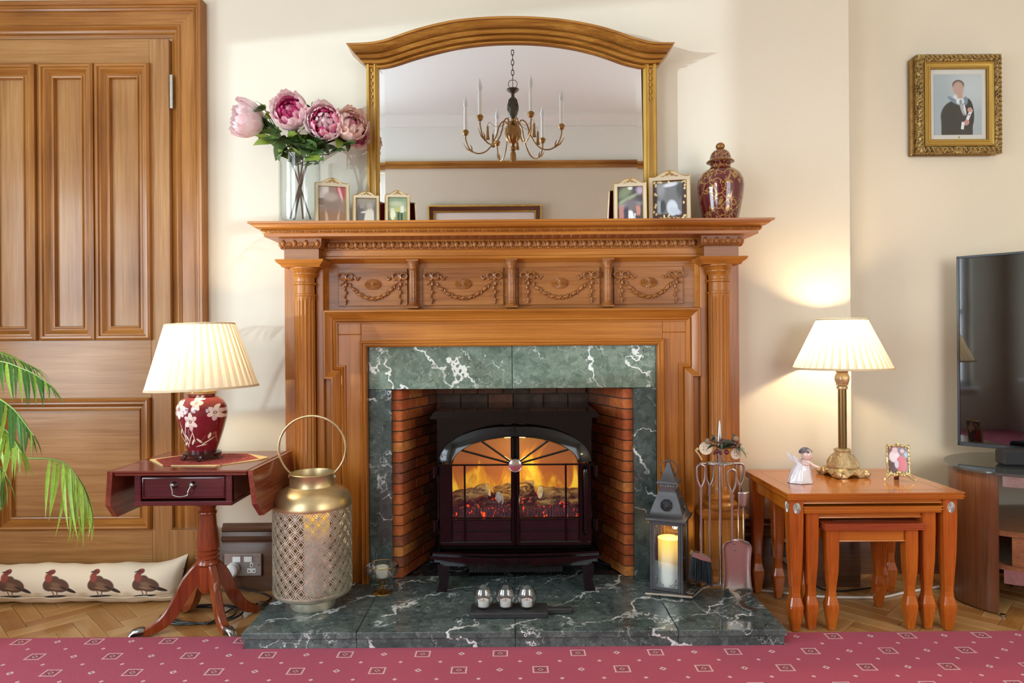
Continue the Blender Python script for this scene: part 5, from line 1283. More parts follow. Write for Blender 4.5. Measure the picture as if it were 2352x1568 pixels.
lamp = thing('table_lamp', 'lit lamp with wide pleated cream shade on a burgundy floral jar base', 'lamp', (lx, ly, TZ+.003))
jar_shapes = []
def flower(cx, cy, s, n=6, rot=0, hole=(96, 40, 50)):
    o = []
    for k in range(n):
        a = R(rot+k*360/n); o.append(('e', cx+.055*s*cos(a)*.9, cy+.060*s*sin(a), .052*s, .030*s, math.degrees(a), (236, 222, 206) if k % 2 else (222, 196, 190), .12))
    o.append(('e', cx, cy, .022*s, .02*s, 0, hole, .3)); o.append(('e', cx, cy, .010*s, .010*s, 0, (236, 210, 150), .3)); return o
for (a, b2, ln, rot) in ((.34, .36, .20, 75), (.30, .30, .22, 110), (.42, .22, .16, 60), (.25, .22, .14, 130), (.50, .30, .12, 100), (.72, .18, .14, 30), (.62, .12, .10, 10)): jar_shapes.append(('e', a, b2, ln, .009, rot, (232, 214, 190), .2))
for (a, b2, rot) in ((.24, .36, 60), (.36, .25, 120), (.30, .14, 30), (.48, .18, 60), (.60, .2, 140), (.78, .28, 60)): jar_shapes.append(('e', a, b2, .055, .018, rot, (238, 222, 200), .15))
jar_shapes += flower(.22, .72, 1.5, 7, 10)+flower(.48, .52, 1.35, 6, 30)+flower(.58, .82, 1.2, 6, 0, (170, 100, 90))+flower(.90, .66, 1.2, 6, 20)
paint('lamp_jar', (116, 22, 34), jar_shapes, rough=.1, coat=.8, warp=.02, wscale=12)
plain('dark_lacquer', (52, 26, 24), .25, coat=.4); plain('lamp_gold', (196, 170, 116), .3, .7)
q = MB(); zz = TZ+.003
q.lathe([(.045, .028), (.047, .034), (.055, .055), (.068, .095), (.078, .135), (.081, .160), (.079, .178), (.068, .197), (.052, .208), (.044, .212), (.043, .218), (.046, .220), (.046, .226), (.04, .228), (0, .229)], (lx, ly, zz), 44); q.build('lamp_body', 'lamp_jar', lamp)
q = MB(); q.lathe([(.046, .219), (.0475, .222), (.044, .229), (.030, .233), (.018, .235), (.015, .25), (.012, .30), (.012, .32), (0, .32)], (lx, ly, zz), 28); q.build('lamp_collar', 'lamp_gold', lamp)
q = MB(); q.lathe([(.052, .014), (.060, .016), (.061, .022), (.050, .028), (.0, .028)], (lx, ly, zz), 32)
for k in range(5):
    a = 2*pi*k/5-pi/2+.3; c_ = (lx+.052*cos(a), ly+.052*sin(a)); q.tube([(c_[0], c_[1], zz+.016), (c_[0]+.004*cos(a), c_[1]+.004*sin(a), zz+.008), (c_[0]+.010*cos(a), c_[1]+.010*sin(a), zz+.001)], [.009, .006, .008], 8)
q.build('lamp_stand', 'dark_lacquer', lamp)
q = MB(); q.ball((lx, ly, .925), (.022, .022, .03), 12, 8); bb = q.build('bulb', 'bulb_glass', lamp); bb.visible_shadow = True
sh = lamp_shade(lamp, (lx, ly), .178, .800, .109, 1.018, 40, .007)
sh.matrix_local = Matrix.Translation((0, 0, .33)) @ Matrix.Rotation(R(-2), 4, 'Y') @ Matrix.Translation((0, 0, -.33))
# ------------------------------------------------------------------ draught excluder with grouse print
GP = .1616; GX0 = -1.98
def grouse():
    br, dk, rd = (92, 62, 46), (58, 42, 38), (138, 66, 54)
    return [('r', .5, .05, .6, .012, 0, (176, 148, 112), .6), ('e', .12, .12, .10, .07, 0, (196, 170, 132, .7), .8), ('e', .82, .10, .12, .06, 0, (196, 170, 132, .7), .8),
        ('e', .50, .045, .25, .045, 4, (34, 32, 34), .15), ('r', .46, .17, .016, .12, 8, (140, 110, 92), .3), ('r', .55, .17, .016, .12, -8, (140, 110, 92), .3),
        ('e', .80, .31, .22, .06, -38, dk, .12), ('e', .58, .44, .26, .22, -36, br, .08), ('e', .42, .50, .18, .26, -12, br, .08), ('e', .56, .42, .17, .09, -40, (124, 92, 68), .35), ('e', .70, .36, .12, .03, -38, dk, .35), ('e', .50, .34, .12, .03, -20, (140, 108, 82), .4),
        ('e', .34, .70, .08, .16, 12, rd, .2), ('e', .36, .86, .085, .075, 0, (112, 54, 46), .15), ('e', .365, .905, .03, .012, 0, (176, 50, 44), .3), ('e', .27, .86, .045, .018, 10, (60, 50, 48), .3), ('e', .35, .87, .014, .014, 0, (20, 16, 16), .3)]
paint('grouse_linen', (226, 210, 184), grouse(), coord='Object', axes='XZ', rep=(.0378, GP, .036, .101), rough=.9, warp=.0)
ex = thing('draught_excluder', 'long cream linen draught excluder printed with grouse, lying against the door', 'draught excluder', (-2.1+.0, 2.525, 0))
EX0, EX1 = -2.25, -1.222
q = MB(); nu, nv = 90, 28
def exf(u, v):
    x = lerp(EX0, EX1, u); a = 2*pi*v; e = min(1.0, (1-u)*(EX1-EX0)/.10); k = sqrt(max(0.0, 1-(1-e)**2)); k = .18+.82*k
    ry = .062*k; rz = .069+.0*(1-k)
    if e < 1: rz = lerp(.088, .069, e)*1.0; 
    zc = .071+(1-e)*.016
    y = 2.525-ry*cos(a); z = zc+rz*sin(a)*(1+.0*cos(a))+.003*sin(x*21)*sin(a)+.0015*sin(x*63+a*2)
    z = max(.0015, z)
    if e < 1: x += (1-e)*.02*sin(a)
    return (x, y, z)
q.grid(exf, nu, nv); q.build('cover', 'grouse_linen', ex, sharp=70, weld=True)
q = MB(); q.tube([(lerp(EX0, EX1-.01, k/30), 2.466+.002*sin(k), .036+.003*sin(k*1.7)) for k in range(31)], .0022, 6); q.build('seam', plain('linen_seam', (206, 188, 160), .9), ex)
# ------------------------------------------------------------------ wall socket with a plug in it
SKY = YW-.0225
s0 = PX(517, 1272, SKY); s1 = PX(601, 1320, SKY)
so = thing('wall_socket', 'brushed steel double wall socket with white switches on the dark skirting', 'socket', ((s0.x+s1.x)/2, SKY, (s0.z+s1.z)/2))
cx, cz = OFF[so.name].x, OFF[so.name].z
q = MB(); q.rbox(cx-.073, cx+.073, SKY-.008, SKY, cz-.043, cz+.043, .003); q.build('face_plate', 'brushed_steel', so, smooth=False)
for s in (-1, 1):
    gx = cx+s*.034
    bx('switch', so, gx-.028*0-.016+(-s)*.012, gx+.016+(-s)*.012, SKY-.0115, SKY-.008, cz+.012, cz+.033, 'white_plastic', .002)
    bx('outlet_insert', so, gx-.0165, gx+.0165, SKY-.009, SKY-.0075, cz-.03, cz-.012, 'white_plastic', .001)
    bx('outlet_insert', so, gx-.006, gx+.006, SKY-.009, SKY-.0075, cz-.008, cz+.010, 'white_plastic', .001)
    q = MB(); q.box(gx-.012, gx-.006, SKY-.0093, SKY-.0089, cz-.024, cz-.020); q.box(gx+.006, gx+.012, SKY-.0093, SKY-.0089, cz-.024, cz-.020); q.box(gx-.0018, gx+.0018, SKY-.0093, SKY-.0089, cz-.004, cz+.004)
    q.build('pin_hole', 'dark_void', so, smooth=False)
for xx in (cx-.062, cx+.062): q = MB(); q.lathe([(.0034, 0), (.0034, .001), (.0, .0014)], (0, 0, 0), 12, Matrix.Translation((xx, SKY-.008, cz)) @ Matrix.Rotation(pi/2, 4, 'X')); q.build('screw', 'pewter', so)
pl = thing('power_plug', 'white rounded power plug in the left outlet of the wall socket', 'plug', (cx-.034, SKY-.009, cz-.012))
q = MB(); q.lathe([(.0, .034), (.018, .033), (.024, .028), (.026, .0)], (0, 0, 0), 24, Matrix.Translation((cx-.034, SKY-.0095, cz-.014)) @ Matrix.Rotation(pi/2, 4, 'X')); q.build('plug_body', 'white_plastic', pl)
q = MB(); q.tube([(cx-.034, SKY-.022, cz-.036), (cx-.034, SKY-.03, cz-.06)], .006, 10); q.build('cable_grip', 'white_plastic', pl)
# ------------------------------------------------------------------ coiled lamp flex on the floor
q = MB(); pts = []
for k in range(90):
    a = 2*pi*k/34+1.2; r = .105+.012*sin(k*.21); pts.append((-1.10+r*1.15*cos(a)+.0004*k, 2.37+r*.72*sin(a), .0045+.00006*k+.008*max(0, sin(a*1.0))*((k % 50)/50)))
pts += [(-1.0, 2.44, .006), (-.93, 2.46, .005), (-.90, 2.53, .005), (-.96, 2.585, .006), (cx-.03, 2.59, .03), (cx-.034, SKY-.03, cz-.062)]
q.tube(spline(pts, 3), .0034, 7); tag(q.build('lamp_cable', 'black_plastic'), 'black lamp flex coiled on the parquet under the drop-leaf table', 'cable')
# ------------------------------------------------------------------ palm
palm = thing('potted_palm', 'green feathery parlour palm fronds reaching in beside the door', 'plant', (-1.92, 2.05, 0))
plain('palm_green', (64, 116, 40), .4, noise=.2, nscale=12); plain('palm_lime', (146, 180, 62), .4, noise=.15, nscale=12); plain('palm_stalk', (120, 150, 66), .45)
q = MB(); q.lathe([(.10, .012), (.105, .02), (.14, .25), (.15, .26), (.15, .275), (.138, .275), (.13, .25), (0, .24)], (-1.92, 2.05, 0), 32); q.build('pot', plain('pot_cream', (206, 196, 176), .4), palm)
q = MB(); q.lathe([(.135, .2405), (0, .252)], (-1.92, 2.05, 0), 24, cap=False); q.build('soil', plain('soil', (52, 38, 28), .95), palm)
LM = {}
def leaflet_data(mat):
    if mat not in LM:
        q = MB()
        def f(u, v): t = (v-.5)*2; w = .040*sin(pi*min(1, u*1.02+.04))**.6*(1-.55*u); return (u, t*w, -.35*u*u+.25*w*abs(t))
        q.grid(f, 7, 2); o = q.build('leaflet', mat); LM[mat] = o.data; bpy.data.objects.remove(o)
    return LM[mat]
rq = random.Random(9)
def frond(P, n, ln, mat, hang=1.0, start=.35, widths=1.0):
    n = int(n*1.35)
    pts = spline([Vector(p) for p in P], 12); N = len(pts); q = MB(); q.tube(pts, [lerp(.0045, .0012, k/(N-1)) for k in range(N)], 6); fr = q.build('frond', 'palm_stalk', palm)
    for k in range(n):
        t = lerp(start, .985, k/(n-1)); i = min(N-2, int(t*(N-1))); p = pts[i].lerp(pts[i+1], t*(N-1)-i); tg = (pts[i+1]-pts[i]).normalized()
        s = 1 if k % 2 else -1; side = tg.cross(Vector((0, 0, 1))); side = side.normalized() if side.length > .05 else Vector((0, 1, 0))
        u = (t-start)/(1-start); l = ln*(.55+.75*sin(pi*min(1, u*.8+.2)))*(1-.25*u)*rq.uniform(.9, 1.08)
        d = (tg*(.45+.75*u)+side*s*(.9-.35*u)*.8+Vector((0, 0, -.75*hang+.15*(1-u)))).normalized()
        o = bpy.data.objects.new('leaflet', leaflet_data(mat if rq.random() < .75 else 'palm_lime')); COL.objects.link(o); o.parent = fr
        y = Vector((0, 0, 1)).cross(d).normalized(); z = d.cross(y); M = Matrix((d, y, z)).transposed().to_4x4() @ Matrix.Rotation(rq.uniform(-.5, .5), 4, 'X')
        o.matrix_local = Matrix.Translation(p-OFF[palm.name]) @ M @ Matrix.Diagonal((l, l*widths, l*.9, 1))
base_ = (-1.92, 2.05, .25)
def pp_(px, py, D): return tuple(PX(px, py, D))
frond([base_, pp_(-150, 1050, 1.95), pp_(40, 1052, 1.88), pp_(140, 1060, 1.86), pp_(185, 1110, 1.85), pp_(208, 1165, 1.85)], 26, .15, 'palm_lime', 1.1, .52, .9)
frond([base_, pp_(-190, 880, 2.0), pp_(-30, 830, 1.95), pp_(60, 850, 1.92), pp_(118, 885, 1.90)], 30, .12, 'palm_green', .5, .42)
frond([base_, pp_(-200, 860, 2.1), pp_(-60, 800, 2.1), pp_(30, 822, 2.1), pp_(92, 850, 2.1)], 28, .11, 'palm_green', .3, .4)
frond([base_, pp_(-180, 940, 1.9), pp_(-60, 900, 1.8), pp_(20, 930, 1.75), pp_(78, 1000, 1.72)], 26, .13, 'palm_green', 1.0, .4)
frond([base_, pp_(-170, 1000, 1.9), pp_(-70, 950, 1.8), pp_(10, 985, 1.74), pp_(50, 1040, 1.7)], 24, .13, 'palm_lime', 1.0, .4)
frond([base_, pp_(-160, 1030, 1.9), pp_(-90, 1010, 1.85), pp_(-10, 1060, 1.8), pp_(10, 1130, 1.8)], 20, .12, 'palm_green', 1.0, .4)
frond([base_, pp_(-220, 700, 2.1), pp_(-200, 500, 2.0), pp_(-120, 420, 1.9)], 20, .12, 'palm_green', .6, .4)
# ================================================================== THINGS ON THE HEARTH
# ------------------------------------------------------------------ big pierced lantern
cx, cy = (718-1176-3)*2.32/F, 2.32
plain('aged_silver', (200, 194, 172), .42, .7, noise=.25, nscale=25, bump=.15, bscale=60); plain('aged_champagne', (200, 180, 136), .36, .8, noise=.3, nscale=14)
lan = thing('pierced_metal_lantern', 'large silver-gold lantern with pierced diamond lattice and hoop handle', 'lantern', (cx, cy, HZ))
q = MB(); q.lathe([(.0, .0005), (.072, 0), (.074, .004), (.073, .032), (.071, .034), (.1, .038), (.125, .050), (.1305, .060), (.1305, .064), (.128, .064), (.12, .052), (.07, .042), (0, .042)], (cx, cy, HZ), 48, cap=False); q.build('base', 'aged_silver', lan)
RB, Z0, Z1 = .1300, HZ+.063, HZ+.342
q = MB(); q.lathe([(.1305, Z1-.002), (.1320, Z1+.004), (.1305, Z1+.010), (.1285, Z1+.022), (.120, Z1+.040), (.104, Z1+.053), (.085, Z1+.061), (.077, Z1+.066), (.0745, Z1+.072), (.0745, Z1+.104), (.0765, Z1+.107), (.0745, Z1+.109), (.0725, Z1+.104), (.0725, Z1+.068), (.084, Z1+.057), (.118, Z1+.036), (.1265, Z1+.01), (.1285, Z1-.002)], (cx, cy, 0), 48, cap=False); q.build('shoulder', 'aged_champagne', lan)
q = MB()
NC = 22; NR = 7; ca = 2*pi/NC; ch = (Z1-Z0)/NR; wd = .0019
def cyl(a, z, r=RB): return Vector((cx+r*cos(a), cy+r*sin(a), z))
def strip(p, r_, w=wd):
    """flat bar along (angle, z) points wrapped on the cylinder"""
    vs = []; n_ = len(p)
    for i in range(n_):
        a, z = p[i]; a2, z2 = p[min(i+1, n_-1)]; a0, z0 = p[max(i-1, 0)]
        t = Vector(((a2-a0)*RB, z2-z0)).normalized(); nn = Vector((-t.y, t.x))*w
        for (sg, rr) in ((1, r_), (-1, r_), (-1, r_-.0016), (1, r_-.0016)): vs.append(cyl(a+sg*nn.x/RB, z+sg*nn.y, rr))
    fs = [(i*4+j, i*4+(j+1) % 4, (i+1)*4+(j+1) % 4, (i+1)*4+j) for i in range(n_-1) for j in range(4)]; q.add(vs, fs)
for i in range(NC):
    for j in range(NR+1):
        for (oi, oj) in ((0, 0), (.5, .5)):
            a = (i+oi)*ca; z = Z0+(j+oj)*ch
            if z > Z1+.001: continue
            up = z+ch*.5 <= Z1+.002; dn = z-ch*.5 >= Z0-.002
            # outer lattice bars
            if up: strip([(a+ca*.5, z), (a, z+ch*.5)], RB); strip([(a-ca*.5, z), (a, z+ch*.5)], RB)
            # diamond ring inside
            k = .52
            P4 = [(a+ca*.5*k, z), (a, min(Z1, z+ch*.5*k)), (a-ca*.5*k, z), (a, max(Z0, z-ch*.5*k))]
            if up: strip([P4[0], P4[1]], RB+.0004, .0015); strip([P4[1], P4[2]], RB+.0004, .0015)
            if dn: strip([P4[2], P4[3]], RB+.0004, .0015); strip([P4[3], P4[0]], RB+.0004, .0015)
            # ties at the tips
            strip([P4[0], (a+ca*.5, z)], RB, .0017); strip([P4[2], (a-ca*.5, z)], RB, .0017)
            if up: strip([P4[1], (a, z+ch*.5)], RB, .0017)
            if dn: strip([P4[3], (a, z-ch*.5)], RB, .0017)
q.lathe([(RB+.0005, Z0-.002), (RB+.0005, Z0+.003), (RB-.0015, Z0+.003), (RB-.0015, Z0-.002)], (cx, cy, 0), 66, cap=False)
q.lathe([(RB+.0005, Z1-.003), (RB+.0005, Z1+.001), (RB-.0015, Z1+.001), (RB-.0015, Z1-.003)], (cx, cy, 0), 66, cap=False)
q.build('lattice', 'aged_silver', lan, smooth=False)
zt = Z1+.096
q = MB(); hoop = [(cx+.114*cos(a), cy-.0+.0*a, zt+.094+.110*sin(a)) for a in [R(-49)+k*(R(278))/40 for k in range(41)]]
q.tube([(cx+.0755, cy, zt-.004)]+hoop+[(cx-.0755, cy, zt-.004)], .0042, 10); q.build('handle', 'aged_champagne', lan)
q = MB(); q.ball((cx+.0765, cy, zt-.002), .006, 8, 6); q.ball((cx-.0765, cy, zt-.002), .006, 8, 6); q.build('rivet', 'aged_silver', lan)
q = MB(); q.tube([(cx+.004, cy-.07, zt-.02), (cx+.004, cy-.071, zt+.012)], .0012, 6); q.build('catch_wire', 'aged_silver', lan)
# candle in it, with a glowing head
def candle_mat(name, ztop, zlen, strength=.55, base=(240, 232, 214), hot=(255, 196, 70)):
    m, n, p = newmat(name); b = NB(n); sp = b.node('ShaderNodeSeparateXYZ'); b.link(b.coord(), sp.inputs[0])
    g = b.rng(sp.outputs[2], ztop-zlen, ztop, 0, 1, True)
    b.link(b.mix(g, lin(base), lin(hot)), p.inputs['Base Color']); b.link(b.mix(g, lin((0, 0, 0)), lin(hot)), p.inputs['Emission Color']); p.inputs['Emission Strength'].default_value = strength; p.inputs['Roughness'].default_value = .5
candle_mat('led_wax_big', .262, .10, .7)
cd = thing('pillar_candle', 'thick cream pillar candle glowing inside the large pierced lantern', 'candle', (cx-.006+.02, cy, HZ+.043))
q = MB(); q.lathe([(.0, 0), (.043, .0), (.043, .235), (.045, .262), (.041, .258), (.030, .235), (0, .228)], (cx+.014, cy, HZ+.043), 32); q.build('wax', 'led_wax_big', cd)
plain('flame', (255, 220, 120), .5); pp = MATS['flame'].node_tree.nodes['Principled BSDF']; pp.inputs['Emission Color'].default_value = lin((255, 206, 110)); pp.inputs['Emission Strength'].default_value = 4
def flame(par, x, y, z, s=1.0):
    q = MB(); q.lathe([(0, 0), (.004*s, .004*s), (.0052*s, .010*s), (.004*s, .018*s), (.0018*s, .026*s), (0, .032*s)], (x, y, z), 12); q.build('flame', 'flame', par)
flame(cd, cx+.014, cy, HZ+.043+.230, 1.0)
# ------------------------------------------------------------------ coupe glass with votive
gx, gy = (876-1176-2)*2.43/F, 2.43
glass('small_glass', (.97, .98, .98), .03, 2.2); glass('ribbed_glass', (.97, .97, .97), .05, 2.4); glass('amber_glass', (.93, .70, .34), .05, 1.2)
cp = thing('coupe_glass', 'ribbed coupe glass with amber stem and gilt rim beside the pierced lantern', 'glass', (gx, gy, HZ))
q = MB(); q.lathe([(.006, .045), (.02, .047), (.042, .056), (.054, .072), (.0575, .092), (.056, .100), (.055, .100), (.0555, .09), (.052, .074), (.04, .060), (.018, .051), (0, .050)], (gx, gy, HZ), 96, cap=False, rf=lambda a, i, r: r*(1+(.02 if 0 < i < 5 else 0)*cos(a*48))); q.build('bowl', 'ribbed_glass', cp, sharp=60)
q = MB(); q.tube([(gx+.0555*cos(a), gy+.0555*sin(a), HZ+.100) for a in [2*pi*k/40 for k in range(40)]], .0013, 6, closed=True); q.build('gilt_rim', 'brass', cp)
q = MB(); q.lathe([(.035, .0005), (.036, .003), (.014, .007), (.006, .012), (.006, .022), (.012, .028), (.013, .034), (.008, .041), (.007, .045), (.0, .046)], (gx, gy, HZ), 28); q.build('stem', 'amber_glass', cp)
q = MB(); q.tube([(gx+.0355*cos(a), gy+.0355*sin(a), HZ+.0022) for a in [2*pi*k/36 for k in range(36)]], .0014, 6, closed=True); q.build('foot_rim', 'brass', cp)
vo = thing('votive_candle', 'cream votive candle in a clear glass cup, standing inside the coupe glass', 'candle', (gx, gy, HZ+.0515))
q = MB(); q.lathe([(.0, 0), (.022, .0), (.025, .006), (.026, .060), (.0245, .060), (.0235, .008), (0, .004)], (gx, gy, HZ+.052), 28, cap=False); q.build('cup', 'clear_glass', vo)
q = MB(); q.lathe([(0, .005), (.0228, .006), (.0232, .040), (.018, .043), (0, .041)], (gx, gy, HZ+.052), 24); q.tube([(gx, gy, HZ+.09), (gx+.001, gy, HZ+.10)], .0008, 5); q.build('wax', 'cream_wax', vo)
# ------------------------------------------------------------------ three tealight glasses on a black board
plain('slate_board', (46, 46, 48), .5, noise=.15, nscale=40)
by = 2.235
bo = MB(); bxx = (1170-1176-5)*by/F
pts = arc(bxx+.115, by-.032, .012, -90, 0, 4)+[(bxx+.127, by-.012), (bxx+.137, by-.010), (bxx+.19, by-.012)]+arc(bxx+.197, by+.001, .013, -90, 90, 6)+[(bxx+.19, by+.014), (bxx+.137, by+.013), (bxx+.127, by+.02)]+arc(bxx+.115, by+.033, .012, 0, 90, 4)+arc(bxx-.115, by+.033, .012, 90, 180, 4)+arc(bxx-.115, by-.032, .012, 180, 270, 4)
bo.prism(pts, HZ+.0005, HZ+.0185, 'z'); bd_ = bo.build('serving_board', 'slate_board', sharp=50)
for v in bd_.data.vertices: v.co -= Vector((bxx, by, HZ))
bd_.location = (bxx, by, HZ); tag(bd_, 'dark paddle-shaped board under the three tealight glasses', 'board')
md = bd_.modifiers.new('b', 'BEVEL'); md.width = .003; md.segments = 2; md.limit_method = 'ANGLE'
names = ['leftmost of the three round tealight glasses on the dark board', 'middle one of the three round tealight glasses on the dark board', 'rightmost of the three round tealight glasses on the dark board']
cn = ['white tealight in the leftmost round glass on the dark board', 'white tealight in the middle round glass on the dark board', 'white tealight in the rightmost round glass on the dark board']
for i, px in enumerate((1111, 1162, 1211)):
    x = (px-1176-5)*by/F; z = HZ+.0187
    g = thing('tealight_glass', names[i], 'glass', (x, by, z), 'tealight glasses')
    q = MB(); q.lathe([(0, 0), (.017, .0), (.024, .006), (.0305, .020), (.0325, .034), (.031, .048), (.0265, .060), (.024, .066), (.0228, .066), (.025, .058), (.029, .047), (.0305, .034), (.0285, .021), (.022, .009), (0, .006)], (x, by, z), 32, cap=False); q.build('glass_bowl', 'small_glass', g)
    c_ = thing('tealight', cn[i], 'candle', (x, by, z+.0065), 'tealights')
    q = MB(); q.lathe([(0, 0), (.0172, 0), (.0175, .018), (.0165, .0185), (.016, .017), (0, .0165)], (x, by, z+.0072), 24); q.build('wax', 'white_wax', c_)
    q = MB(); q.tube([(x, by, z+.023), (x+.001, by, z+.031)], .0008, 5); q.build('wick', 'dark_void', c_)
# ------------------------------------------------------------------ grey metal lantern
plain('lantern_grey', (84, 84, 86), .45, .5, noise=.1, nscale=30)
lx_, ly_ = .556, 2.435
gl_ = thing('metal_lantern', 'dark grey Moroccan-style metal lantern with pierced roof and glass sides', 'lantern', (lx_, ly_, HZ))
yaw = R(-24); ML = Matrix.Translation((lx_, ly_, HZ)) @ Matrix.Rotation(yaw, 4, 'Z')
def LB(q, a, b_, c_, d, e, f): q.rbox(a, b_, c_, d, e, f, .0012, ML)
hw = .0575; q = MB(); LB(q, -hw-.004, hw+.004, -hw-.004, hw+.004, .004, .012); 
for sx in (-1, 1):
    for sy in (-1, 1): q.ball(tuple(ML @ Vector((sx*.05, sy*.05, .003))), (.005, .005, .003), 8, 5)
q.build('base', 'lantern_grey', gl_, smooth=False)
q = MB()
for sx in (-1, 1):
    for sy in (-1, 1): LB(q, sx*hw, sx*(hw-.008), sy*hw, sy*(hw-.008), .012, .258)
q.build('corner_post', 'lantern_grey', gl_, smooth=False)
def scroll(q, M, x, z, s, fx, fz):
    pts = [M @ Vector((x+fx*s*(.2+t*.9)*cos(t*5.5), -.0, z+fz*s*(.25+t*.9)*sin(t*5.5+.4))) for t in [k/14 for k in range(15)]]; q.tube(pts, .0009, 5)
for k in range(4):
    Mk = ML @ Matrix.Rotation(k*pi/2, 4, 'Z') @ Matrix.Translation((0, -hw+.001, 0)); a = hw-.008; q = MB()
    def B3(a_, b_, e, f, t=.004): q.rbox(a_, b_, -.0, t, e, f, .001, Mk)
    B3(-a, -a+.010, .014, .256); B3(a-.010, a, .014, .256); B3(-a+.01, a-.01, .014, .026); B3(-a+.01, a-.01, .243, .256); fr = q.build('door', 'lantern_grey', gl_, smooth=False)
    q = MB(); xx = a-.012
    for sx in (-1, 1):
        for (zc, fz) in ((.030, 1), (.239, -1)):
            for (dx, dz, s) in ((0, 0, .010), (.011, .002, .007), (.001, .012, .007), (.020, 0, .005), (0, .021, .005)): scroll(q, Mk @ Matrix.Translation((0, .002, 0)), sx*(xx-.004-dx), zc+fz*(.004+dz), s, sx, fz)
    q.build('filigree', 'lantern_grey', fr)
    q = MB(); q.rbox(-a+.009, a-.009, .0015, .003, .025, .244, .0003, Mk); q.build('pane', 'clear_glass', fr, smooth=False)
q = MB(); q.tube([ML @ Vector((hw+.002, -hw+.012, .12)), ML @ Vector((hw+.002, -hw+.012, .15))], .0025, 6); q.ball(tuple(ML @ Vector((hw+.003, -hw+.010, .135))), .004, 8, 6); q.build('latch', 'lantern_grey', gl_)
# flared roof
q = MB(); rp_ = [(.068, .256), (.070, .262), (.068, .268), (.060, .272), (.054, .290), (.046, .315), (.036, .340), (.0315, .352), (.0315, .358)]
def sqr(q, prof):
    vs = [ML @ Vector((sx*r, sy*r, z)) for r, z in prof for sx, sy in ((-1, -1), (1, -1), (1, 1), (-1, 1))]; n_ = len(prof)
    fs = [(i*4+j, i*4+(j+1) % 4, (i+1)*4+(j+1) % 4, (i+1)*4+j) for i in range(n_-1) for j in range(4)]+[(3, 2, 1, 0), tuple((n_-1)*4+k for k in range(4))]; q.add(vs, fs)
sqr(q, rp_); rf_ = q.build('roof', 'lantern_grey', gl_, sharp=50)
for k in range(4):   # pierced rose: dark openings as inset plates with petals proud
    q = MB(); Mk = ML @ Matrix.Rotation(k*pi/2, 4, 'Z') @ Matrix.Translation((0, -.0475, .312)) @ Matrix.Rotation(R(-21), 4, 'X')
    q.lathe([(.0215, -.0008), (.0215, .0006), (0, .0006)], (0, 0, 0), 24, Mk @ Matrix.Rotation(pi/2, 4, 'X')); q.build('pierced_opening', 'dark_void', rf_)
    q = MB(); q.tube([Mk @ Vector((.0215*cos(a), -.001, .0215*sin(a))) for a in [2*pi*t/24 for t in range(24)]], .0013, 5, closed=True)
    q.tube([Mk @ Vector((.004*cos(a), -.0015, .004*sin(a))) for a in [2*pi*t/10 for t in range(10)]], .0012, 5, closed=True)
    for t in range(8):
        a0 = 2*pi*t/8
        q.tube([Mk @ Vector((.005*cos(a0), -.0015, .005*sin(a0))), Mk @ Vector((.013*cos(a0+.26), -.0018, .013*sin(a0+.26))), Mk @ Vector((.021*cos(a0), -.0015, .021*sin(a0))), Mk @ Vector((.013*cos(a0-.26), -.0018, .013*sin(a0-.26)))], .0011, 5, closed=True)
    q.build('pierced_rose', 'lantern_grey', rf_)
q = MB(); LB(q, -.029, .029, -.029, .029, .356, .384); q.build('neck', 'lantern_grey', gl_, smooth=False)
q = MB()
for k in range(4):
    Mk = ML @ Matrix.Rotation(k*pi/2, 4, 'Z') @ Matrix.Translation((0, -.0295, .370))
    for t in range(6):
        x = -.022+t*.0088; q.tube([Mk @ Vector((x+.0034*cos(a), 0, .008*sin(a))) for a in [2*pi*u/10 for u in range(10)]], .001, 5, closed=True)
q.build('neck_filigree', 'pewter', gl_)
q = MB(); sqr(q, [(.036, .383), (.037, .388), (.034, .392), (.024, .400), (.013, .430), (.006, .452), (.003, .458)]); q.build('cap', 'lantern_grey', gl_, sharp=50)
q = MB(); q.ball(tuple(ML @ Vector((0, 0, .460))), .006, 10, 7); q.tube([ML @ Vector((.031*cos(a), 0, .432+.031*sin(a))) for a in [2*pi*t/32 for t in range(32)]], .0019, 7, closed=True); q.build('ring', 'lantern_grey', gl_)
candle_mat('led_wax_small', .175, .12, 1.0, (244, 238, 224), (255, 204, 96))
c2 = thing('led_candle', 'ivory candle with flame glowing inside the dark grey metal lantern', 'candle', (lx_, ly_, HZ+.0125))
q = MB(); q.lathe([(0, 0), (.0395, 0), (.0395, .158), (.0405, .175), (.037, .172), (.024, .150), (0, .140)], (lx_, ly_, HZ+.0125), 32); q.build('wax', 'led_wax_small', c2)
flame(c2, lx_-.003, ly_-.0405*0-.02, HZ+.150, 1.0)
bulb('candle_glow', (lx_, ly_, HZ+.20), .35, (1, .72, .35), .01)
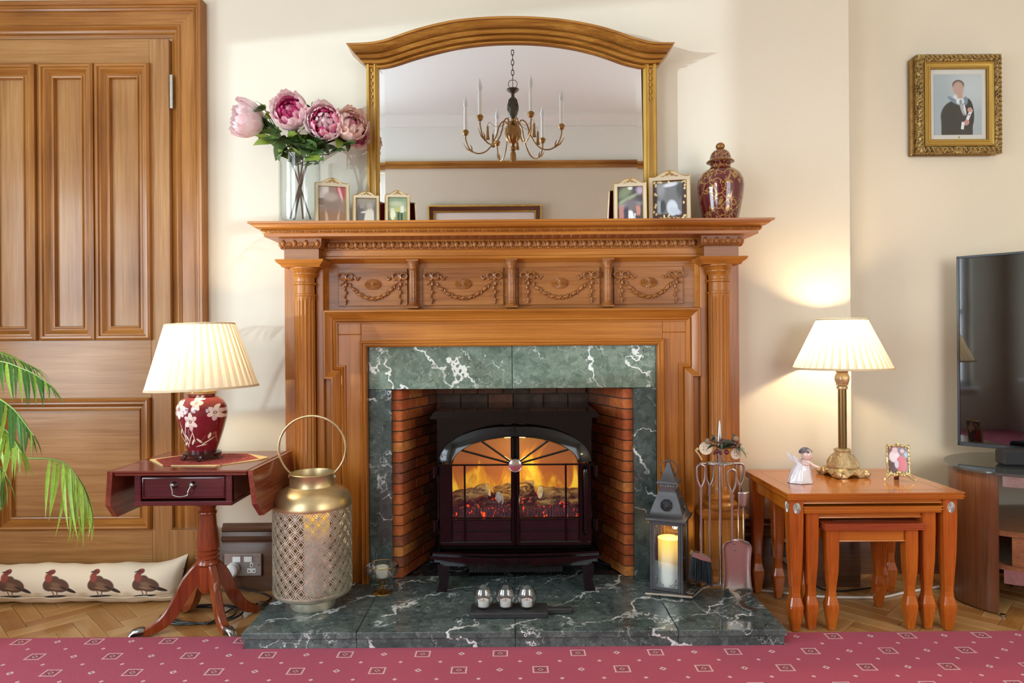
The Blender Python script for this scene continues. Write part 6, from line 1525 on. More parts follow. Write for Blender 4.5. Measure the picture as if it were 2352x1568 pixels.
# ------------------------------------------------------------------ companion set
kx, ky = .708, 2.335
st = thing('companion_stand', 'steel companion set stand with arched feet and pointed centre rod', 'fire tool stand', (kx, ky, HZ))
q = MB()
for (ex_, ey_) in ((-.105, .03), (.075, -.105), (.05, .085)):
    L = sqrt(ex_**2+ey_**2); d = Vector((ex_, ey_, 0))/L; pe = Vector((-d.y, d.x, 0))
    for sgn, tt in ((1, 0),):
        prof = [(0, .052), (.03, .050), (.06, .036), (.082, .014), (.092, .003), (L+.0, .003)]
        up = [Vector((kx, ky, HZ))+d*r+Vector((0, 0, z)) for r, z in prof]
        vs = []
        for i, pnt in enumerate(up):
            for (w, h) in ((-.011, .006), (.011, .006), (.011, 0), (-.011, 0)): vs.append(pnt+pe*w+Vector((0, 0, h)))
        n_ = len(up); q.add(vs, [(i*4+j, i*4+(j+1) % 4, (i+1)*4+(j+1) % 4, (i+1)*4+j) for i in range(n_-1) for j in range(4)]+[(0, 1, 2, 3), tuple((n_-1)*4+k for k in range(4))])
q.build('base', 'brushed_steel', st, sharp=25)
q = MB(); q.tube([(kx, ky, HZ+.055), (kx, ky, HZ+.50)], .0055, 12); q.build('centre_rod', 'brushed_steel', st)
q = MB(); q.tube([(kx, ky, HZ+.475), (kx, ky, HZ+.50), (kx, ky, HZ+.55), (kx, ky, HZ+.60), (kx, ky, HZ+.615)], [.009, .011, .010, .005, .002], 14); q.build('finial', plain('copper_steel', (178, 164, 156), .30, .9), st)
HK = HZ+.468
q = MB(); q.tube([(kx+.045*cos(a), ky+.03*sin(a), HK) for a in [2*pi*t/32 for t in range(32)]], .003, 8, closed=True); q.tube([(kx-.07, ky, HK), (kx+.07, ky, HK)], .003, 8); q.tube([(kx, ky-.05, HK), (kx, ky+.05, HK)], .003, 8); q.build('hanging_ring', 'brushed_steel', st)
def dhandle(q, x, y, zt, w=.014):
    q.tube(spline([(x, y, zt+.010), (x-w*.8, y, zt+.004), (x-w, y, zt-.012), (x-w*.9, y, zt-.040), (x-w*.4, y, zt-.060), (x, y, zt-.072)], 4), [.0042+.0016*abs(k/20-.4) for k in range(21)], 8)
    q.tube(spline([(x, y, zt+.010), (x+w*.8, y, zt+.004), (x+w, y, zt-.012), (x+w*.9, y, zt-.040), (x+w*.4, y, zt-.060), (x, y, zt-.072)], 4), [.0042+.0016*abs(k/20-.4) for k in range(21)], 8)
    q.tube([(x, y, zt-.064), (x, y, zt-.10)], .0058, 10)
def tool(name, label, cat, x, y, zt, zbot):
    t = thing(name, label, cat, (x, y, zbot)); q = MB(); dhandle(q, x, y, zt); q.build('handle', 'copper_steel', t)
    q = MB(); q.tube([(x, y, zt-.09), (x, y, zbot)], .0042, 10); q.build('rod', 'brushed_steel', t); return t
zt0 = HK-.012
bxr = tool('hearth_brush', 'hearth brush with black bristles, leftmost tool on the companion stand', 'fire tool', kx-.068, ky-.008, zt0, HZ+.150)
q = MB(); b0 = (kx-.068, ky-.008); q.prism([(b0[0]-.036, HZ+.158), (b0[0]-.030, HZ+.172), (b0[0]-.004, HZ+.166), (b0[0]+.026, HZ+.152), (b0[0]+.030, HZ+.138), (b0[0]-.0, HZ+.144)], b0[1]-.016, b0[1]+.016, 'y'); q.build('ferrule', 'copper_steel', bxr, smooth=False)
q = MB(); rr_ = random.Random(2)
for k in range(240):
    u = rr_.random(); x = b0[0]-.034+.062*u; y = b0[1]+rr_.uniform(-.014, .014); z = HZ+lerp(.158, .142, u)
    e = Vector((x+(u-.55)*.018+rr_.uniform(-.004, .004), y*1+rr_.uniform(-.006, .006), HZ+lerp(.082, .055, u)+rr_.uniform(-.006, .006))); q.tube([(x, y, z), e], [.0014, .0006], 4, cap=False)
br_ = q.build('bristles', plain('bristle_black', (30, 36, 42), .6), bxr, smooth=False); br_['kind'] = 'stuff'
pk_ = tool('fire_poker', 'straight steel poker hanging second from left on the companion stand', 'fire tool', kx-.030, ky+.020, zt0, HZ+.10)
q = MB(); q.tube([(kx-.03, ky+.02, HZ+.10), (kx-.03, ky+.02, HZ+.07), (kx-.024, ky+.02, HZ+.062)], [.0045, .003, .001], 8); q.build('tip', 'brushed_steel', pk_)
shx, shy = kx+.026, ky-.045
shv = tool('fire_shovel', 'steel ash shovel with scooped blade hanging at the front of the stand', 'fire tool', shx, shy, zt0-.01, HZ+.21)
q = MB()
def sf(u, v):
    t = (v-.5)*2; z = HZ+.225-.178*u; 
    w = .030+.020*sin(pi*min(1, u*1.6+.12)/2)-.004*sin(pi*u)+.006*max(0, u-.7)*3
    if u < .16: w = .048*sqrt(max(0.001, 1-((.16-u)/.16)**2))
    wmid = .050-.006*sin(pi*min(1, max(0, (u-.15)/.85))); w = min(w, wmid) if u < .16 else wmid
    return (shx+.014+t*w, shy-.008+.014*(1-abs(t)**6)+(.010*(1-u/.12) *0), z)
q.grid(sf, 16, 16); bl_ = q.build('blade', 'copper_steel', shv, sharp=60, thick=.0016)
q = MB()
for z in (.205, .185): q.ball((shx+.008, shy+.004, HZ+z), (.0035, .003, .0035), 8, 6)
q.build('rivet', 'pewter', shv)
tn = tool('fire_tongs', 'steel coal tongs with curved scoop jaws, rightmost on the companion stand', 'fire tool', kx+.072, ky+.010, zt0, HZ+.40)
q = MB()
tx, ty = kx+.072, ky+.0
for s in (-1, 1):
    q.tube([(tx+s*.004, ty, HZ+.385), (tx+s*.009, ty, HZ+.30), (tx+s*.007, ty-.002, HZ+.12), (tx+s*.002, ty, HZ+.09)], .0034, 8)
q.build('arm', 'brushed_steel', tn)
q = MB()
def jf(u, v): a = lerp(R(20), R(160), v); r = .021; return (tx+.002+r*cos(a)*(1-.5*u**3), ty-.012-.012*sin(a), HZ+.375-.052*u)
q.grid(jf, 8, 10); q.build('jaw', 'copper_steel', tn, thick=.0014)
# dried fruit and leaf garland on top
gar = thing('dried_garland', 'small garland of dried fruit slices, berries, nuts and leaves on the companion set', 'garland', (kx, ky, HK+.01))
plain('dried_slice', (214, 196, 170), .7, noise=.12, nscale=60); plain('berry', (96, 26, 34), .2, coat=.5); plain('nut', (150, 124, 100), .5, noise=.2, nscale=60); plain('grey_leaf', (112, 122, 100), .5, noise=.25, nscale=60); plain('dark_green_leaf', (52, 76, 52), .4)
def disc(c_, r, nrm, mat, name):
    q = MB(); M = Matrix.Translation(c_) @ basis(nrm); q.lathe([(r, -.0012), (r*1.02, 0), (r, .0012)], (0, 0, 0), 20, M); o = q.build(name, mat, gar)
    q = MB()
    for k in range(5): a = 2*pi*k/5; q.ball(tuple(M @ Vector((r*.38*cos(a), r*.38*sin(a), .0012))), .0018, 6, 5)
    q.build('seed', 'jar_gilt', o)
gw = Vector((kx, ky, HK))
def g_(px, py, D=2.29): return PX(px, py, D)
disc(g_(1621, 1029, 2.29), .0215, (-.2, -1, .15), 'dried_slice', 'fruit_slice'); disc(g_(1690, 1042, 2.28), .018, (.15, -1, .1), 'dried_slice', 'fruit_slice')
for (px, py, r, mt) in ((1626, 1013, .0105, 'nut'), (1690, 1008, .0105, 'nut'), (1641, 1008, .012, 'nut'), (1661, 1013, .0098, 'berry'), (1687, 1018, .009, 'berry'), (1647, 1036, .007, 'berry'), (1655, 1040, .006, 'berry'), (1641, 1040, .006, 'berry'), (1669, 1038, .0085, 'berry'), (1700, 1020, .005, 'nut')):
    q = MB(); q.ball(tuple(g_(px, py, 2.28)), (r, r, r), 12, 8); q.build('berry' if mt == 'berry' else 'nut', mt, gar)
put_leaf(gar, g_(1650, 1022, 2.27), (-1, -.2, -.2), .045, 'dark_green_leaf'); 
for k in range(14): put_leaf(gar, g_(1628+k*5.6, 1020+6*sin(k*1.9), 2.285), (rp.uniform(-1, 1), rp.uniform(-.5, .1), rp.uniform(-.5, .6)), rp.uniform(.022, .042), ('grey_leaf', 'dark_green_leaf', 'stem_brown')[k % 3], rp.uniform(-1, 1))
for (px, py, d, s) in ((1660, 1020, (1, -.2, -.12), .075), (1650, 1018, (1, -.3, .05), .06), (1690, 1030, (1, -.4, -.35), .045), (1632, 1014, (.4, -.3, .8), .03), (1640, 1012, (-.3, -.3, .8), .03), (1700, 1032, (.6, -.4, -.8), .035)):
    put_leaf(gar, g_(px, py, 2.27), d, s, 'grey_leaf', rp.uniform(-.6, .6))
q = MB(); q.tube([g_(1618, 1022, 2.30), g_(1640, 1022, 2.30), g_(1660, 1030, 2.30), g_(1690, 1026, 2.30), g_(1708, 1032, 2.30)], .003, 6); q.build('twig', 'stem_brown', gar)
q = MB(); q.tube([g_(1612, 1056, 2.30), g_(1606, 1044, 2.30), g_(1598, 1034, 2.30), g_(1604, 1030, 2.30)], [.003, .003, .004, .006], 8); q.build('wooden_hook', plain('pale_wood', (196, 164, 110), .5), gar)
# steel tube lying on the hearth
p0 = PX(1483, 1362, 2.385); p1 = PX(1590, 1373, 2.345); p0.z = p1.z = HZ+.0062
q = MB(); q.tube([p0, p1], .006, 16); q.tube([p0-(p1-p0).normalized()*.002, p0], .0045, 12); ob = q.build('lighter_rod', 'brushed_steel'); tag(ob, 'short brushed steel rod lying on the hearth in front of the grey lantern', 'rod')
# ================================================================== RIGHT SIDE: NEST OF TABLES
def nest(label, x0, x1, y0, y1, zt, rosettes, apron_h, lw=.046, fh=.02, topm='cherry_x'):
    t = thing('nesting_table', label, 'table', ((x0+x1)/2, (y0+y1)/2, 0), 'nest of three tables'); th = .022
    q = MB(); vs = []; prof = [(0, 0), (.0, -.004), (-.004, -.005), (-.004, -.009), (0, -.010), (0, -.0135), (-.004, -.0145), (-.004, -.0185), (-.001, -.020), (-.002, -th)]
    k = len(prof)
    for (sx, sy) in ((0, 0), (1, 0), (1, 1), (0, 1)):
        for d, z in prof: vs.append(((x1+d) if sx else (x0-d), (y1+d) if sy else (y0-d), zt+z))
    fs = [(i*k+j, i*k+j+1, ((i+1) % 4)*k+j+1, ((i+1) % 4)*k+j) for i in range(4) for j in range(k-1)]+[(0, k, 2*k, 3*k), tuple(v-1 for v in (k, 2*k, 3*k, 4*k))]
    q.add(vs, fs); tp = q.build('table_top', topm, t, smooth=False)
    q = MB(); ins = .045   # inlaid line round the top
    for (a, b_, c_, d) in ((x0+ins, x1-ins, y0+ins, y0+ins+.0015), (x0+ins, x1-ins, y1-ins-.0015, y1-ins), (x0+ins, x0+ins+.0015, y0+ins, y1-ins), (x1-ins-.0015, x1-ins, y0+ins, y1-ins)): q.box(a, b_, c_, d, zt-.001, zt+.0002)
    q.build('inlay_line', 'mahogany_dark', tp, smooth=False)
    a = .014; za, zb_ = zt-th-apron_h, zt-th+.001
    def ap(X0, X1, Y0, Y1, zl=None): q = MB(); q.rbox(X0, X1, Y0, Y1, za if zl is None else zl, zb_, .002); return q.build('apron', 'cherry_x' if X1-X0 > .1 else 'cherry_y', t, smooth=False)
    zf_ = zt-th-fh; f = ap(x0+a+lw, x1-a-lw, y0+a+.012, y0+a+.032, zf_); q = MB(); q.tube([(x0+a+lw, y0+a+.011, zf_+.004), (x1-a-lw, y0+a+.011, zf_+.004)], .003, 8); q.build('apron_bead', 'cherry_x', f)
    ap(x0+a+lw, x1-a-lw, y1-a-.032, y1-a-.012)
    for (X0, X1) in ((x0+a+.010, x0+a+.030), (x1-a-.030, x1-a-.010)): s_ = ap(X0, X1, y0+a+lw, y1-a-lw)
    for sx in (0, 1):
        for sy in (0, 1):
            X = x0+a+lw/2 if not sx else x1-a-lw/2; Y = y0+a+lw/2 if not sy else y1-a-lw/2; h = lw/2
            q = MB(); zs = [(zb_, h, 0), (za-.02, h, 0), (zt*.55, h*.90, 0), (.145, h*.64, 0), (.128, h*.60, 0), (.112, h*.66, 0), (.086, h*.94, 0), (.078, h*.96, 0), (.060, h*.88, 0), (.002, h*.52, 0)]
            ox = -1 if not sx else 1; vs = []
            for (z, r, _) in zs:
                c_ = min(.004, r*.2)
                for (u, v) in ((-r+c_, -r), (r-c_, -r), (r, -r+c_), (r, r-c_), (r-c_, r), (-r+c_, r), (-r, r-c_), (-r, -r+c_)): vs.append((X+u-(h-r)*-ox*0, Y+v, z))
            n_ = len(zs); q.add(vs, [(i*8+j, i*8+(j+1) % 8, (i+1)*8+(j+1) % 8, (i+1)*8+j) for i in range(n_-1) for j in range(8)]+[tuple(range(8)), tuple((n_-1)*8+j for j in range(8))])
            lg = q.build('leg', 'cherry', t, smooth=False)
            q = MB()   # reeding on the front and outer faces
            zr0, zr1 = .150, zt-th-.075 if rosettes else zt*.70
            rr0, rr1 = h*.655, h*.92
            for u in (-.42, -.14, .14, .42):
                q.tube([(X+u*h*.70, Y-rr0-.0002, zr0), (X+u*h*.95, Y-rr1-.0002+.0008, zr1)], .0024, 6)
                q.tube([(X+ox*(rr0), Y+u*h*.70, zr0), (X+ox*(rr1-.0008), Y+u*h*.95, zr1)], .0024, 6)
            q.build('reeding', 'cherry', lg)
            if rosettes and (not sy):
                for (nx, ny) in ((0, -1), (ox, 0)):
                    q = MB(); M = Matrix.Translation((X+nx*h, Y+ny*h, za+apron_h*.42)) @ basis((nx, ny, 0)); seg = 36; vs = []
                    rings = [(1, 0), (.95, .0025), (.35, .0042), (.30, .003), (.18, .0055), (0, .006)]
                    for (r, hh) in rings:
                        for j in range(seg): aa = 2*pi*j/seg; d = .0016 if (j % 2 and .3 < r < .99) else 0; vs.append(M @ Vector((.0125*r*cos(aa), .0185*r*sin(aa), hh-d)))
                    q.add(vs, [(i*seg+j, i*seg+(j+1) % seg, (i+1)*seg+(j+1) % seg, (i+1)*seg+j) for i in range(5) for j in range(seg)]); q.build('rosette', 'rosette_silver', lg, sharp=15)
    return t
nest('largest table of the cherry wood nest, lamp standing on it', .880, 1.452, 2.192, 2.608, .455, True, .050, fh=.019)
nest('middle table of the cherry wood nest, tucked under the largest one', .938, 1.390, 2.205, 2.55, .409, False, .040, .043, fh=.023)
nest('smallest table of the cherry wood nest, innermost and lowest', 1.004, 1.330, 2.200, 2.46, .354, False, .050, .041, fh=.044, topm='cherry_red')
# ------------------------------------------------------------------ right lamp
TB = .4555; rx, ry = 1.198, 2.48
plain('antique_gold', (200, 176, 132), .38, .55, noise=.22, nscale=90, bump=.5, bscale=110)
lp = thing('table_lamp', 'lit lamp with pleated cream shade on a brass column with scrolled gold base', 'lamp', (rx, ry, TB))
q = MB(); seg = 64; vs = []; rows_ = [(.0, 1.0), (.006, 1.02), (.016, .97), (.024, .90), (.030, .80), (.033, .55)]
def sqr_r(a, R0): c_ = max(abs(cos(a)), abs(sin(a))); return R0*(.72/c_*.5+.5)*(1+.05*cos(4*a+pi)**1)
for (z, k) in rows_:
    for j in range(seg):
        a = 2*pi*j/seg; r = sqr_r(a, .073)*k; lift = max(0, cos(4*(a-pi/4)+pi))*.012 if z < .01 else 0
        vs.append((rx+r*cos(a+R(10)), ry+r*sin(a+R(10)), TB+z+lift+.001))
q.add(vs, [(i*seg+j, i*seg+(j+1) % seg, (i+1)*seg+(j+1) % seg, (i+1)*seg+j) for i in range(5) for j in range(seg)]+[tuple(reversed(range(seg))), tuple(range(5*seg, 6*seg))]); 
for k in range(4):
    a = pi/4+k*pi/2+R(10); c_ = Vector((rx+.078*cos(a), ry+.078*sin(a), TB)); q.ball(tuple(c_+Vector((0, 0, .013))), (.014, .014, .013), 10, 7)
    for s in (-1, 1):
        pe = Vector((-sin(a), cos(a), 0)); o = Vector((cos(a), sin(a), 0)); pts = [c_-o*.012+pe*s*(.010+.032*t)+Vector((0, 0, .024-.014*sin(t*pi)))+o*(-.020*t) for t in [u/8 for u in range(9)]]; q.tube(pts, [.006, .006, .005, .005, .004, .004, .004, .003, .003], 7)
q.build('lamp_base', 'antique_gold', lp)
q = MB(); q.lathe([(.052, .030), (.054, .036), (.050, .044), (.046, .054), (.038, .068), (.030, .080), (.026, .086), (.028, .090), (.028, .096), (.020, .099)], (rx, ry, TB), 48, rf=lambda a, i, r: r*(1+.045*cos(a*8)*(1 if 0 < i < 6 else 0)))
for k in range(8):
    a = 2*pi*k/8; 
    q.tube([(rx+.053*cos(a), ry+.053*sin(a), TB+.035), (rx+.049*cos(a+.12), ry+.049*sin(a+.12), TB+.052), (rx+.040*cos(a), ry+.040*sin(a), TB+.068), (rx+.036*cos(a-.1), ry+.036*sin(a-.1), TB+.074)], [.005, .004, .003, .002], 6)
for k in range(24): a = 2*pi*k/24; q.ball((rx+.0285*cos(a), ry+.0285*sin(a), TB+.093), .0028, 6, 5)
q.build('lamp_pedestal', 'antique_gold', lp)
q = MB(); q.lathe([(.0145, .096), (.0145, .315)], (rx, ry, TB), 24); q.build('column', plain('bronze_column', (128, 104, 62), .28, .8), lp)
q = MB(); q.lathe([(.016, .312), (.019, .316), (.019, .322), (.015, .326), (.020, .332), (.025, .344), (.0255, .356), (.022, .366), (.018, .372), (.021, .376), (.024, .382), (.015, .383)], (rx, ry, TB), 40, rf=lambda a, i, r: r*(1+.05*cos(a*6)*(1 if i > 4 else 0)))
for k in range(18): a = 2*pi*k/18; q.ball((rx+.0195*cos(a), ry+.0195*sin(a), TB+.329), .0024, 6, 5)
q.build('capital', 'antique_gold', lp)
q = MB(); q.lathe([(.010, .38), (.0105, .395), (.014, .397), (.014, .43), (.0, .43)], (rx, ry, TB), 20); q.build('bulb_holder', 'brass', lp)
q = MB(); q.ball((rx, ry, .925), (.02, .02, .028), 12, 8); q.build('bulb', 'bulb_glass', lp)
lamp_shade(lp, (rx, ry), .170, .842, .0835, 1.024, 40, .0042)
# ------------------------------------------------------------------ porcelain cherub
plain('porcelain', (232, 232, 238), .12, coat=.8); plain('porcelain_grey', (112, 114, 122), .2, coat=.6, noise=.25, nscale=120); plain('porcelain_skin', (228, 200, 190), .15, coat=.7)
chx, chy = (1838-1176-2)*2.36/F, 2.36
ch_ = thing('cherub_figurine', 'white porcelain cherub with grey hair and small wings, kneeling on the large table', 'figurine', (chx, chy, TB))
def skinned(name, mat, par, joints, edges, radii, sub=2):
    off_ = OFF[par.name]; me = bpy.data.meshes.new(name); me.from_pydata([tuple(Vector(j)-off_) for j in joints], edges, []); me.materials.append(MATS[mat])
    o = bpy.data.objects.new(name, me); COL.objects.link(o); o.parent = par; OFF[o.name] = off_
    md = o.modifiers.new('skin', 'SKIN'); me.skin_vertices.new() if not me.skin_vertices else None
    for i, r in enumerate(radii): me.skin_vertices[0].data[i].radius = (r, r) if not hasattr(r, '__len__') else r
    me.skin_vertices[0].data[0].use_root = True; md.use_smooth_shade = True
    s = o.modifiers.new('sub', 'SUBSURF'); s.levels = s.render_levels = sub; return o
def cp3(x, y, z): return (chx+x, chy+y, TB+z)
# gown: kneeling, wide hem to the left, leaning right
q = MB()
def gown(u, v):
    a = 2*pi*v; prof = [(.042, .030, 0, 0), (.041, .031, .008, .0), (.037, .029, .026, .001), (.032, .026, .044, .003), (.025, .021, .060, .007), (.019, .017, .072, .011), (.011, .011, .079, .013)]
    i = min(5, int(u*6)); t = u*6-i; A, B_ = prof[i], prof[i+1]; w, d, z, ox = [lerp(A[k], B_[k], t) for k in range(4)]
    f = 1+.07*cos(a*7)*(1-u)**1.5+.03*sin(a*13)*(1-u)
    return cp3(ox+w*cos(a)*f, d*sin(a)*f, .001+z)
q.grid(gown, 24, 48); q.add([cp3(0, 0, .001)], []); q.build('gown', 'porcelain', ch_, weld=True)
skinned('body', 'porcelain_skin', ch_, [cp3(.012, -.006, .070), cp3(.014, -.006, .082), cp3(.017, -.009, .094), cp3(.022, -.010, .074), cp3(.036, -.014, .062), cp3(.052, -.016, .056), cp3(.000, -.012, .072), cp3(.008, -.024, .066), cp3(.024, -.022, .068), cp3(.060, -.016, .055)], [(0, 1), (1, 2), (0, 3), (3, 4), (4, 5), (5, 9), (0, 6), (6, 7), (7, 8)], [.010, .006, .0135, .009, .0065, .0045, .008, .006, .0045, .004])
q = MB(); q.ball(cp3(.019, -.009, .096), (.0185, .018, .0195), 16, 12); q.ball(cp3(.031, -.024, .093), (.003, .0035, .003), 8, 6); q.tube([cp3(.024, -.0265, .086), cp3(.029, -.025, .0855)], .0011, 6)
for s in ((.022, -.0268, .099), (.034, -.0190, .099)): q.ball(cp3(*s), (.0018, .0012, .0013), 6, 5)
q.ball(cp3(.005, -.014, .097), (.002, .003, .004), 6, 5); q.build('head', 'porcelain_skin', ch_)
q = MB(); rh = random.Random(8)
for k in range(46):
    a = rh.uniform(0, 2*pi); e = rh.uniform(.05, 1.4); v = Vector((cos(a)*cos(e), sin(a)*cos(e), sin(e))); 
    if v.x > .35 and v.y < -.2 and v.z < .75: continue
    q.ball(cp3(.016+v.x*.0185, -.007+v.y*.0185, .101+v.z*.0175), (.0062, .0062, .0052), 6, 5)
q.build('hair', 'porcelain_grey', ch_)
for s in (-1, 1):
    q = MB()
    def wing(u, v): t = (v-.5)*2; return cp3(-.004-.032*u, .012*s+.008+.010*u*s, .070+.022*u*u+.012*u+t*.011*sin(pi*min(1, u*.85+.15))-.004*abs(t)*u)
    q.grid(wing, 8, 6); q.build('wing', 'porcelain', ch_, thick=.0025)
# ------------------------------------------------------------------ little ornate frame
fx, fy = (2065-1176-2)*2.37/F+.0, 2.37
of = thing('ornate_photo_frame', 'tiny ornate gilt photo frame with a red and white picture, on the large table', 'photo frame', (fx, fy, TB))
plain('silver_gilt', (206, 190, 138), .28, .75, noise=.2, nscale=90)
paint('photo_couple', (120, 60, 60), [('r', .2, .3, .2, .3, 0, (84, 44, 36), .2), ('e', .32, .62, .26, .22, 0, (232, 222, 224), .2), ('e', .36, .86, .14, .12, 0, (226, 196, 196), .3), ('e', .72, .86, .20, .12, 0, (70, 60, 84), .4), ('e', .72, .84, .10, .08, 0, (214, 170, 166), .3), ('e', .66, .34, .26, .32, 0, (196, 44, 54), .1), ('e', .42, .34, .10, .16, 0, (206, 206, 222), .3), ('e', .9, .7, .1, .1, 0, (150, 180, 200), .4)], rough=.15, coat=.5, warp=.03)
zf0 = .026; w2, h2 = .034, .094
def cf(x, y, z): return Vector((x, y, z))
q = MB()
loop_ = [(-w2, zf0), (w2, zf0), (w2, zf0+h2), (-w2, zf0+h2)]
q.tube([cf(x, 0, z) for x, z in [(-w2, zf0), (0, zf0-.001), (w2, zf0), (w2+.001, zf0+h2/2), (w2, zf0+h2), (0, zf0+h2+.001), (-w2, zf0+h2), (-w2-.001, zf0+h2/2)]], .0038, 8, closed=True)
ro = random.Random(6)
for i in range(4):
    (xa, za_), (xb, zb2) = loop_[i], loop_[(i+1) % 4]
    for k in range(7 if i % 2 else 5):
        t = (k+.5)/(7 if i % 2 else 5); x = lerp(xa, xb, t); z = lerp(za_, zb2, t); o = ro.uniform(-.002, .003)
        q.ball((x+(o if i % 2 else 0), -.002, z+(0 if i % 2 else o)), (ro.uniform(.003, .0055), .003, ro.uniform(.003, .0055)), 8, 6)
for (x, z) in loop_:
    sx = 1 if x > 0 else -1; sz = 1 if z > .06 else -1
    q.tube([(x+sx*(.003+.008*t)*cos(t*4), -.001, z+sz*(.003+.007*t)*sin(t*4+.5)) for t in [k/10 for k in range(11)]], .0022, 6)
q.ball((0, -.002, zf0+h2+.007), (.006, .003, .007), 8, 6); q.tube([(-.014, 0, zf0+h2+.002), (-.006, 0, zf0+h2+.008), (0, 0, zf0+h2+.004), (.006, 0, zf0+h2+.008), (.014, 0, zf0+h2+.002)], .002, 6)
for s in (-1, 1): q.tube([(s*w2*.7, 0, zf0), (s*(w2+.002), -.003, zf0-.010), (s*(w2+.010), -.008, .006), (s*(w2+.014), -.010, .004), (s*(w2+.014), -.010, .010)], [.005, .0045, .0035, .0035, .003], 8)
for k in range(9): q.ball((lerp(-w2*.9, w2*.9, k/8), -.003, zf0-.004+.003*sin(k*2)), (.005, .003, .005), 8, 6)
q.ball((0, -.004, zf0+.004), (.009, .004, .007), 10, 7); q.build('frame', 'silver_gilt', of).location = (0, 0, 0)
# geometry above was laid out around the origin: shift into the root frame
for o in list(of.children):
    for v in o.data.vertices: v.co += OFF[of.name]
q = MB(); q.box(fx-w2+.002, fx+w2-.002, fy+.001, fy+.003, TB+zf0+.002, TB+zf0+h2-.002); q.build('photograph', 'photo_couple', of, smooth=False)
q = MB(); M = Matrix.Translation((fx, fy+.004, TB+.08)) @ Matrix.Rotation(R(20), 4, 'X'); q.box(-.008, .008, 0, .002, -.083, 0, M); q.build('strut', 'mahogany_dark', of, smooth=False)
of.matrix_world = Matrix.Translation((fx, fy, TB)) @ Matrix.Rotation(R(-14), 4, 'Z') @ Matrix.Rotation(R(-8), 4, 'X')
# ================================================================== TELEVISION AND STAND
plain('smoked_glass', (70, 74, 72), .06, coat=1.0)
plain('tv_screen', (6, 7, 10), .04, coat=1.0, spec=.7); plain('bezel', (16, 16, 18), .25)
tl = Vector((1.762, 2.700, 0)); td = Vector((.690, -.724, 0)); tnm = Vector((-.724, -.690, 0))
tvz0, tvz1, tvw = .528, 1.272, 1.235
tv = thing('television', 'large flat black television standing across the alcove corner', 'television', tuple(tl+td*tvw/2+Vector((0, 0, tvz0))))
MT = Matrix((td, -tnm, Vector((0, 0, 1)))).transposed().to_4x4(); MT.translation = tl+Vector((0, 0, tvz0)); H = tvz1-tvz0
q = MB(); q.rbox(0, tvw, -.004, .012, 0, H, .002, MT); q.rbox(.08, tvw-.08, .012, .05, .03, H*.6, .006, MT); q.build('casing', 'bezel', tv, smooth=False)
q = MB(); q.box(.009, tvw-.009, -.0055, -.004, .016, H-.009, MT); q.build('screen', 'tv_screen', tv, smooth=False)
q = MB()
for (a, b_, c_, d) in ((0, tvw, 0, .016), (0, tvw, H-.009, H), (0, .009, 0, H), (tvw-.009, tvw, 0, H)): q.rbox(a, b_, -.009, -.003, c_, d, .001, MT)
q.build('bezel', 'bezel', tv, smooth=False)
q = MB(); q.rbox(tvw/2-.18, tvw/2+.18, -.09, .12, -.0335, -.024, .004, MT); q.rbox(tvw/2-.03, tvw/2+.03, .005, .03, -.03, .02, .003, MT); q.build('foot', 'bezel', tv, smooth=False)
q = MB(); q.rbox(.135, .147, -.012, -.0085, -.003, .001, .0005, MT); lo_ = q.build('standby_light', plain('red_light', (255, 40, 40), .4), tv, smooth=False)
pp = MATS['red_light'].node_tree.nodes['Principled BSDF']; pp.inputs['Emission Color'].default_value = (1, .05, .05, 1); pp.inputs['Emission Strength'].default_value = 3
GZ = .490
outl = spline([(1.905, 2.752, 0), (1.827, 2.745, 0), (1.72, 2.690, 0), (1.640, 2.600, 0), (1.597, 2.50, 0), (1.600, 2.42, 0), (1.640, 2.340, 0), (1.717, 2.285, 0), (1.85, 2.235, 0), (2.05, 2.20, 0), (2.3, 2.19, 0)], 6)
front = [(v.x, v.y) for v in outl]
poly = front+[(2.55, 2.22), (2.66, 2.30), (2.70, 2.45), (2.66, 2.62), (2.55, 2.75)]
sd = thing('tv_stand', 'curved walnut television stand with smoked glass top and chrome trim', 'tv stand', (2.1, 2.5, 0))
q = MB(); q.prism(poly, GZ-.008, GZ, 'z'); q.build('glass_top', 'smoked_glass', sd, smooth=False)
def offset_path(pts, d):
    o = []
    for i in range(len(pts)):
        a = Vector(pts[max(0, i-1)]); b_ = Vector(pts[min(len(pts)-1, i+1)]); t = (b_-a).normalized(); n_ = Vector((-t.y, t.x)); o.append(Vector(pts[i])+n_*d)
    return o
# end panel: curved board following the left end
def band(name, i0, i1, d, th, z0, z1, mat, par, taper=0.0):
    p = [Vector(v) for v in offset_path(front, d)][i0:i1]; p2 = [Vector(v) for v in offset_path(front, d+th)][i0:i1]; q = MB(); vs = []
    n_ = len(p)
    for a, b_ in zip(p, p2): vs += [(a.x, a.y, z0), (a.x, a.y, z1), (b_.x, b_.y, z1), (b_.x, b_.y, z0)]
    q.add(vs, [(i*4+j, i*4+(j+1) % 4, (i+1)*4+(j+1) % 4, (i+1)*4+j) for i in range(n_-1) for j in range(4)]+[(0, 1, 2, 3), tuple((n_-1)*4+k for k in (3, 2, 1, 0))]); return q.build(name, mat, par, sharp=40)
band('end_panel', 14, 38, .014, .022, .006, GZ-.008, 'walnut', sd)
p_in = [tuple(v) for v in offset_path(front, .040)]
shelf = p_in[18:]+[(2.6, 2.3), (2.6, 2.7), (1.80, 2.70)]
q = MB(); q.prism(shelf, .268, .286, 'z'); q.build('shelf', 'walnut_x', sd, smooth=False)
q = MB(); q.prism([tuple(v) for v in offset_path(front, .050)][20:]+[(2.6, 2.3), (2.6, 2.7), (1.85, 2.68)], .150, .166, 'z'); q.build('shelf', 'walnut_x', sd, smooth=False)
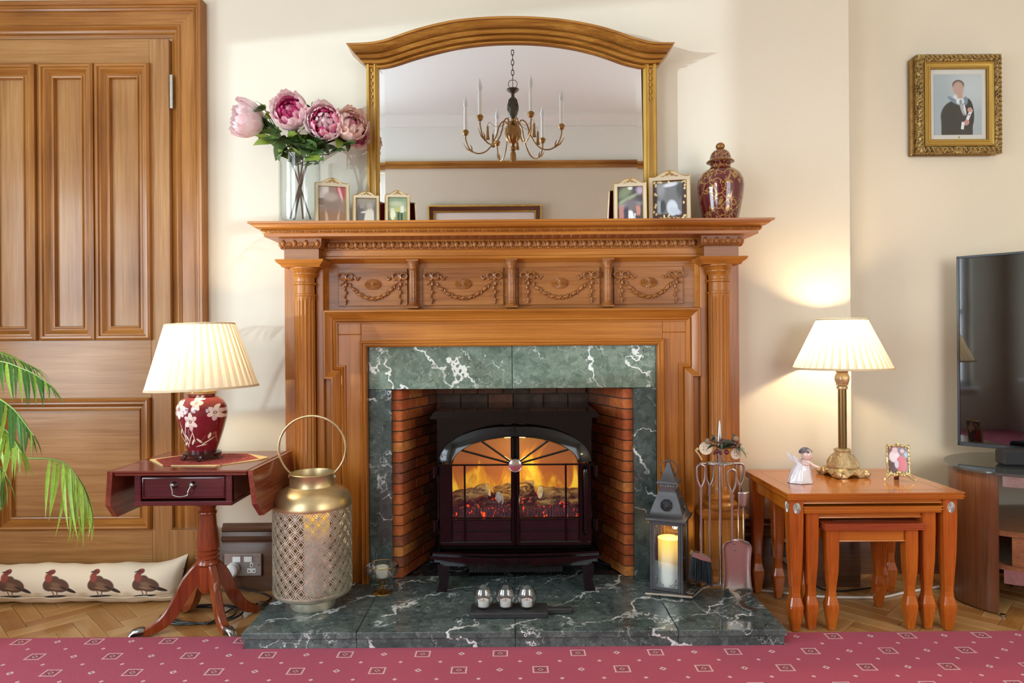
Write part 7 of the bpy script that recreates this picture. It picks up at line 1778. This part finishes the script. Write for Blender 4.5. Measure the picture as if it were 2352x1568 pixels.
band('drawer_front', 40, 61, .046, .018, .168, .266, 'walnut_x', sd)
band('chrome_strip', 38, 61, .030, .004, .440, .476, 'brushed_steel', sd); band('chrome_strip', 38, 61, .060, .004, .100, .148, 'brushed_steel', sd)
q = MB(); q.rbox(1.78, 1.83, 2.60, 2.66, .286, GZ-.008, .002); q.build('rear_support', 'walnut', sd, smooth=False)
q = MB(); q.rbox(1.9, 2.5, 2.60, 2.62, .0, .16, .002); q.build('rear_support', 'walnut', sd, smooth=False)
q = MB(); q.rbox(2.45, 2.5, 2.3, 2.66, .0, GZ-.008, .002); q.build('rear_support', 'walnut', sd, smooth=False)
for (x, y) in ((1.668, 2.33), (1.66, 2.56)):
    q = MB(); q.lathe([(0, 0), (.008, .0), (.008, .008), (0, .008)], (x, y, 0), 12); q.build('glide', 'pewter', sd)
sbx = PX(2316, 1033, 2.42)
sb = thing('soundbar', 'black fabric soundbar on the glass top of the television stand', 'speaker', (1.9, 2.42, GZ))
M = Matrix.Translation((1.758, 2.445, GZ)) @ Matrix.Rotation(R(-12), 4, 'Z'); q = MB(); q.rbox(0, .70, 0, .07, .001, .058, .008, M); q.build('body', plain('speaker_cloth', (34, 34, 36), .8, noise=.3, nscale=300), sb)
# cables and a plug behind the nest of tables
q = MB(); q.tube(spline([(.86, 2.60, .006), (1.0, 2.55, .005), (1.10, 2.515, .005), (1.2, 2.50, .005), (1.35, 2.50, .005), (1.45, 2.54, .005), (1.62, 2.60, .005)], 6), .0045, 7); tag(q.build('white_cable', 'white_plastic'), 'white cable lying on the floor behind the nest of tables', 'cable')
q = MB(); q.tube(spline([(1.02, YW-.028, .14), (1.03, 2.60, .10), (1.12, 2.58, .03), (1.2, 2.56, .006), (1.4, 2.6, .006)], 6), .0035, 7); q.rbox(1.0, 1.045, YW-.055, YW-.023, .125, .175, .004); 
tag(q.build('black_plug', 'black_plastic'), 'black plug and flex on the dark skirting seen under the smallest table', 'plug')
# ================================================================== SEEN IN THE MIRROR: CHANDELIER AND PICTURE ON THE OPPOSITE WALL
wood('picture_dark', (92, 46, 30), (62, 28, 20), (120, 66, 42), 'x', .3, .3)
pt = thing('wall_picture', 'wide gilt and dark wood framed picture on the wall opposite, seen in the mirror', 'picture', (-.12, YB, 1.75))
x0, x1, z0, z1 = -.68, .25, 1.38, 2.065
q = MB(); path = [(x1, z0), (x0, z0), (x0, z1), (x1, z1)]
def back_sweep(path, prof, name, mat):
    q = MB(); M = Matrix.Diagonal((1, -1, 1, 1)); q.sweep([(x, z) for x, z in path], prof, -(YB+.004), closed=True, M=M); return q.build(name, mat, pt)
cc = [(x0, z0), (x1, z0), (x1, z1), (x0, z1)]
back_sweep(cc, [(0, 0), (0, .030), (.012, .034), (.016, .028)], 'outer_frame', 'brass'); back_sweep([(x0+.016, z0+.016), (x1-.016, z0+.016), (x1-.016, z1-.016), (x0+.016, z1-.016)], [(0, .0), (0, .026), (.030, .018)], 'dark_frame', 'picture_dark')
back_sweep([(x0+.046, z0+.046), (x1-.046, z0+.046), (x1-.046, z1-.046), (x0+.046, z1-.046)], [(0, 0), (0, .020), (.010, .016), (.012, 0)], 'slip', 'brass')
q = MB(); q.box(x0+.058, x1-.058, YB+.004, YB+.010, z0+.058, z1-.058); q.build('mount', 'mount_cream', pt, smooth=False)
paint('landscape_print', (170, 184, 176), [('r', .5, .2, .6, .25, 0, (104, 118, 74), .3), ('e', .3, .5, .3, .15, 0, (84, 100, 70), .4), ('e', .7, .75, .3, .1, 0, (214, 214, 204), .6)], rough=.5, warp=.1)
q = MB(); q.box(x0+.13, x1-.13, YB+.010, YB+.011, z0+.13, z1-.13); q.build('print', 'landscape_print', pt, smooth=False)
plain('chand_bronze', (150, 112, 62), .4, .7, noise=.25, nscale=50); plain('chand_dark', (84, 78, 66), .45, .7); plain('candle_sleeve', (236, 234, 232), .4)
glass('bulb_clear', (.95, .96, .97), .03, 1.4)
chx2, chy2 = .016, .96; CZ = 0
ch = thing('chandelier', 'six-arm bronze chandelier with candle bulbs and tassels, seen in the mirror', 'chandelier', (chx2, chy2, 2.3))
q = MB(); prof = [(0, 2.055), (.016, 2.057), (.018, 2.065), (.017, 2.10), (.013, 2.118), (.010, 2.124), (.018, 2.130), (.020, 2.140), (.014, 2.150), (.009, 2.156), (.014, 2.165), (.022, 2.175)]
q.lathe(prof, (chx2, chy2, 0), 24, rf=lambda a, i, r: r*(1+.06*cos(a*12)*(1 if i < 5 else 0))); q.build('tassel_finial', 'chand_bronze', ch)
q = MB(); q.lathe([(.018, 2.170), (.030, 2.178), (.043, 2.20), (.048, 2.235), (.044, 2.262), (.030, 2.278), (.018, 2.286), (.026, 2.292), (.030, 2.300), (.012, 2.306), (.010, 2.325)], (chx2, chy2, 0), 48, rf=lambda a, i, r: r*(1+.07*cos(a*12)*(1 if 0 < i < 5 else 0))); q.build('gadrooned_bowl', 'chand_bronze', ch)
q = MB(); q.lathe([(.010, 2.32), (.020, 2.332), (.030, 2.355), (.033, 2.385), (.028, 2.42), (.018, 2.445), (.010, 2.458), (.010, 2.475), (.030, 2.490), (.038, 2.498), (.038, 2.503), (.012, 2.506), (0, 2.51)], (chx2, chy2, 0), 40)
for k in range(8):
    for s in (-1, 1):
        q.tube([(chx2+(.0215+.0125*sin(pi*t))*cos(2*pi*k/8+s*t*1.6), chy2+(.0215+.0125*sin(pi*t))*sin(2*pi*k/8+s*t*1.6), lerp(2.335, 2.445, t)) for t in [u/10 for u in range(11)]], .0018, 5)
q.build('pineapple', 'chand_dark', ch)
q = MB(); q.tube([(chx2+.028*cos(a), chy2, 2.535+.026*sin(a)) for a in [2*pi*k/20 for k in range(20)]], .002, 6, closed=True); q.tube([(chx2, chy2, 2.505), (chx2, chy2, 2.56)], .0022, 6)
for k in range(7):
    z = 2.575+k*.031; pts = [(cos(a)*.008, sin(a)*.019) for a in [2*pi*t/14 for t in range(14)]]
    q.tube([(chx2+(u if k % 2 else 0), chy2+(0 if k % 2 else u), z+v) for u, v in pts], .0026, 6, closed=True)
q.build('chain', 'chand_dark', ch)
q = MB(); q.lathe([(.0, 2.775), (.02, 2.778), (.045, 2.79), (.05, 2.80)], (chx2, chy2, 0), 24); q.tube([(chx2-.02, chy2, 2.785), (chx2-.014, chy2, 2.772), (chx2, chy2, 2.78), (chx2+.014, chy2, 2.772), (chx2+.02, chy2, 2.785)], .002, 6); q.build('ceiling_rose', 'ceiling_white', ch)
def arm_piece(ang):
    d = Vector((cos(ang), sin(ang), 0)); C = Vector((chx2, chy2, 0)); a_ = []
    P = [(.030, 2.285), (.055, 2.310), (.085, 2.285), (.115, 2.20), (.165, 2.135), (.225, 2.120), (.275, 2.150), (.298, 2.205), (.300, 2.240)]
    q = MB(); q.tube(spline([C+d*r+Vector((0, 0, z)) for r, z in P], 6), .0042, 8); q.tube([C+d*.255+Vector((0, 0, 2.13)), C+d*.290+Vector((0, 0, 2.150)), C+d*.318+Vector((0, 0, 2.190))], [.004, .0045, .001], 6)
    q.tube([C+d*.26+Vector((0, 0, 2.135)), C+d*.262+Vector((0, 0, 2.160)), C+d*.272+Vector((0, 0, 2.178))], [.005, .004, .001], 6); ar = q.build('arm', 'chand_bronze', ch)
    e = C+d*.300; q = MB(); q.lathe([(.006, 2.236), (.014, 2.240), (.019, 2.252), (.021, 2.262), (.014, 2.264), (.0135, 2.27), (0, 2.27)], (e.x, e.y, 0), 18); q.build('candle_cup', 'chand_bronze', ar)
    q = MB(); q.lathe([(.0, 2.264), (.0115, 2.264), (.0115, 2.40), (0, 2.402)], (e.x, e.y, 0), 16); q.build('candle_sleeve', 'candle_sleeve', ar)
    q = MB(); q.lathe([(.006, 2.402), (.0135, 2.420), (.0145, 2.432), (.010, 2.455), (.004, 2.475), (.0, 2.487)], (e.x, e.y, 0), 16); q.build('flame_bulb', plain('frosted_bulb', (226, 226, 228), .25) if 'frosted_bulb' not in MATS else 'frosted_bulb', ar)
    d2 = Vector((cos(ang+.52), sin(ang+.52), 0)); f = C+d2*.165
    q = MB(); q.tube(spline([C+d2*.03+Vector((0, 0, 2.30)), C+d2*.08+Vector((0, 0, 2.27)), C+d2*.12+Vector((0, 0, 2.262)), C+d2*.15+Vector((0, 0, 2.285)), f+Vector((0, 0, 2.27)), f+Vector((0, 0, 2.262))], 5), .0013, 5)
    q.lathe([(.003, 2.262), (.007, 2.250), (.006, 2.243), (.009, 2.20), (.0125, 2.178), (0, 2.176)], (f.x, f.y, 0), 14); q.build('tassel', 'chand_bronze', ch)
for k in range(6): arm_piece(R(10+60*k))
